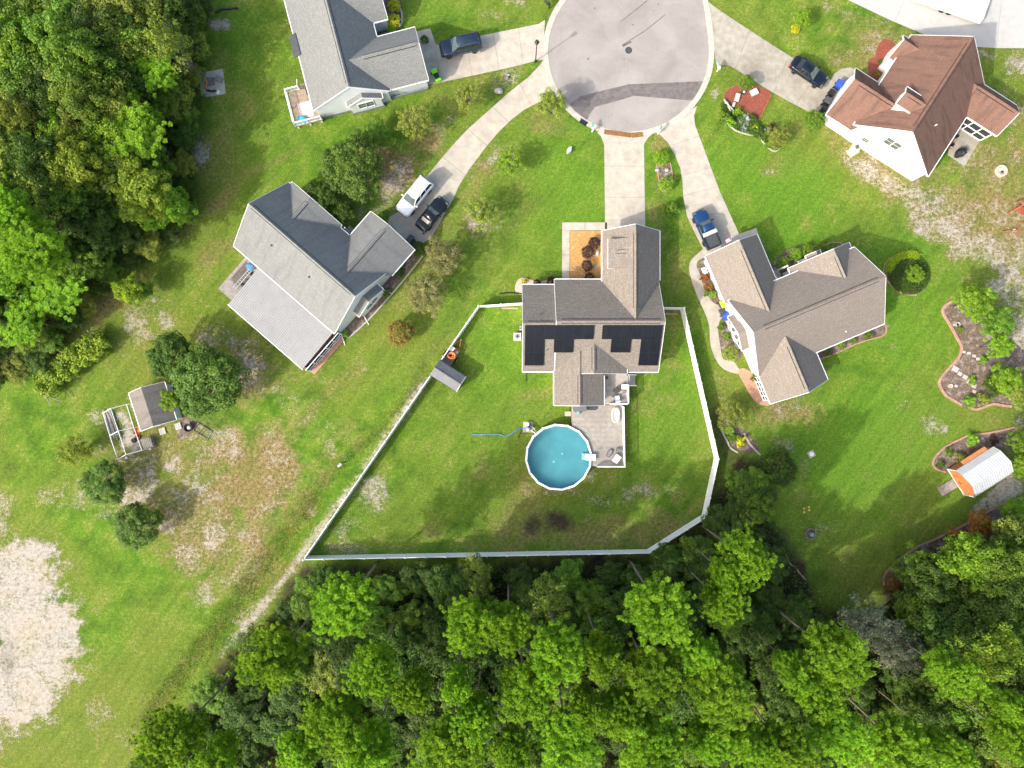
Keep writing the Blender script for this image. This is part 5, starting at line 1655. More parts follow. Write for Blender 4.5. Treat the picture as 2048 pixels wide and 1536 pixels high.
# ------------------------------------------------------------------ trailer with orange hose
tr = thing('utility_trailer', 'small wooden utility trailer with orange frame by the fence', 'trailer', W(902, 712, 0), math.radians(57))
MB().box((0, 0, .55), (2.2, 1.25, .08)).build('bed', 'deck_tan', tr)
for s in (-1, 1):
    MB().bar((-1.1, s * .64, .68), (1.1, s * .64, .68), .05, .2).build('side_rail', 'weathered_wood', tr)
    w = MB().lathe([(.1, -.1), (.28, -.1), (.28, .1), (.1, .1)], 14, (-.1, s * .8, .28), 'y').build('wheel', 'rubber', tr)
    MB().lathe([(.13, -.11), (.13, .11), (.02, .11)], 10, (-.1, s * .8, .28), 'y').build('rim', 'white_paint', w)
    MB().bar((1.1, s * .55, .55), (2.2, 0, .5), .07, .08).build('tongue_bar', 'orange_hose', tr)
MB().bar((1.1, -.62, .78), (1.1, .62, .78), .05, .4).build('front_board', 'red_wood', tr)
MB().box((2.25, 0, .45), (.22, .16, .16)).build('coupler', 'light_grey', tr)
MB().tube([(2.0, .05, .5), (2.0, .05, 0)], .035, 6).build('jack_stand', 'light_grey', tr)
hs = thing('hose_coil', 'orange hose heaped in coils on the utility trailer', 'hose', W(902, 711, .62))
for k in range(7):
    r = .24 + .055 * (k % 4)
    ox, oy = rnd.uniform(-.14, .14), rnd.uniform(-.14, .14)
    MB().tube([(ox + r * math.cos(a) * 1.25, oy + r * math.sin(a), .1 + .09 * k + .05 * math.sin(2 * a + k)) for a in [2 * math.pi * j / 18 for j in range(19)]], .09, 6).build('coil', 'orange_hose', hs, True)
p = tr.matrix_basis @ Vector((.78, .25, .6))
tag(MB().box((p.x, p.y, .85), (.6, .5, .45), math.radians(57)).build('white_cooler', 'white_paint'), 'white cooler at the front of the utility trailer', 'cooler')
p = tr.matrix_basis @ Vector((.75, -.12, .6))
tag(MB().box((p.x, p.y, .82), (.6, .14, .4), math.radians(57)).build('red_jug', 'red_paint'), 'narrow red fuel jug between cooler and box on the trailer', 'jug')
p = tr.matrix_basis @ Vector((.75, -.42, .6))
tag(MB().box((p.x, p.y, .8), (.35, .35, .36), math.radians(57)).build('cream_box', 'stone'), 'small cream box at the front right of the trailer', 'box')
p = tr.matrix_basis @ Vector((.25, -.4, .6))
tag(MB().blob((p.x, p.y, .82), (.42, .3, .26), 31, .2).build('black_bag', 'black_plastic'), 'black bag beside the orange hose on the trailer', 'bag')


# ------------------------------------------------------------------ vehicles
def car(name, label, cat, loc, deg, Ln, Wd, body, kind):
    """x forward, y left. The lower body is lofted; glasshouse, roof, lamps and wheels are parts"""
    r = thing(name, label, cat, loc, math.radians(deg))
    h = Wd / 2
    if kind == 'suv':
        st = [(-.5, .84, .95), (-.485, .93, 1.05), (-.40, .99, 1.12), (-.1, 1.0, 1.10), (.16, 1.0, 1.07), (.33, .99, 1.02), (.44, .95, .95), (.485, .84, .84), (.5, .68, .72)]
        gx = (-.475, .215, -.43, .07)
        roof_z, zb = 1.80, 1.08
    elif kind == 'pickup':
        st = [(-.5, .90, .80), (-.495, .96, .98), (-.40, .98, 1.0), (-.12, .98, 1.0), (.05, .99, 1.02), (.2, .98, 1.0), (.40, .95, .93), (.475, .85, .82), (.5, .7, .68)]
        gx = (-.10, .20, -.065, .085)
        roof_z, zb = 1.65, 1.0
    else:
        st = [(-.5, .72, .74), (-.485, .86, .88), (-.40, .96, .95), (-.2, 1.0, .94), (.08, 1.0, .93), (.25, .98, .89), (.40, .93, .82), (.475, .80, .72), (.5, .62, .62)]
        gx = (-.36, .20, -.22, .04) if kind == 'sedan' else (-.30, .15, -.16, .01)
        roof_z, zb = (1.43, .90) if kind == 'sedan' else (1.33, .88)
    vs, fs = [], []
    for fx, fw, zt in st:
        w = h * fw
        sec = [(-w * .88, .24), (-w, .40), (-w * 1.0, zt - .22), (-w * .955, zt - .05), (-w * .84, zt), (0, zt + .035), (w * .84, zt), (w * .955, zt - .05), (w, zt - .22), (w, .40), (w * .88, .24)]
        vs += [(fx * Ln, y, z) for y, z in sec]
    m = 11
    for i in range(len(st) - 1):
        for k in range(m):
            k2 = (k + 1) % m
            fs.append((i * m + k, i * m + k2, (i + 1) * m + k2, (i + 1) * m + k))
    fs.append(tuple(range(m - 1, -1, -1)))
    fs.append(tuple((len(st) - 1) * m + k for k in range(m)))
    MB().add(vs, fs).build('body', body, r, True)
    rb, fb, rt, ft = [g * Ln for g in gx]
    wb, wt = h * .86, h * .70
    zg = zb - .02
    q = [(rb, -wb, zg), (fb, -wb, zg), (fb + .02, 0, zg), (fb, wb, zg), (rb, wb, zg), (rt, -wt, roof_z - .03), (ft, -wt, roof_z - .03), (ft + .08, 0, roof_z - .02), (ft, wt, roof_z - .03), (rt, wt, roof_z - .03)]
    MB().add(q, [(0, 1, 6, 5), (3, 4, 9, 8), (4, 0, 5, 9), (5, 6, 7, 8, 9)]).build('side_glass', 'glass_dark', r)
    MB().add([q[1], q[2], q[3], q[8], q[7], q[6]], [(0, 1, 4, 5), (1, 2, 3, 4)]).build('windshield', 'glass_shield', r)
    rf = MB()
    rr = [(rt - .03, -wt * 1.02), (rt + .04, -wt * 1.04), (ft - .08, -wt * 1.04), (ft, -wt * .98), (ft + .07, 0), (ft, wt * .98), (ft - .08, wt * 1.04), (rt + .04, wt * 1.04), (rt - .03, wt * 1.02), (rt - .05, 0)]
    n_ = len(rr)
    cx_ = (rt + ft) / 2
    rf.add([(x, y, roof_z - .035) for x, y in rr] + [(cx_ + (x - cx_) * .96, y * .93, roof_z + .02) for x, y in rr] + [(cx_, 0, roof_z + .045)],
           [(i, (i + 1) % n_, n_ + (i + 1) % n_, n_ + i) for i in range(n_)] + [(n_ + i, n_ + (i + 1) % n_, 2 * n_) for i in range(n_)])
    rf.build('roof', body, r, True)
    for s in (-1, 1):
        MB().bar((fb - .02, s * wb, zg), (ft - .02, s * wt, roof_z - .02), .07, .07).build('pillar', body, r)
        MB().bar((rb + .03, s * wb, zg), (rt + .03, s * wt, roof_z - .02), .09, .16).build('pillar', body, r)
        mid = (.5,) if kind in ('coupe', 'pickup') else (.36, .66)
        for t_ in mid:
            MB().bar((rb + (fb - rb) * t_, s * (wb + .008), zg), (rt + (ft - rt) * t_, s * (wt + .008), roof_z - .02), .05, .09).build('pillar', body, r)
    if kind == 'suv':
        for s in (-1, 1):
            MB().bar((rt + .2, s * wt * .88, roof_z + .07), (ft - .35, s * wt * .88, roof_z + .07), .04, .04).build('roof_rail', 'dark_grey', r)
    wr = .36 if kind in ('suv', 'pickup') else .32
    for fx in (-.31, .32):
        for s in (-1, 1):
            wh = MB().lathe([(wr * .6, -.11), (wr * .97, -.11), (wr, -.07), (wr, .07), (wr * .97, .11), (wr * .6, .11)], 18, (fx * Ln, s * (h - .07), wr), 'y').build('wheel', 'rubber', r, True)
            MB().lathe([(wr * .62, -.115), (wr * .62, .115), (wr * .1, .09)] if s > 0 else [(wr * .1, -.09), (wr * .62, -.115), (wr * .62, .115)], 12, (fx * Ln, s * (h - .07), wr), 'y').build('rim', 'chrome', wh)
    for s in (-1, 1):
        MB().box((.452 * Ln, s * h * .66, .70 if kind in ('sedan', 'coupe') else .80), (.28, .34, .14), s * -.35).build('headlight', 'glass_shield', r)
        MB().box((-.488 * Ln, s * h * .76, .78 if kind in ('sedan', 'coupe') else .92), (.12, .24, .2)).build('taillight', 'red_paint', r)
        MB().box((fb - .25, s * (h + .1), zb + .04), (.14, .24, .14)).build('mirror', body if kind != 'pickup' else 'black_plastic', r)
    MB().box((.492 * Ln, 0, .5), (.16, Wd * .8, .22)).build('front_bumper', 'dark_grey', r)
    MB().box((-.492 * Ln, 0, .5), (.16, Wd * .85, .22)).build('rear_bumper', 'dark_grey' if kind != 'suv' else body, r)
    return r, h, zb, roof_z


car('parked_suv', 'dark slate blue sport utility vehicle parked on the upper left driveway', 'car', W(922, 97, .7), 192, 5.0, 1.95, 'paint_slate', 'suv')
r, *_ = car('parked_suv', 'white sport utility vehicle parked beside the black coupe', 'car', W(831, 396, .7), 231, 5.15, 2.0, 'paint_white', 'suv')
MB().box((-2.44, 0, 1.45), (.06, 1.5, .45), 0, .15).build('rear_glass', 'glass_dark', r)
r, *_ = car('parked_coupe', 'black coupe with pale reflection in its rear window parked beside the white vehicle', 'car', W(865, 431, .5), 50.5, 4.6, 1.8, 'paint_black', 'coupe')
MB().box((-1.12, 0, 1.10), (.42, 1.05, .03), 0, -.42).build('rear_window', 'reflection_glass', r)  # pane tone paints in what the rear glass reflects
car('parked_sedan', 'black sedan with white wheels on the upper right driveway', 'car', W(1613, 149, .5), -34.5, 4.75, 1.82, 'paint_navy', 'sedan')
r, h_, *_ = car('parked_pickup', 'blue pickup truck with black bed and white toolbox', 'truck', W(1409, 461, .5), 113.5, 4.85, 1.78, 'paint_blue', 'pickup')
MB().box((-1.55, 0, 1.03), (1.62, 1.5, .06)).build('bed_floor', 'dark_grey', r)
for s in (-1, 1):
    MB().box((-1.5, s * .81, 1.07), (1.75, .13, .16)).build('bed_rail', 'black_plastic', r)
MB().box((-2.36, 0, 1.07), (.09, 1.6, .16)).build('tailgate_cap', 'black_plastic', r)
tb = thing('truck_toolbox', 'white toolbox laid across the bed of the blue pickup', 'toolbox', r.matrix_basis @ Vector((-.66, 0, 1.16)), math.radians(113.5))
MB().box((0, 0, .12), (.42, 1.66, .24)).build('case', 'white_paint', tb)
MB().box((0, 0, .26), (.46, 1.7, .05)).build('lid', 'white_metal', tb)
ty = thing('toy_truck', 'lime green ride-on toy truck at the blue grey garage', 'toy car', W(873, 154, .3), math.radians(115))
MB().add([(-.75, -.36, .2), (.75, -.36, .2), (.75, .36, .2), (-.75, .36, .2), (-.75, -.38, .55), (.78, -.34, .52), (.78, .34, .52), (-.75, .38, .55)], [(3, 2, 1, 0), (4, 5, 6, 7), (0, 1, 5, 4), (1, 2, 6, 5), (2, 3, 7, 6), (3, 0, 4, 7)]).build('body', 'toy_green', ty)
MB().box((.45, 0, .58), (.6, .7, .12)).build('hood', 'toy_green', ty)
MB().box((-.15, 0, .6), (.62, .62, .14)).build('seat_well', 'black_plastic', ty)
for fx in (-.48, .48):
    for s in (-1, 1):
        MB().lathe([(.08, -.07), (.19, -.07), (.19, .07), (.08, .07)], 12, (fx, s * .38, .19), 'y').build('wheel', 'rubber', ty)
MB().bar((.1, -.34, .6), (.02, -.3, .88), .04, .04).bar((.1, .34, .6), (.02, .3, .88), .04, .04).bar((.02, -.3, .88), (.02, .3, .88), .04, .04).build('windshield_frame', 'black_plastic', ty)
bt = thing('covered_trailer', 'low white covered trailer on the pale drive at the upper right edge', 'trailer', W(1905, 12, 0), math.radians(-19))
MB().add([(-5.0, -1.35, .45), (3.6, -1.35, .45), (3.6, 1.35, .45), (-5.0, 1.35, .45), (-4.9, -1.25, 1.4), (3.4, -1.25, 1.35), (3.4, 1.25, 1.35), (-4.9, 1.25, 1.4)], [(3, 2, 1, 0), (4, 5, 6, 7), (0, 1, 5, 4), (1, 2, 6, 5), (2, 3, 7, 6), (3, 0, 4, 7)]).build('cover', 'white_paint', bt)
MB().box((-.6, 0, .38), (8.4, 2.2, .14)).build('chassis', 'light_grey', bt)
for fx in (-1.2, -.3):
    for s in (-1, 1):
        MB().lathe([(.15, -.1), (.34, -.1), (.34, .1), (.15, .1)], 14, (fx, s * 1.2, .34), 'y').build('wheel', 'rubber', bt)


# ------------------------------------------------------------------ street furniture and yard things
lp = thing('lamp_post', 'slim black street lamp at the left kerb of the cul-de-sac', 'lamp post', W(1071, 124, 0))
MB().tube([(0, 0, 0), (0, 0, 4.4)], .075, 8, .05).build('pole', 'black_plastic', lp)
MB().lathe([(.16, 0), (.16, .25), (.09, .35)], 10).build('base', 'black_plastic', lp)
MB().lathe([(.12, 4.35), (.22, 4.4), (.24, 4.75), (.34, 4.82), (.1, 5.0), (0, 5.02)], 4).build('lantern', 'black_plastic', lp)
MB().box((.02, .02, 4.6), (.26, .26, .28)).build('lamp_glass', 'light_grey', lp)
for i, (x, y, rz, lab) in enumerate([(1184, 258, 12, 'white post mailbox left of the orange kerb ramps'), (1315, 262, -18, 'white post mailbox right of the orange kerb ramps'), (1434, 143, 30, 'white post mailbox at the right kerb of the cul-de-sac'), (1098, 17, 70, 'dark mailbox at the upper left kerb of the cul-de-sac')]):
    mt = 'white_vinyl' if i < 3 else 'black_plastic'
    t = thing('mailbox', lab, 'mailbox', W(x, y + 6 if i < 2 else y, 0), math.radians(rz))
    MB().box((0, 0, .62), (.12, .12, 1.24)).build('post', mt, t)
    MB().bar((0, -.2, .95), (0, .55, .95), .1, .1).build('arm', mt, t)
    MB().bar((0, .05, .6), (0, .42, .92), .07, .07).build('brace', mt, t)
    MB().lathe([(.12, -.28), (.12, .28)], 10, (0, .38, 1.13), 'y').build('box', 'teal_plate' if i < 3 else 'black_plastic', t)
t = thing('storm_drain', 'black storm drain opening set in the lower left kerb', 'drain', W(1166.5, 246, 0), math.radians(-32))
MB().box((0, 0, .05), (.95, .5, .06)).build('throat', 'black_plastic', t)
MB().box((0, .27, .06), (1.1, .08, .1)).build('hood', 'iron', t)
for i, (a0, a1, lab) in enumerate([((1208, 264), (1262, 271), 'longer orange kerb ramp at the foot of the middle driveway'), ((1263, 271), (1285, 269), 'shorter orange kerb ramp at the foot of the middle driveway')]):
    p, q = W(*a0), W(*a1)
    d = (q - p)
    c = (p + q) / 2
    t = thing('kerb_ramp', lab, 'ramp', (c.x, c.y, .045), math.atan2(d.y, d.x), 'orange kerb ramps')
    n_ = 3 if i == 0 else 2
    L_ = d.length / n_
    for k in range(n_):
        x0 = -d.length / 2 + L_ * k
        MB().add([(x0 + .01, -.3, 0), (x0 + L_ - .01, -.3, 0), (x0 + L_ - .01, .3, 0), (x0 + .01, .3, 0), (x0 + .01, -.28, .1), (x0 + L_ - .01, -.28, .1), (x0 + L_ - .01, .28, .03), (x0 + .01, .28, .03)],
                 [(3, 2, 1, 0), (4, 5, 6, 7), (0, 1, 5, 4), (1, 2, 6, 5), (2, 3, 7, 6), (3, 0, 4, 7)]).build('wedge', 'ramp_orange', t)
g = thing('goose_statue', 'white goose statue standing on the front lawn', 'statue', W(1138, 303, 0), math.radians(150))
body = MB().lathe([(.02, -.38), (.17, -.2), (.2, 0), (.15, .2), (.04, .36)], 12, (0, 0, .28), 'y')
body.tube([(0, .22, .32), (0, .34, .52), (0, .36, .7)], .07, 8, .045)
body.blob((0, .4, .76), (.06, .11, .06), 1, .02)
body.build('body', 'white_paint', g, True)
MB().bar((0, .5, .75), (0, .6, .74), .04, .03).build('beak', 'orange_hose', g)
for s in (-1, 1):
    MB().bar((s * .06, 0, 0), (s * .06, 0, .14), .03, .03).build('leg', 'orange_hose', g)
g.scale = (1.35,) * 3


def bin_(label, px, py, rz, lid, body, k=1.0):
    t = thing('wheelie_bin', label, 'bin', W(px, py, .4), math.radians(rz), None, k)
    t.location.z = 0
    MB().add([(-.24, -.26, .06), (.24, -.26, .06), (.24, .26, .06), (-.24, .26, .06), (-.3, -.34, 1.0), (.3, -.34, 1.0), (.3, .34, 1.0), (-.3, .34, 1.0)], [(3, 2, 1, 0), (4, 5, 6, 7), (0, 1, 5, 4), (1, 2, 6, 5), (2, 3, 7, 6), (3, 0, 4, 7)]).build('bin_body', body, t)
    MB().add([(-.33, -.38, 1.0), (.33, -.38, 1.0), (.33, .38, 1.0), (-.33, .38, 1.0), (-.28, -.3, 1.09), (.28, -.3, 1.09), (.28, .33, 1.12), (-.28, .33, 1.12)], [(3, 2, 1, 0), (4, 5, 6, 7), (0, 1, 5, 4), (1, 2, 6, 5), (2, 3, 7, 6), (3, 0, 4, 7)]).build('lid', lid, t)
    MB().bar((-.28, .42, 1.0), (.28, .42, 1.0), .05, .05).build('handle', body, t)
    for s in (-1, 1):
        MB().lathe([(.04, -.04), (.12, -.04), (.12, .04), (.04, .04)], 10, (0, 0, 0), 'y').build('wheel', 'rubber', t).location = (s * .24, .3, .12)
    return t


bin_('bright blue wheeled bin at the red roofed garage', 1675, 172, 60, 'blue_bin', 'blue_bin', 1.15)
bin_('upper black wheeled bin in the row at the red roofed garage', 1660, 189, 62, 'black_plastic', 'black_plastic')
bin_('middle dark bin with white mark at the red roofed garage', 1651, 206, 62, 'dark_grey', 'black_plastic', 1.15)
bin_('lowest black bin beside the round bush at the red roofed garage', 1646, 220, 50, 'black_plastic', 'black_plastic', .9)
bin_('bin with lime yellow lid at the tan house wall', 1443, 609, 25, 'lime', 'dark_grey', 1.15)
tag(MB().box((*W2(1446, 623, .6), .35), (.6, .75, .7), math.radians(25)).build('storage_box', 'dark_grey'), 'dark box between lime bin and blue bin at the tan house', 'box')
bin_('blue bin at the tan house wall', 1450, 634, 35, 'blue_bin', 'blue_bin', 1.2)
bin_('dark wheeled bin at the grey house garage corner', 822, 480, -40, 'dark_grey', 'black_plastic', 1.1)
bin_('second dark bin near the round bush of the grey house', 829, 488, -40, 'black_plastic', 'black_plastic', .85)
t = thing('chrome_pail', 'small white and black pail behind the black coupe', 'pail', W(844, 465, 0))
MB().lathe([(.16, 0), (.2, .35), (.17, .35), (.14, .1)], 12).build('bucket', 'white_paint', t)
MB().box((.2, -.12, .15), (.25, .2, .3)).build('foot_box', 'dark_grey', t)


def ac(label, px, py, rz, k=1.0):
    t = thing('air_conditioner', label, 'air conditioner', W(px, py, .4), math.radians(rz), 'air conditioners', k)
    t.location.z = 0
    MB().box((0, 0, .4), (.8, .8, .7)).build('cabinet', 'white_metal', t)
    MB().prism([(-.5, -.5), (.5, -.5), (.5, .5), (-.5, .5)], 0, .06).build('pad', 'concrete', t)
    MB().lathe([(.34, .76), (.34, .78), (.28, .785)], 18).build('fan_ring', 'light_grey', t)
    f = MB().lathe([(.29, .775), (.29, .79), (.02, .79)], 18).build('fan_grille', 'mid_grey', t)
    for j in range(4):
        a = j * math.pi / 2
        MB().bar((0, 0, .80), (.26 * math.cos(a), .26 * math.sin(a), .80), .13, .015).build('blade', 'dark_grey', f)


ac('square white air conditioner at the left wall of the solar house', 1035, 673, 0)
ac('grey air conditioner at the white gable of the red roofed house', 1711, 296, -33)
t = thing('meter_box', 'small grey meter box above the air conditioner of the solar house', 'meter', W(1041, 657, .8))
t.location.z = 0
MB().box((0, 0, .9), (.22, .4, .6)).build('case', 'light_grey', t)
MB().box((-.02, 0, 1.22), (.14, .2, .05)).build('dial', 'black_plastic', t)
MB().bar((.05, 0, 0), (.05, 0, .6), .06, .06).build('conduit', 'light_grey', t)
MB().prism([W2(1690, 302), W2(1700, 316), W2(1718, 306), W2(1722, 292)], -.05, .05).build('equipment_pad', 'concrete', None, False, 'structure')
# patio: covered grill, planters, fire pit
t = thing('covered_grill', 'black covered grill on the concrete patio of the red roofed house', 'grill', W(1917, 308, .3), math.radians(25))
t.location.z = 0
MB().blob((0, 0, .62), (.78, .5, .6), 5, .12, 12, 7).build('cover', 'black_plastic', t)
t = thing('blue_cooler', 'small dark blue cooler beside the covered grill', 'cooler', W(1927, 300, .15), math.radians(30))
t.location.z = 0
MB().box((0, 0, .18), (.5, .3, .34)).build('case', 'blue_bin', t)
MB().box((0, 0, .37), (.53, .33, .05)).build('lid', 'dark_grey', t)
for k, (x, y) in enumerate([(1899, 298), (1902, 291), (1906, 283), (1911, 274)]):
    t = thing('plant_pot', ('lowest', 'second lowest', 'second highest', 'highest')[k] + ' dark pot in the row along the patio wall', 'pot', W(x, y, 0))
    MB().lathe([(.14, 0), (.2, .32), (.17, .32), (.12, .2)], 12).build('pot', 'black_plastic' if k % 2 else 'terracotta', t)
fp = thing('fire_pit', 'round fire pit of orange stone blocks on the right lawn', 'fire pit', W(2000, 343, 0))
for k in range(14):
    a = 2 * math.pi * k / 14
    MB().box((.58 * math.cos(a), .58 * math.sin(a), .15), (.27, .22, .3), a + math.pi / 2).build('block', 'peach', fp)
MB().lathe([(.42, .02), (.4, .08), (.1, .1)], 16).build('ash', 'light_grey', fp)
MB().blob((.1, -.1, .15), (.2, .15, .1), 2, .2).build('charred_log', 'black_plastic', fp)
pls = thing('swing_set', 'red brown wooden swing frame at the right edge', 'playset', W(2037, 425, 0), math.radians(-32))
for s in (-1, 1):
    for sy in (-1, 1):
        MB().bar((s * 1.1, sy * .9, 0), (s * .9, 0, 2.0), .12, .12).build('leg', 'red_wood', pls)
MB().bar((-1.4, 0, 2.05), (1.4, 0, 2.05), .14, .16).build('beam', 'red_wood', pls)
for k in range(8):
    MB().box((-.75 + .2 * k, .1, .5), (.17, .75, .05)).build('seat_slat', 'red_wood', pls)
for k in range(8):
    MB().box((-.75 + .2 * k, .62, 1.7), (.14, 1.2, .04), 0).build('roof_slat', 'red_wood', pls)
for s in (-.6, .6):
    MB().bar((s, .1, .5), (s, 0, 2.0), .03, .03).build('chain', 'iron', pls)
t = thing('seesaw', 'red brown board and rail lying below the swing frame', 'playset', W(2025, 463, .2), math.radians(8))
MB().bar((-1.4, .1, .15), (.8, .0, .25), .12, .08).build('board', 'red_wood', t)
MB().bar((.3, -.8, .1), (.6, .6, .3), .1, .08).build('rail', 'red_wood', t)
MB().box((.1, .1, .1), (.3, .3, .2)).build('block', 'stone', t)
# bird bath, utility slab, flower stakes on right lawn
t = thing('bird_bath', 'round stone ring with small statue on the lower right lawn', 'bird bath', W(1620, 1067, 0))
for k in range(16):
    a = 2 * math.pi * k / 16
    MB().box((.62 * math.cos(a), .62 * math.sin(a), .1), (.24, .14, .2), a + math.pi / 2).build('ring_stone', 'stone_dark', t)
MB().lathe([(.56, .02), (.5, .06), (.1, .07)], 18).build('mulch', 'straw_dirt', t)
MB().lathe([(.2, .05), (.08, .15), (.07, .5), (.25, .58), (.27, .62), (.15, .6)], 12).build('basin', 'teal_plate', t, True)
t = thing('utility_slab', 'small square concrete slab with white lid on the right lawn', 'slab', W(1622, 908, 0), math.radians(28))
MB().box((0, 0, .05), (.8, .8, .14)).build('slab', 'concrete', t)
MB().lathe([(.27, .12), (.27, .17), (.2, .18)], 18).build('lid', 'white_paint', t)
t = thing('flower_stakes', 'cluster of metal sunflower stakes on the lower right lawn', 'garden ornament', W(1606, 1016, 0))
for k, (dx, dy) in enumerate([(-.3, .1), (.3, .3), (-.25, -.35), (.35, -.1)]):
    MB().tube([(0, 0, 0), (dx, dy, .9)], .02, 5).build('stem', 'teal_plate', t)
    MB().lathe([(.14, 0), (.13, .03), (.05, .05)], 8, (dx, dy, .9)).build('flower', 'flower_yellow', t)
# stepping stones
spots = [(1926.5, 704, .3), (1936.5, 706.5, .33), (1947, 712, .33), (1955.5, 718, .36), (1909.5, 738, .62), (1918.5, 747.5, .4), (1929, 754, .45), (1938, 764.5, .5), (1946.5, 772, .42), (1947, 783, .34), (1911, 772, .3)]
names = ['first', 'second', 'third', 'fourth', 'fifth', 'sixth', 'seventh', 'eighth', 'ninth', 'tenth', 'eleventh']
for i, (x, y, s) in enumerate(spots):
    p = W(x, y)
    o = MB().box((0, 0, .04), (s * 1.25, s, .1)).build('stepping_stone', 'concrete_pale')
    o.location = (p.x, p.y, .02)
    o.rotation_euler = (0, 0, math.radians(-28 if i > 3 else -5) + rnd.uniform(-.1, .1))
    tag(o, ('pale square stepping stone in the right garden, %s of its row' % ['leftmost', 'second', 'third', 'rightmost'][i]) if i < 4 else ('large pale slab at the top of the lower stepping stone row', 'pale slab second from the top of the lower stepping stone row', 'pale slab third from the top of the lower stepping stone row', 'pale slab fourth from the top of the lower stepping stone row', 'pale slab fifth from the top of the lower stepping stone row', 'small pale slab at the foot of the lower stepping stone row')[i - 4] if i < 10 else 'small beige slab left alone in the lower garden', 'stepping stone', 'stepping stones')
t = thing('flower_pot', 'round salmon pot with hollow middle in the right garden', 'pot', W(1899, 772, 0))
MB().lathe([(.22, 0), (.26, .25), (.18, .25), (.12, .05)], 12).build('pot', 'peach', t)
t = thing('ring_planter', 'pale ring planter beside a stone near the garden edging', 'planter', W(1914, 649, 0))
MB().lathe([(.3, 0), (.3, .2), (.2, .2), (.18, .02)], 14).build('ring', 'stone', t)
MB().box((-.4, -.05, .06), (.3, .25, .12)).build('side_stone', 'stone', t)
# red mulch bed ornaments
for (x, y, sx, sy, rz, mt, nm, lab) in [(1506.5, 186.5, .95, .75, 25, 'light_grey', 'stone_bench', 'grey square stone slab in the red mulch bed'), (1473, 197, .55, 1.0, -15, 'concrete_pale', 'stone_bench', 'long pale mint stone bench in the red mulch bed'), (1466, 211, .3, .55, -20, 'concrete_pale', 'stone_block', 'small white block below the mint stone bench')]:
    p = W(x, y)
    t = thing(nm, lab, 'stone', (p.x, p.y, 0), math.radians(rz))
    MB().prism([(-sx / 2, -sy / 2 * .85), (-sx / 2 * .8, -sy / 2), (sx / 2 * .8, -sy / 2), (sx / 2, -sy / 2 * .85), (sx / 2, sy / 2 * .85), (sx / 2 * .8, sy / 2), (-sx / 2 * .8, sy / 2), (-sx / 2, sy / 2 * .85)], .22, .32).build('slab', mt, t)
    MB().box((0, 0, .11), (sx * .6, sy * .6, .22)).build('base', 'stone', t)
t = thing('garden_statue', 'pale reclining figure statue at the left of the agave bed', 'statue', W(1455, 213, 0), math.radians(-50))
bd = MB().tube([(-.55, 0, .3), (-.3, .02, .38), (.05, 0, .3), (.45, .12, .22), (.95, .14, .15)], .17, 8, .07)
bd.tube([(.05, -.05, .28), (.45, -.14, .22), (.9, -.2, .15)], .12, 8, .06)
bd.blob((-.72, 0, .4), (.14, .13, .15), 3, .04)
bd.build('figure', 'stone', t, True)
t = thing('lamp_globe', 'small white globe on the dark disc in the red mulch bed', 'lamp', W(1487, 185.5, 0))
MB().lathe([(.3, 0), (.3, .05), (.1, .08)], 12).build('disc', 'iron', t)
MB().blob((0, 0, .22), (.15, .15, .15), 2, .0, 10, 7).build('globe', 'white_paint', t, True)
for i, (x, y, lab) in enumerate([(1468, 247, 'small white stone at the lower edge of the agave bed'), (1547, 295, 'small white stone at the lower right tip of the agave bed'), (1528, 261, 'yellowish stone beside the dark reddish plant'), (1314, 341, 'pale square stone left of the bed between the boxwood balls'), (1333, 341, 'white rabbit shaped stone in the bed between the boxwood balls')]):
    p = W(x, y)
    tag(MB().blob((p.x, p.y, .12), (.28 if i > 2 else .2, .2, .18), 40 + i, .18).build('garden_stone', 'concrete_pale'), lab, 'stone')
for i, (x, y, lab) in enumerate([(1194, 506, 'white oblong stone among the plum shrubs')]):
    p = W(x, y)
    tag(MB().blob((p.x, p.y, .2), (.22, .4, .25), 60, .1).build('garden_stone', 'concrete_pale'), lab, 'stone')
t = thing('bird_feeder', 'small green pot beside the plum shrubs in orange gravel', 'pot', W(1188, 534, 0))
MB().lathe([(.15, 0), (.2, .3), (.15, .3), (.1, .1)], 12).build('pot', 'teal_plate', t)
for i, (x, y, sx, lab) in enumerate([(997, 183, .55, 'largest grey boulder beside the long driveway'), (1013, 157, .35, 'dark boulder above the large boulder by the long driveway'), (1017, 151, .2, 'small white stone at the top of the boulders by the driveway')]):
    p = W(x, y)
    tag(MB().blob((p.x, p.y, sx * .3), (sx, sx * .7, sx * .55), 70 + i, .2).build('boulder', ('stone', 'stone_dark', 'concrete_pale')[i]), lab, 'boulder')
fg = thing('house_flag', 'striped flag with blue corner on the tan house garage', 'flag', W(1459, 484, 2.6), math.radians(15))
MB().tube([(-.1, -.8, -.3), (.3, .6, .3)], .02, 5).build('pole', 'white_metal', fg)
for k in range(5):
    MB().add([(-.45 + .0, -.1 + .1 * k, .1), (.15, .0 + .1 * k, .2), (.15, .1 + .1 * k, .2), (-.45, 0 + .1 * k, .1)], [(0, 1, 2, 3)]).build('stripe', 'flag_red' if k % 2 == 0 else 'white_paint', fg)
MB().add([(.0, .25, .21), (.18, .28, .23), (.18, .42, .23), (.0, .4, .21)], [(0, 1, 2, 3)]).build('canton', 'flag_blue', fg)
t = thing('garden_bench', 'white stone urn bench at the left wall of the tan house', 'bench', W(1408, 543, .2), math.radians(20))
t.location.z = 0
MB().box((0, 0, .42), (.55, .9, .09)).build('seat', 'white_paint', t)
for s in (-1, 1):
    MB().box((0, s * .32, .19), (.4, .12, .38)).build('leg', 'white_paint', t)
t = thing('utility_box', 'grey plastic box lying on the sand strip by the ditch', 'box', W(680, 930, .05), math.radians(40))
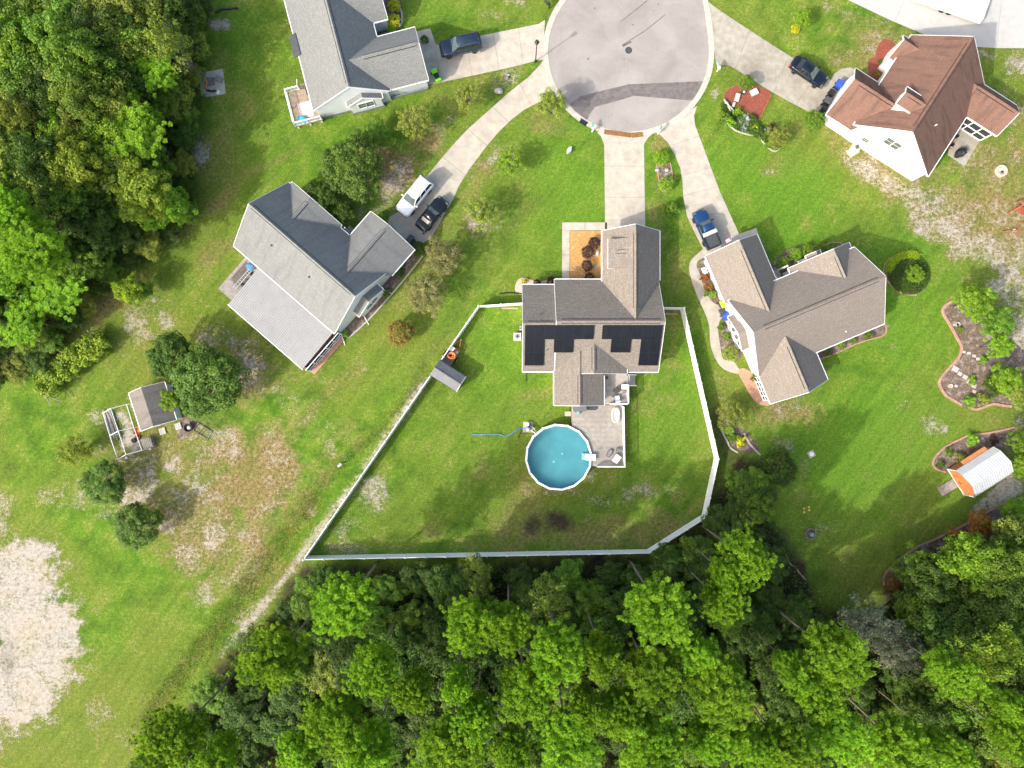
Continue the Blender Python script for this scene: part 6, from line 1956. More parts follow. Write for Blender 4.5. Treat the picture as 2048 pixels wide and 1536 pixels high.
MB().box((0, 0, .12), (.5, .25, .22)).build('case', 'light_grey', t)
MB().box((0, 0, .25), (.54, .29, .04)).build('lid', 'light_grey', t)


# ------------------------------------------------------------------ vegetation
def unit(n, rs):
    v = rs.normal(size=(n, 3))
    return v / np.linalg.norm(v, axis=1, keepdims=True)


def leaf_cloud(cen, nrm, size, rs, tint, aspect=0.62):
    """one rhombus leaf at each centre, roughly facing nrm"""
    n = len(cen)
    nr = nrm + rs.normal(size=(n, 3)) * 0.55
    nr /= np.linalg.norm(nr, axis=1, keepdims=True)
    a = np.cross(nr, unit(n, rs))
    a /= np.linalg.norm(a, axis=1, keepdims=True) + 1e-9
    b = np.cross(nr, a)
    s = (size * rs.uniform(.65, 1.35, n))[:, None]
    co = np.stack([cen - a * s, cen - b * s * aspect, cen + a * s, cen + b * s * aspect], 1).reshape(-1, 3)
    fa = np.arange(4 * n).reshape(n, 4)
    return co, fa, np.repeat(tint, 4)


def hardwood_mesh(seed, R, zc, rz, n_cl, n_leaf, leaf, cl_r, hollow=.55, flat=1.0, lump=.22):
    """crown: leaf clumps spread through an uneven ellipsoid, limbs reaching into them. returns crown mesh, limb mesh"""
    rs = np.random.RandomState(seed)
    d = unit(n_cl, rs)
    d[:, 2] = np.where(d[:, 2] < -.45, -d[:, 2], d[:, 2])
    ph = np.arctan2(d[:, 1], d[:, 0])
    lob = 1 + lump * np.sin(ph * 3 + seed) + lump * .7 * np.sin(ph * 5 + 2 * seed) + rs.uniform(-.12, .12, n_cl)
    rad = rs.uniform(hollow, 1.0, n_cl) ** .6 * lob
    cc = d * rad[:, None] * np.array([R, R, rz * flat])
    cc[:, 2] += zc
    cs, ns, ts = [], [], []
    for i in range(n_cl):
        k = int(n_leaf * rs.uniform(.6, 1.4))
        q = unit(k, rs)
        q[:, 2] = np.where(q[:, 2] < -.25, -q[:, 2] * .6, q[:, 2])
        r = cl_r * rs.uniform(.7, 1.3) * rs.uniform(.35, 1.0, k) ** .5
        cs.append(cc[i] + q * r[:, None] * np.array([1, 1, .75]))
        ns.append(q + np.array([0, 0, .8]))
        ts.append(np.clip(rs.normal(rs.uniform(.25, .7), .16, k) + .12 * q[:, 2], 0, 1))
    co, fa, ti = leaf_cloud(np.concatenate(cs), np.concatenate(ns), leaf, rs, np.concatenate(ts))
    limbs = MB()
    for i in range(0, n_cl, max(1, n_cl // 22)):
        c = cc[i]
        z0 = zc - rz * .75 + rs.uniform(-.2, .5)
        mid = Vector((c[0] * .45 + rs.uniform(-.3, .3), c[1] * .45 + rs.uniform(-.3, .3), (z0 + c[2]) / 2 + .3))
        limbs.tube([(0, 0, max(.2, z0 - .6)), mid, Vector(c)], R * .028 + .02, 5, .02)
    return (co, fa, ti), limbs


def pine_mesh(seed, H=20.0, R=3.3, n_limb=34, sparse=1.0):
    rs = np.random.RandomState(seed)
    bend = rs.uniform(-.8, .8, 2)

    def axis(z):
        t = z / H
        return np.array([bend[0] * t * t, bend[1] * t * t, z])
    tr = MB().tube([tuple(axis(z)) for z in np.linspace(0, H * .97, 9)], .27, 8, .06)
    tuf, tt, limbs = [], [], MB()
    for i in range(n_limb):
        f = (i + rs.uniform(.2, .8)) / n_limb
        z = H * (.67 + .31 * f)
        prof = math.sin(math.pi * min(1, (1 - f) * .78 + .22)) ** .6
        L = R * prof * rs.uniform(.72, 1.2) + .25
        a = i * 2.39996 + rs.uniform(-.45, .45)
        rise = L * rs.uniform(.05, .45)
        p0 = axis(z)
        p1 = p0 + np.array([math.cos(a) * L, math.sin(a) * L, rise])
        pm = (p0 + p1) / 2 + np.array([0, 0, -.1 * L])
        limbs.tube([p0, pm, p1], .055, 5, .015)
        base_t = rs.uniform(.3, .72)
        nt_ = int((6 + 5.8 * L) * sparse)
        for k in range(nt_):
            for _ in range(6):
                t = rs.uniform(.42, 1.04)
                sp = .25 + .20 * L
                q_ = p0 + (p1 - p0) * t + np.clip(rs.normal(size=3), -1.5, 1.5) * np.array([sp, sp, sp * .45]) + np.array([0, 0, .1])
                if not tuf or np.min(np.linalg.norm(np.array(tuf[-90:]) - q_, axis=1)) > .34:
                    tuf.append(q_)
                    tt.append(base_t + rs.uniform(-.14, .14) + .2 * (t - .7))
                    break
    for k in range(22):
        tuf.append(axis(H * .98) + rs.normal(size=3) * np.array([.55, .55, .4]))
        tt.append(rs.uniform(.5, .85))
    tuf, tt = np.array(tuf), np.array(tt)
    nn = 54
    n = len(tuf) * nn
    q = unit(n, rs)
    q[:, 2] = np.where(q[:, 2] < -.2, -q[:, 2], q[:, 2]) + .10
    q /= np.linalg.norm(q, axis=1, keepdims=True)
    c = np.repeat(tuf, nn, 0)
    ln = (rs.uniform(.29, .40, n))[:, None]
    side = np.cross(q, unit(n, rs))
    side /= np.linalg.norm(side, axis=1, keepdims=True) + 1e-9
    w = .038
    tip = c + q * ln * np.array([1.0, 1.0, .8])
    co = np.stack([c - side * w * .5, tip - side * w, tip + q * .05 + side * w, c + side * w * .5], 1).reshape(-1, 3)
    fa = np.arange(4 * n).reshape(n, 4)
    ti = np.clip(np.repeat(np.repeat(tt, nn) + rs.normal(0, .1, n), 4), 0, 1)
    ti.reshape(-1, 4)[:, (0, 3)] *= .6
    return (co, fa, ti), limbs, tr


def finish(name, label, cat, crown, limbs, trunk, leaf, bark='bark', group=None, limb_name='branches'):
    root = thing(name, label, cat, (0, 0, 0), 0, group)
    if trunk is not None:
        trunk.build('trunk', bark, root, True)
    link('crown', raw_mesh('crown', crown[0], crown[1], leaf, crown[2]), root)
    if limbs is not None:
        limbs.build(limb_name, bark, root, True)
    return root


def recolour(root, leaf=None, bark=None):
    for ch in root.children:
        want = leaf if ch.name.split('.')[0] == 'crown' else bark
        if want:
            ch.material_slots[0].link = 'OBJECT'
            ch.material_slots[0].material = M[want]


used = set()


def place(proto, px, py, zc, scale, label, leaf=None, bark=None, group=None, rz=None, name=None, zs=1.0, cat=None):
    """put a copy so that its crown (zc metres up) covers the measured place; the trunk stands straight below"""
    if proto.name not in used:
        used.add(proto.name)
        o = proto
    else:
        o = copy_tree(proto)
    if name:
        o.name = name
    p = W(px, py, zc)
    o.location = (p.x, p.y, 0)
    sc = scale if isinstance(scale, tuple) else (scale, scale, scale * zs)
    o.scale = sc
    o.rotation_euler = (0, 0, rnd.uniform(0, 6.28) if rz is None else rz)
    o['label'] = label
    if cat:
        o['category'] = cat
    if group:
        o['group'] = group
    elif 'group' in o:
        del o['group']
    if leaf or bark:
        recolour(o, leaf, bark)
    return o


# prototypes (each is used in place for its first tree)
PINES = []
for i in range(5):
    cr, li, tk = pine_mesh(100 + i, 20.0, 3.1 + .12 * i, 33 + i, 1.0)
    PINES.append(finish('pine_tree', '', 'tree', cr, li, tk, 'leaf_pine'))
HARD = []
for i in range(5):
    cr, li = hardwood_mesh(200 + i, 2.6, 5.2, 2.3, 150, 95, .095, .5, .3, 1.0, .14)
    tk = MB().tube([(0, 0, 0), (.1, .05, 2.0), (0, .1, 4.6)], .16, 7, .08)
    HARD.append(finish('broadleaf_tree', '', 'tree', cr, li, tk, 'leaf_mid'))
DENSE = []
for i in range(3):
    cr, li = hardwood_mesh(250 + i, 2.6, 4.0, 2.5, 260, 60, .085, .38, .72, 1.0, .10)
    tk = MB().tube([(0, 0, 0), (.1, .05, 1.6), (0, .1, 3.6)], .16, 7, .08)
    DENSE.append(finish('broadleaf_tree', '', 'tree', cr, li, tk, 'leaf_mid'))
THIN = []
for i in range(3):
    cr, li = hardwood_mesh(300 + i, 2.3, 3.2, 1.6, 110, 60, .070, .42, .25, 1.0, .1)
    rs_ = random.Random(50 + i)
    st_ = MB()
    for k in range(26):
        a, r_ = k * 2.4, rs_.uniform(.5, 2.2)
        st_.tube([(0, 0, 0), (r_ * .35 * math.cos(a), r_ * .35 * math.sin(a), 1.9), (r_ * math.cos(a), r_ * math.sin(a), rs_.uniform(3.2, 4.6))], .032, 4, .01)
    THIN.append(finish('slender_tree', '', 'tree', cr, li, st_, 'leaf_olive', 'pale_bark'))
SHRUB = []
for i in range(3):
    cr, li = hardwood_mesh(400 + i, .8, .75, .66, 110, 42, .042, .17, .8, 1.0, .02)
    tk = MB().tube([(0, 0, 0), (0, 0, .7)], .05, 6, .03)
    SHRUB.append(finish('round_shrub', '', 'shrub', cr, None, tk, 'leaf_mid'))
BUSH = []
for i in range(3):
    cr, li = hardwood_mesh(450 + i, .9, .7, .6, 26, 60, .075, .26, .3, 1.0, .25)
    tk = MB().tube([(0, 0, 0), (0, 0, .6)], .05, 6, .03)
    BUSH.append(finish('garden_bush', '', 'shrub', cr, None, tk, 'leaf_mid'))


def spiky_mesh(seed, n, L, w):
    rs = np.random.RandomState(seed)
    vs, fs, ti = [], [], []
    for k in range(n):
        a, el = rs.uniform(0, 6.283), rs.uniform(.15, 1.35)
        l = L * rs.uniform(.7, 1.1)
        d = np.array([math.cos(a) * math.cos(el), math.sin(a) * math.cos(el), math.sin(el)])
        s = np.array([-math.sin(a), math.cos(a), 0]) * w
        b = len(vs)
        m = d * l * .5
        t_ = d * l + np.array([0, 0, -.12 * l])
        vs += [-s * .6, m - s, t_, m + s, s * .6]
        fs.append((b, b + 1, b + 2, b + 3, b + 4))
        ti += [rs.uniform(.2, .9)] * 5
    me = bpy.data.meshes.new('crown')
    me.from_pydata([tuple(v) for v in vs], [], fs)
    at = me.attributes.new('tint', 'FLOAT', 'POINT')
    at.data.foreach_set('value', np.array(ti, np.float32))
    return me


SPIKY = []
for i in range(2):
    root = thing('spiky_plant', '', 'plant')
    me = spiky_mesh(500 + i, 70, .95, .05)
    me.materials.append(M['leaf_agave'])
    link('crown', me, root)
    MB().lathe([(.1, 0), (.08, .12), (.02, .18)], 8).build('stem', 'bark', root)
    SPIKY.append(root)

# --- tall pines of the lower wood: (photo x, y of the crown, crown radius in photo px)
PINE_SPOTS = [(690, 1212, 72), (548, 1318, 68), (940, 1245, 62), (1015, 1252, 48), (742, 1342, 54), (830, 1378, 44), (662, 1445, 68), (912, 1365, 34), (952, 1432, 44), (1045, 1388, 60), (900, 1492, 78), (737, 1502, 60), (604, 1498, 46), (345, 1478, 68),
              (1320, 1212, 70), (1440, 1205, 46), (1486, 1112, 56), (1452, 1150, 40), (1116, 1305, 64), (1306, 1362, 66), (1434, 1380, 72), (1204, 1312, 46), (1236, 1425, 50), (1134, 1482, 68), (1311, 1502, 70), (1414, 1477, 46), (1499, 1488, 52), (1394, 1305, 46), (1170, 1412, 32),
              (1661, 1310, 64), (1896, 1344, 52), (1676, 1472, 62), (1631, 1390, 54), (1574, 1500, 60), (1798, 1490, 66), (2025, 1475, 50), (1588, 1340, 38), (2010, 1408, 30), (430, 1520, 44), (1030, 1500, 44), (1900, 1500, 40)]
ORD = ['leftmost', 'second from the left', 'third from the left', 'fourth from the left', 'fifth from the left', 'sixth from the left', 'seventh from the left', 'eighth from the left', 'ninth from the left', 'tenth from the left', 'eleventh from the left', 'twelfth from the left', 'thirteenth from the left', 'fourteenth from the left', 'fifteenth from the left', 'sixteenth from the left', 'seventeenth from the left', 'eighteenth from the left', 'nineteenth from the left', 'twentieth from the left', 'twenty-first from the left']
ROWS = {'in the row nearest the fence': [p for p in PINE_SPOTS if p[1] < 1325], 'in the middle row of the lower wood': [p for p in PINE_SPOTS if 1325 <= p[1] < 1446], 'along the bottom edge': [p for p in PINE_SPOTS if p[1] >= 1446]}
PINE_LABEL = {}
for where, row in ROWS.items():
    for j, p_ in enumerate(sorted(row)):
        PINE_LABEL[p_] = 'tall tufted pine %s, %s' % (where, ORD[j])
for i, (x, y, r) in enumerate(PINE_SPOTS):
    zc = rnd.uniform(15.5, 18.0)
    rad = r * (1 - zc / CAMH) / PPM
    s = rad / 4.7
    h = (zc + 2.2) / 20.0
    lab = PINE_LABEL[(x, y, r)]
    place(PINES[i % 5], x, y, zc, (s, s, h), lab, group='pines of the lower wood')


def scatter(poly, spacing, seed, x0=-80, x1=2130, y0=-80, y1=1620):
    rs = random.Random(seed)
    out = []
    tries = 0
    while tries < 9000:
        tries += 1
        x, y = rs.uniform(x0, x1), rs.uniform(y0, y1)
        if not inside(np.array(x), np.array(y), poly):
            continue
        if all((x - a) ** 2 + (y - b) ** 2 > spacing ** 2 for a, b in out):
            out.append((x, y))
    return out


# --- understory of the lower wood
LOW = [(470, 1330), (565, 1225), (630, 1160), (1300, 1140), (1420, 1085), (1460, 1010), (1490, 960), (1510, 990), (1525, 1080), (1570, 1150), (1625, 1250), (1770, 1290), (1790, 1220), (1830, 1240), (1850, 1600), (250, 1600), (300, 1550), (385, 1440)]
k = 0
for x, y in scatter(LOW, 56, 3, 200, 1860, 900, 1570):
    dedge = float(polydist(np.array(x), np.array(y), LOW))
    h = rnd.uniform(3.6, 5.2) + min(dedge, 120) / 120 * rnd.uniform(.3, 2.2)
    s = h / 7.2
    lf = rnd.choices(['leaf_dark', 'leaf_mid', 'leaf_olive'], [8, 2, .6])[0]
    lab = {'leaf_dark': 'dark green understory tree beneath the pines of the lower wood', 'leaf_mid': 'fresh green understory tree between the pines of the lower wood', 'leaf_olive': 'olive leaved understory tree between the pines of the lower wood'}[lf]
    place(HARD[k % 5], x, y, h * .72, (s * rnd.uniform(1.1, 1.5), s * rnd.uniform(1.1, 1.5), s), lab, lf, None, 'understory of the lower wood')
    k += 1
# --- right hand broadleaf wood
RW = [(1800, 1180), (1850, 1140), (1900, 1110), (1960, 1090), (2048, 1060), (2130, 1040), (2130, 1600), (1850, 1600), (1830, 1290)]
for x, y in scatter(RW, 52, 8, 1780, 2140, 1020, 1610):
    dedge = float(polydist(np.array(x), np.array(y), RW))
    h = rnd.uniform(6, 8) + min(dedge, 120) / 120 * rnd.uniform(2, 5)
    s = h / 7.2
    lf = rnd.choices(['leaf_dark', 'leaf_mid', 'leaf_olive', 'leaf_bright'], [5, 4, 2, 1])[0]
    lab = {'leaf_dark': 'dark broadleaf tree in the lower right wood', 'leaf_mid': 'fresh green broadleaf tree in the lower right wood', 'leaf_olive': 'olive yellow broadleaf tree in the lower right wood', 'leaf_bright': 'bright green broadleaf tree in the lower right wood'}[lf]
    place(HARD[k % 5], x, y, h * .72, (s * rnd.uniform(.8, 1.05), s * rnd.uniform(.8, 1.05), s), lab, lf, None, 'broadleaf trees of the lower right wood')
    k += 1
for x, y, r, h, lf, lab in [(1930, 1120, 66, 9, 'leaf_bright', 'wide bright green tree at the edge of the lower right lawn'), (1835, 1135, 46, 6, 'leaf_mid', 'low green tree at the left end of the long timber border'), (1965, 1290, 62, 12, 'leaf_yellow', 'yellow tinged broadleaf tree in the lower right wood'),
                            (2010, 1130, 50, 10, 'leaf_mid', 'green tree at the right edge beside the orange maple')]:
    zc = h * .72
    s = r * (1 - zc / CAMH) / PPM / 2.9
    place(HARD[k % 5], x, y, zc, (s, s, h / 7.2), lab, lf)
    k += 1
o = place(THIN[0], 1735, 1255, 6.5, (1.35, 1.35, 2.0), 'pale thin leaved tree with grey twigs below the right lawn', 'leaf_grey', 'pale_bark')
place(THIN[1], 1790, 1300, 6.5, (1.2, 1.2, 1.9), 'second pale twiggy tree among the lower right wood', 'leaf_grey', 'pale_bark')
place(THIN[2], 1100, 1190, 4.5, (1.2, 1.2, 1.4), 'twiggy half bare tree just below the white fence', 'leaf_olive', 'pale_bark')
# --- left wood
LWP = [(-70, -70), (345, -70), (360, 0), (355, 60), (335, 130), (330, 200), (325, 270), (320, 330), (320, 385), (300, 430), (215, 500), (130, 590), (80, 660), (-10, 710), (-70, 730)]
kinds = [('leaf_olive', 'olive broadleaf tree with grey branches in the left wood'), ('leaf_mid', 'fresh green broadleaf tree in the left wood'), ('leaf_dark', 'dark broadleaf tree in the left wood'), ('leaf_yellow', 'yellow green broadleaf tree in the left wood'), ('leaf_bright', 'bright green broadleaf tree in the left wood')]
for x, y in scatter(LWP, 46, 21, -60, 400, -60, 740):
    dedge = float(polydist(np.array(x), np.array(y), LWP)) if x > 0 else 100
    h = rnd.uniform(5.0, 6.5) + min(dedge, 160) / 160 * rnd.uniform(3, 7.5)
    s = h / 7.2
    w = [6, 6, 4, .6, 1.5] if y < 330 else [2, 6, 4, .8, 2.5]
    lf, lab = rnd.choices(kinds, w)[0]
    wd_ = rnd.uniform(.75, 1.0) * min(1.5, max(.95, s))
    place(HARD[k % 5], x, y, h * .72, (wd_, wd_, s), lab, lf, 'pale_bark' if lf == 'leaf_olive' else None, 'broadleaf trees of the left wood')
    k += 1
for j_, (x, y, r, zc) in enumerate(sorted([(318, 145, 42, 6.5), (60, 500, 60, 13.0), (120, 575, 55, 5.0), (50, 640, 52, 5.5), (275, 265, 60, 8.0), (20, 430, 46, 13.0)], key=lambda q: q[1])):
    s = r * (1 - zc / CAMH) / PPM / 3.95
    place(PINES[k % 5], x, y, zc, (s, s, (zc + 2) / 20), 'tufted green pine in the left wood, %s from the top' % ('first', 'second', 'third', 'fourth', 'fifth', 'sixth')[j_], group='pines of the left wood')
    k += 1
for i, (x, y) in enumerate([(250, 75), (330, 85), (370, 80), (345, 190), (230, 215), (30, 235)]):
    place(THIN[i % 3], x, y, 9.0 if i not in (2, 3) else 4.0, (1.15, 1.15, 2.4 if i not in (2, 3) else 1.1), 'half bare tree with pale twigs at the left wood', 'leaf_olive', 'pale_bark', 'half bare trees of the left wood')
for x, y, r, h, lf, lab in [(290, 385, 64, 9, 'leaf_yellow', 'yellow green tree at the right edge of the left wood'), (352, 415, 36, 7, 'leaf_bright', 'small bright green tree at the corner of the left wood'), (352, 38, 52, 8, 'leaf_dark', 'dark tree at the top right of the left wood')]:
    zc = h * .72
    s = r * (1 - zc / CAMH) / PPM / 2.9
    place(HARD[k % 5], x, y, zc, (s, s, h / 7.2), lab, lf)
    k += 1

EDGE = [(412, 20), (408, 60), (404, 105), (398, 150), (394, 195), (384, 235), (386, 280), (388, 330), (388, 375), (384, 425), (352, 462), (312, 490), (272, 515), (240, 540), (208, 572), (180, 604), (152, 640), (124, 684), (88, 716), (50, 736), (10, 752)]
for j, (x, y) in enumerate(EDGE):
    lf = ('leaf_dark', 'leaf_mid', 'leaf_dark', 'leaf_olive')[j % 4]
    h = rnd.uniform(2.2, 3.4)
    place(HARD[j % 5], x - 14 + rnd.uniform(-6, 6), y + rnd.uniform(-6, 6), h * .6, (rnd.uniform(.55, .8), rnd.uniform(.55, .8), h / 7.4), 'low leafy bush at the lawn edge of the left wood, %s' % (ORD[j].replace('leftmost', 'first').replace(' from the left', '') + ' counted from the top' if j < len(ORD) else 'last'), lf, None, 'edge bushes of the left wood', name='edge_bush', cat='bush')
EDGE2 = [(470, 1320), (520, 1258), (565, 1215), (420, 1395), (372, 1450), (330, 1510), (600, 1165)]
for j, (x, y) in enumerate(sorted(EDGE2)):
    h = rnd.uniform(1.8, 3.0)
    place(HARD[j % 5], x + 16, y + 8, h * .6, (rnd.uniform(.5, .7), rnd.uniform(.5, .7), h / 7.4), 'low bush at the ditch edge of the lower wood, %s' % ORD[j], ('leaf_mid', 'leaf_olive', 'leaf_dark')[j % 3], None, 'edge bushes of the lower wood', name='edge_bush', cat='bush')

# --- single trees and large bushes
for (proto, x, y, r, h, lf, bk, lab) in [
        (DENSE[0], 708, 335, 62, 7.0, 'leaf_deep', None, 'big dense dark green round tree above the grey house'),
        (DENSE[1], 645, 395, 34, 5, 'leaf_dark', None, 'dark tree tucked behind the grey house front gable'),
        (HARD[2], 690, 425, 24, 3.5, 'leaf_dark', None, 'dark bush between the two front gables of the grey house'),
        (HARD[3], 752, 268, 30, 3.2, 'leaf_mid', None, 'small green tree above the big dark round tree'),
        (THIN[0], 832, 243, 38, 4.5, 'leaf_olive', 'pale_bark', 'feathery olive tree between the blue house and long driveway'),
        (THIN[1], 935, 195, 30, 4.0, 'leaf_olive', 'pale_bark', 'sparse olive tree below the blue house driveway'),
        (THIN[2], 1104, 208, 34, 4.5, 'leaf_olive', 'pale_bark', 'brownish green multi stem tree at the cul-de-sac kerb'),
        (THIN[0], 1022, 328, 30, 3.6, 'leaf_bright', 'pale_bark', 'sparse bright green tree on the front lawn'),
        (THIN[1], 964, 425, 36, 4.0, 'leaf_olive', 'pale_bark', 'thin pale tree on the sandy patch right of the coupe'),
        (THIN[2], 885, 515, 44, 4.2, 'leaf_tan', 'pale_bark', 'upper of two thin brownish trees right of the grey house'),
        (THIN[0], 850, 590, 44, 4.2, 'leaf_tan', 'pale_bark', 'lower of two thin brownish trees right of the grey house'),
        (DENSE[2], 800, 666, 26, 3.0, 'leaf_rust', None, 'round orange brown bush on the lawn right of the grey house'),
        (DENSE[0], 345, 712, 46, 5.5, 'leaf_dark', None, 'dark willowy tree, upper left of the pair beside the old shed'),
        (DENSE[1], 415, 762, 70, 6.5, 'leaf_deep', None, 'wide green willowy tree right of the old shed'),
        (HARD[2], 345, 800, 24, 3.2, 'leaf_bright', None, 'bright green vine bush against the old shed roof'),
        (HARD[3], 264, 580, 32, 4.5, 'leaf_lime', None, 'small golden green tree beside the left wood'),
        (HARD[4], 292, 582, 18, 2.4, 'leaf_mid', None, 'small green bush right of the golden green tree'),
        (DENSE[2], 210, 966, 44, 4.2, 'leaf_deep', None, 'dark round tree below the white carport frame'),
        (DENSE[0], 275, 1052, 46, 4.2, 'leaf_deep', None, 'dark green bushy tree, lowest on the left lawn'),
        (THIN[2], 148, 902, 36, 3.5, 'leaf_yellow', 'pale_bark', 'thin yellow tree left of the carport frame'),
        (DENSE[1], 1555, 935, 36, 4.5, 'leaf_dark', None, 'dense dark round tree at the left of the right lawn'),
        (HARD[3], 1495, 970, 42, 5, 'leaf_mid', None, 'green tree against the right bend of the white fence'),
        (HARD[4], 1480, 1015, 40, 5, 'leaf_dark', None, 'dark tree below the right bend of the white fence'),
        (HARD[0], 1510, 1010, 36, 6, 'leaf_mid', None, 'green tree between fence bend and right lawn'),
        (HARD[1], 1390, 1105, 40, 5, 'leaf_mid', None, 'green tree overhanging the slanted fence corner'),
        (HARD[2], 1330, 1112, 34, 5, 'leaf_dark', None, 'dark tree overhanging the lower fence line near its bend'),
        (DENSE[2], 1605, 38, 17, 2.6, 'leaf_bright', None, 'small round green tree on the upper right lawn'),
        (DENSE[0], 1628, 242, 21, 2.6, 'leaf_mid', None, 'round green bush at the red roofed garage corner'),
        (DENSE[1], 1493, 166, 15, 2.2, 'leaf_mid', None, 'round green bush at the top of the red mulch bed'),
        (THIN[1], 1555, 276, 26, 2.6, 'leaf_olive', 'pale_bark', 'feathery shrub at the lower right end of the agave bed'),
        (THIN[2], 1466, 832, 34, 3.0, 'leaf_olive', 'pale_bark', 'dark feathery shrub right of the white fence'),
        (HARD[1], 1944, 605, 38, 5.5, 'leaf_bright', None, 'bright feathery tree at the top of the stepping stone garden'),
        (HARD[2], 1985, 645, 36, 4.5, 'leaf_mid', None, 'dark green tree in the middle of the stepping stone garden'),
        (HARD[3], 1992, 692, 26, 4.5, 'leaf_bright', None, 'narrow bright tree right of the stepping stones'),
        (HARD[4], 2004, 758, 32, 4, 'leaf_bright', None, 'bright green bushy tree at the lower right of the stepping stone garden'),
        (HARD[0], 1985, 770, 26, 3, 'leaf_dark', None, 'dark bush beside the lower stepping stones'),
        (HARD[1], 2035, 790, 26, 3.4, 'leaf_olive', None, 'spreading olive bush at the right edge garden'),
        (HARD[2], 2035, 880, 30, 4.5, 'leaf_mid', None, 'green tree behind the orange barn shed'),
        (HARD[3], 2045, 930, 26, 4.0, 'leaf_bright', None, 'bright tree at the right edge beside the barn shed'),
        (HARD[4], 2022, 1018, 26, 3.0, 'leaf_bright', None, 'bright green bush below the barn shed gravel'),
        (HARD[0], 1912, 1076, 24, 3.4, 'leaf_orange', None, 'vivid orange red maple at the lower right lawn edge'),
        (HARD[1], 1955, 1050, 28, 3.8, 'leaf_orange', None, 'orange tipped green maple right of the vivid orange maple'),
        (HARD[2], 1785, 1165, 22, 3.0, 'leaf_rust', None, 'rusty bush at the lower left tip of the long edging')]:
    zc = h * .62 if proto in HARD or proto in DENSE else h * .7
    base_r, base_h = (2.9, 7.4) if proto in HARD else (2.75, 6.6) if proto in DENSE else (2.45, 4.6)
    s = r * (1 - zc / CAMH) / PPM / base_r
    place(proto, x, y, zc, (s, s, h / base_h), lab, lf, bk)

# vine hedge: one long low hedge
hb = thing('vine_hedge', 'long yellow green vine hedge between the left wood and old shed', 'hedge', W(145, 727, 1.0), math.radians(38))
hb.location.z = 0
rs = np.random.RandomState(77)
cs, ns, ts = [], [], []
for i in range(170):
    c = np.array([rs.uniform(-4.9, 4.9), rs.uniform(-1.5, 1.5) * (1 - .25 * rs.rand()), rs.uniform(.5, 1.9)])
    k_ = 75
    q = unit(k_, rs)
    cs.append(c + q * rs.uniform(.2, .6, k_)[:, None])
    ns.append(q + np.array([0, 0, .9]))
    ts.append(np.clip(rs.normal(rs.uniform(.2, .8), .15, k_), 0, 1))
co, fa, ti = leaf_cloud(np.concatenate(cs), np.concatenate(ns), .12, rs, np.concatenate(ts))
link('crown', raw_mesh('crown', co, fa, 'leaf_yellow', ti), hb)
for x in (-3.5, -1.2, 1.2, 3.5):
    MB().tube([(x, 0, 0), (x, .1, 1.5)], .06, 6).build('stem', 'bark', hb)
MB().tube([(-4.2, 0, 1.45), (4.2, 0, 1.45)], .03, 5).build('wire', 'iron', hb)

# --- round shrubs and garden plants
for i, (x, y, r, h, lf, lab) in enumerate([
        (1323, 316, 16, 1.4, 'leaf_bright', 'upper clipped boxwood ball beside the right driveway'), (1333, 368, 16, 1.4, 'leaf_bright', 'lower clipped boxwood ball beside the right driveway'),
        (1189, 486, 13, 1.1, 'leaf_plum', 'highest plum shrub against the garage in orange gravel'), (1175, 504, 13, 1.1, 'leaf_plum', 'second highest plum shrub in the orange gravel'),
        (1174, 531, 12, 1.1, 'leaf_plum', 'second lowest plum shrub beside the green pot'), (1179, 555, 11, 1.1, 'leaf_plum', 'lowest plum shrub half under the porch eave'),
        (1104, 563, 11, 1.2, 'leaf_plum', 'large plum shrub under the left front eave of the solar house'), (1074, 566, 8, .9, 'leaf_plum', 'small plum shrub under the left front eave of the solar house'),
        (838, 498, 15, 1.6, 'leaf_dark', 'round dark bush at the grey house garage corner'), (766, 434, 13, 1.1, 'leaf_mid', 'low green bush at the left of the grey house garage front'),
        (1567, 527, 14, 1.2, 'leaf_mid', 'first front shrub of the tan house, nearest its garage'), (1592, 510, 14, 1.2, 'leaf_bright', 'second front shrub of the tan house from its garage'),
        (1614, 502, 13, 1.2, 'leaf_bright', 'third front shrub of the tan house from its garage'), (1640, 500, 13, 1.2, 'leaf_mid', 'fourth front shrub of the tan house from its garage'), (1664, 497, 13, 1.2, 'leaf_mid', 'fifth front shrub of the tan house from its garage'),
        (1830, 548, 18, 1.5, 'leaf_bright', 'bright bush in the middle of the round hedge bed'), (788, 12, 13, 1.1, 'leaf_gold', 'upper golden shrub beside the blue house porch'), (788, 42, 15, 1.2, 'leaf_gold', 'lower golden shrub beside the blue house porch'),
        (784, 58, 10, 1.0, 'leaf_bright', 'green shrub below the golden shrubs of the blue house'), (1591, 57, 10, .7, 'leaf_gold', 'small yellow flowering shrub on the upper right lawn'),
        (849, 80, 9, .8, 'leaf_dark', 'small dark shrub at the blue house garage apron'), (1460, 706, 16, 1.4, 'leaf_olive', 'rounded olive bush at the tan house walkway corner')]):
    s = r * (1 - .7 / CAMH) / PPM / .92
    place(SHRUB[i % 3], x, y, h * .6, (s, s, h / 1.4), lab, lf, name='round_shrub')
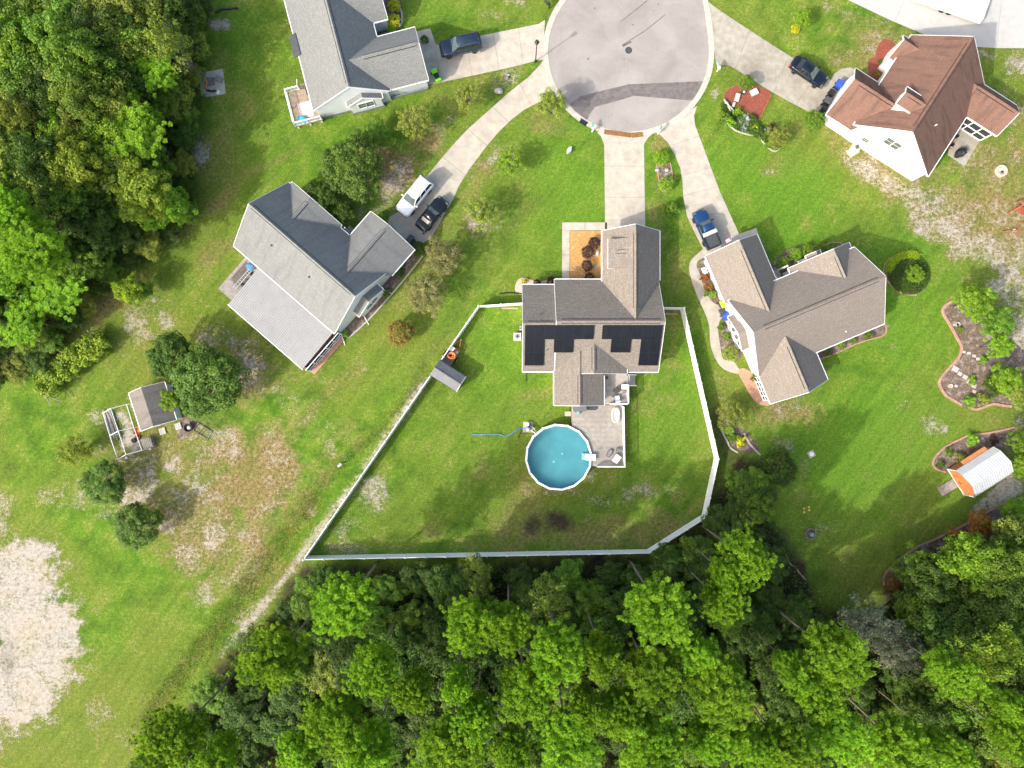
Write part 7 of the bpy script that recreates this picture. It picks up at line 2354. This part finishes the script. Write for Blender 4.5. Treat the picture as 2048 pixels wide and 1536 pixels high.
for i, (x, y, r, h, lf, lab) in enumerate([
        (1342, 415, 20, 1.3, 'leaf_mid', 'spiky dark green bush on the strip between the driveways'), (1443, 655, 9, .8, 'leaf_mid', 'upper red flowered bush in the tan house walkway bed'), (1452, 672, 10, .8, 'leaf_mid', 'lower red flowered bush in the tan house walkway bed'),
        (1410, 557, 12, .9, 'leaf_orange', 'orange leaved plant in the tan house side bed, highest'), (1417, 575, 10, .8, 'leaf_orange', 'orange leaved plant in the tan house side bed, middle'), (1424, 590, 11, .8, 'leaf_bright', 'green plant in the tan house side bed, lowest'), (1412, 585, 9, .7, 'leaf_mid', 'green plant on the left of the tan house side bed'),
        (1450, 238, 16, .9, 'leaf_mid', 'leafy plant at the left of the agave bed'), (1458, 245, 12, .9, 'leaf_bright', 'bright leafy plant at the lower left of the agave bed'), (1475, 222, 11, .8, 'leaf_bright', 'bright plant above the agaves'), (1514, 262, 16, .7, 'leaf_dark', 'dark ground plant right of the agaves'),
        (1540, 290, 14, .7, 'leaf_mid', 'green ground plant at the lower right of the agave bed'), (1512, 257, 8, .6, 'leaf_gold', 'small yellow plant right of the agaves'), (1505, 240, 12, .6, 'leaf_dark', 'dark ground plant between agaves and mulch'),
        (1458, 862, 14, .9, 'leaf_bright', 'bright leafy plant in the strip beside the fence'), (1478, 882, 14, .8, 'leaf_gold', 'golden grass clump in the strip beside the fence'), (1466, 875, 12, .8, 'leaf_mid', 'green plant in the middle of the strip beside the fence'),
        (1945, 880, 16, 1.0, 'leaf_bright', 'bright round bush above the barn shed roof'), (1895, 905, 12, .7, 'leaf_mid', 'low plant left in the bed above the barn shed'), (1880, 930, 10, .6, 'leaf_mid', 'low plant at the left tip of the bed above the barn shed'), (1918, 915, 12, .8, 'leaf_olive', 'olive plant along the barn shed wall'), (1988, 880, 12, .6, 'leaf_plum', 'dark plum plant in the bed above the barn shed'),
        (1940, 803, 14, .9, 'leaf_bright', 'bright bush over the lower edging of the stepping stone garden'), (1965, 800, 16, 1.0, 'leaf_olive', 'olive bush at the bottom of the stepping stone garden'), (1945, 762, 12, .6, 'leaf_bright', 'small bright plant beside the lower stepping stones'), (1965, 722, 10, .6, 'leaf_bright', 'small bright plant beside the upper stepping stones'), (1920, 660, 9, .5, 'leaf_mid', 'small green plant near the ring planter'),
        (1682, 688, 11, .8, 'leaf_bright', 'bright green plant in the lower flower strip of the tan house'), (1735, 668, 12, .8, 'leaf_mid', 'yellow green plants in the right of the lower flower strip'), (1655, 704, 10, .8, 'leaf_dark', 'dark plant at the left end of the lower flower strip'), (1706, 680, 9, .7, 'leaf_mid', 'green plant in the middle of the lower flower strip'),
        (1506, 758, 7, .9, 'leaf_mid', 'potted green plant at the tan house screened porch'), (1047, 563, 8, .6, 'leaf_gold', 'small yellow flowering plant in the cream gravel tip'), (800, 545, 14, .8, 'leaf_dark', 'dark plant in the grey house side bed'), (770, 585, 12, .7, 'leaf_mid', 'green plant in the grey house side bed'), (690, 668, 9, .6, 'leaf_bright', 'small bright plant at the lower end of the grey house side bed'),
        (1760, 125, 7, .5, 'leaf_dark', 'small dark bush in the red mulch by the red roofed house'), (1752, 150, 9, .6, 'leaf_rust', 'rusty plant in the red mulch by the red roofed house'), (1130, 1070, 1, .1, 'leaf_mid', '')]):
    if not lab:
        continue
    s = r * (1 - .6 / CAMH) / PPM / 1.1
    place(BUSH[i % 3], x, y, h * .5, (s, s, h / 1.3), lab, lf, name='garden_bush')
for i, (x, y, r, lf, lab) in enumerate([(1490, 240, 15, 'leaf_agave', 'largest silver agave in the bed below the red mulch'), (1478, 244, 8, 'leaf_agave', 'small silver agave left of the largest agave'), (1489, 258, 8, 'leaf_agave', 'small silver agave below the largest agave'), (1545, 255, 13, 'leaf_plum', 'dark reddish spiky plant right of the agave bed'), (1536, 262, 7, 'leaf_agave', 'tiny silver agave beside the dark reddish plant')]):
    s = r / PPM / .85
    place(SPIKY[i % 2], x, y, .3, (s, s, s), lab, lf)

# hedge ring bed: dark groundcover mound
gm = MB()
rs = np.random.RandomState(5)
a_ = rs.uniform(0, 6.283, 5200)
r_ = np.sqrt(rs.uniform(.0, 1, 5200)) * 2.55
cc = np.stack([r_ * np.cos(a_), r_ * np.sin(a_) * .95, .12 + .3 * np.sqrt(np.clip(1 - (r_ / 2.7) ** 2, 0, 1)) + rs.uniform(-.05, .05, 5200)], -1)
co, fa, ti = leaf_cloud(cc, np.tile(np.array([0, 0, 1.]), (5200, 1)), .09, rs, rs.uniform(.1, .8, 5200))
p = W(1816, 550)
o = link('ground_cover', raw_mesh('ground_cover', co, fa, 'leaf_dark', ti))
o.location = (p.x, p.y, 0)
o['kind'] = 'stuff'
tag(o, 'low dark green ground cover filling the round hedge bed', 'ground cover')
hd = thing('curved_hedge', 'curved bright hedge along the upper left of the round bed', 'hedge', W(1795, 523, 0))
pth = [W(x, y) - hd.location for x, y in [(1774, 540), (1778, 528), (1788, 519), (1800, 513), (1815, 509), (1828, 513)]]
cs = []
for q in smooth_path(pth, 8):
    cs.append(np.array(q) + rs.normal(size=(110, 3)) * np.array([.2, .2, .14]) + np.array([0, 0, .4]))
cs = np.concatenate(cs)
co, fa, ti = leaf_cloud(cs, np.tile(np.array([0, 0, 1.]), (len(cs), 1)), .08, rs, rs.uniform(.2, 1, len(cs)))
link('crown', raw_mesh('crown', co, fa, 'leaf_lime', ti), hd)
for q in pth[::2]:
    MB().tube([q, q + Vector((0, 0, .4))], .03, 5).build('stem', 'bark', hd)


# --- undergrowth of the woods and rough weeds along the ditch (nobody could count these)
def stuff_leaves(name, label, cat, poly_or_fn, n, zmax, size, mat, seed, box):
    rs = np.random.RandomState(seed)
    X = rs.uniform(box[0], box[2], n * 3)
    Y = rs.uniform(box[1], box[3], n * 3)
    keep = poly_or_fn(X, Y, rs)
    X, Y = X[keep][:n], Y[keep][:n]
    m = len(X)
    z = rs.uniform(.03, 1, m) ** 1.6 * zmax
    cl = .5 + .5 * np.sin(X * .11 + 2 * np.sin(Y * .07)) * np.sin(Y * .13 + 1.5 * np.sin(X * .05))
    z = z * (.35 + cl)
    cen = np.stack([(X - 1024) / PPM, (768 - Y) / PPM, z], -1)
    nr = np.tile(np.array([0, 0, 1.]), (m, 1)) + rs.normal(size=(m, 3)) * .35
    co, fa, ti = leaf_cloud(cen, nr, size, rs, np.clip(rs.uniform(0, 1, m) * .7 + .3 * cl, 0, 1))
    o = link(name, raw_mesh(name, co, fa, mat, ti))
    o['kind'] = 'stuff'
    tag(o, label, cat)


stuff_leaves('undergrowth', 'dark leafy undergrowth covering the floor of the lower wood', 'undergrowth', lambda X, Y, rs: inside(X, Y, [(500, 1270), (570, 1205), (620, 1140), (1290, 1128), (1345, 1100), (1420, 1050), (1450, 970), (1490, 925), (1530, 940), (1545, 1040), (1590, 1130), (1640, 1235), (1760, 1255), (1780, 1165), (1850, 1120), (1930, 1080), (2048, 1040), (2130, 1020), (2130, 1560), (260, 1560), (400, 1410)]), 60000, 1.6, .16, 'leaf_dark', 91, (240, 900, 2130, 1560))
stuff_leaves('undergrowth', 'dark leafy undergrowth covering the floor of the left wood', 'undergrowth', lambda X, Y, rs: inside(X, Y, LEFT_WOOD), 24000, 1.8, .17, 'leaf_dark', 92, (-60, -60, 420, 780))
ditch = [(850, 750), (760, 860), (690, 922), (620, 1002), (545, 1108), (470, 1210), (370, 1335), (290, 1450)]
stuff_leaves('weeds', 'rough weeds growing along the ditch left of the white fence', 'weeds', lambda X, Y, rs: polydist(X, Y, ditch, False) < 3 + 34 * rs.uniform(0, 1, X.shape) ** 2 * np.clip((Y - 760) / 350, .15, 1), 26000, .5, .075, 'leaf_mid', 93, (260, 740, 880, 1470))
stuff_leaves('weeds', 'olive brown weeds along the lower ditch bank', 'weeds', lambda X, Y, rs: polydist(X, Y, [(x + 6, y + 4) for x, y in ditch[3:]], False) < 4 + 30 * rs.uniform(0, 1, X.shape) ** 2, 12000, .6, .075, 'leaf_rust', 94, (260, 960, 680, 1500))
AG = [(1440, 206), (1458, 206), (1472, 214), (1492, 228), (1512, 246), (1530, 262), (1556, 278), (1562, 294), (1552, 303), (1538, 298), (1520, 280), (1498, 270), (1472, 262), (1444, 238)]
stuff_leaves('ground_cover', 'dark green ground cover between the agaves and the red mulch', 'ground cover', lambda X, Y, rs: inside(X, Y, AG), 9000, .35, .075, 'leaf_deep', 95, (1430, 200, 1570, 310))
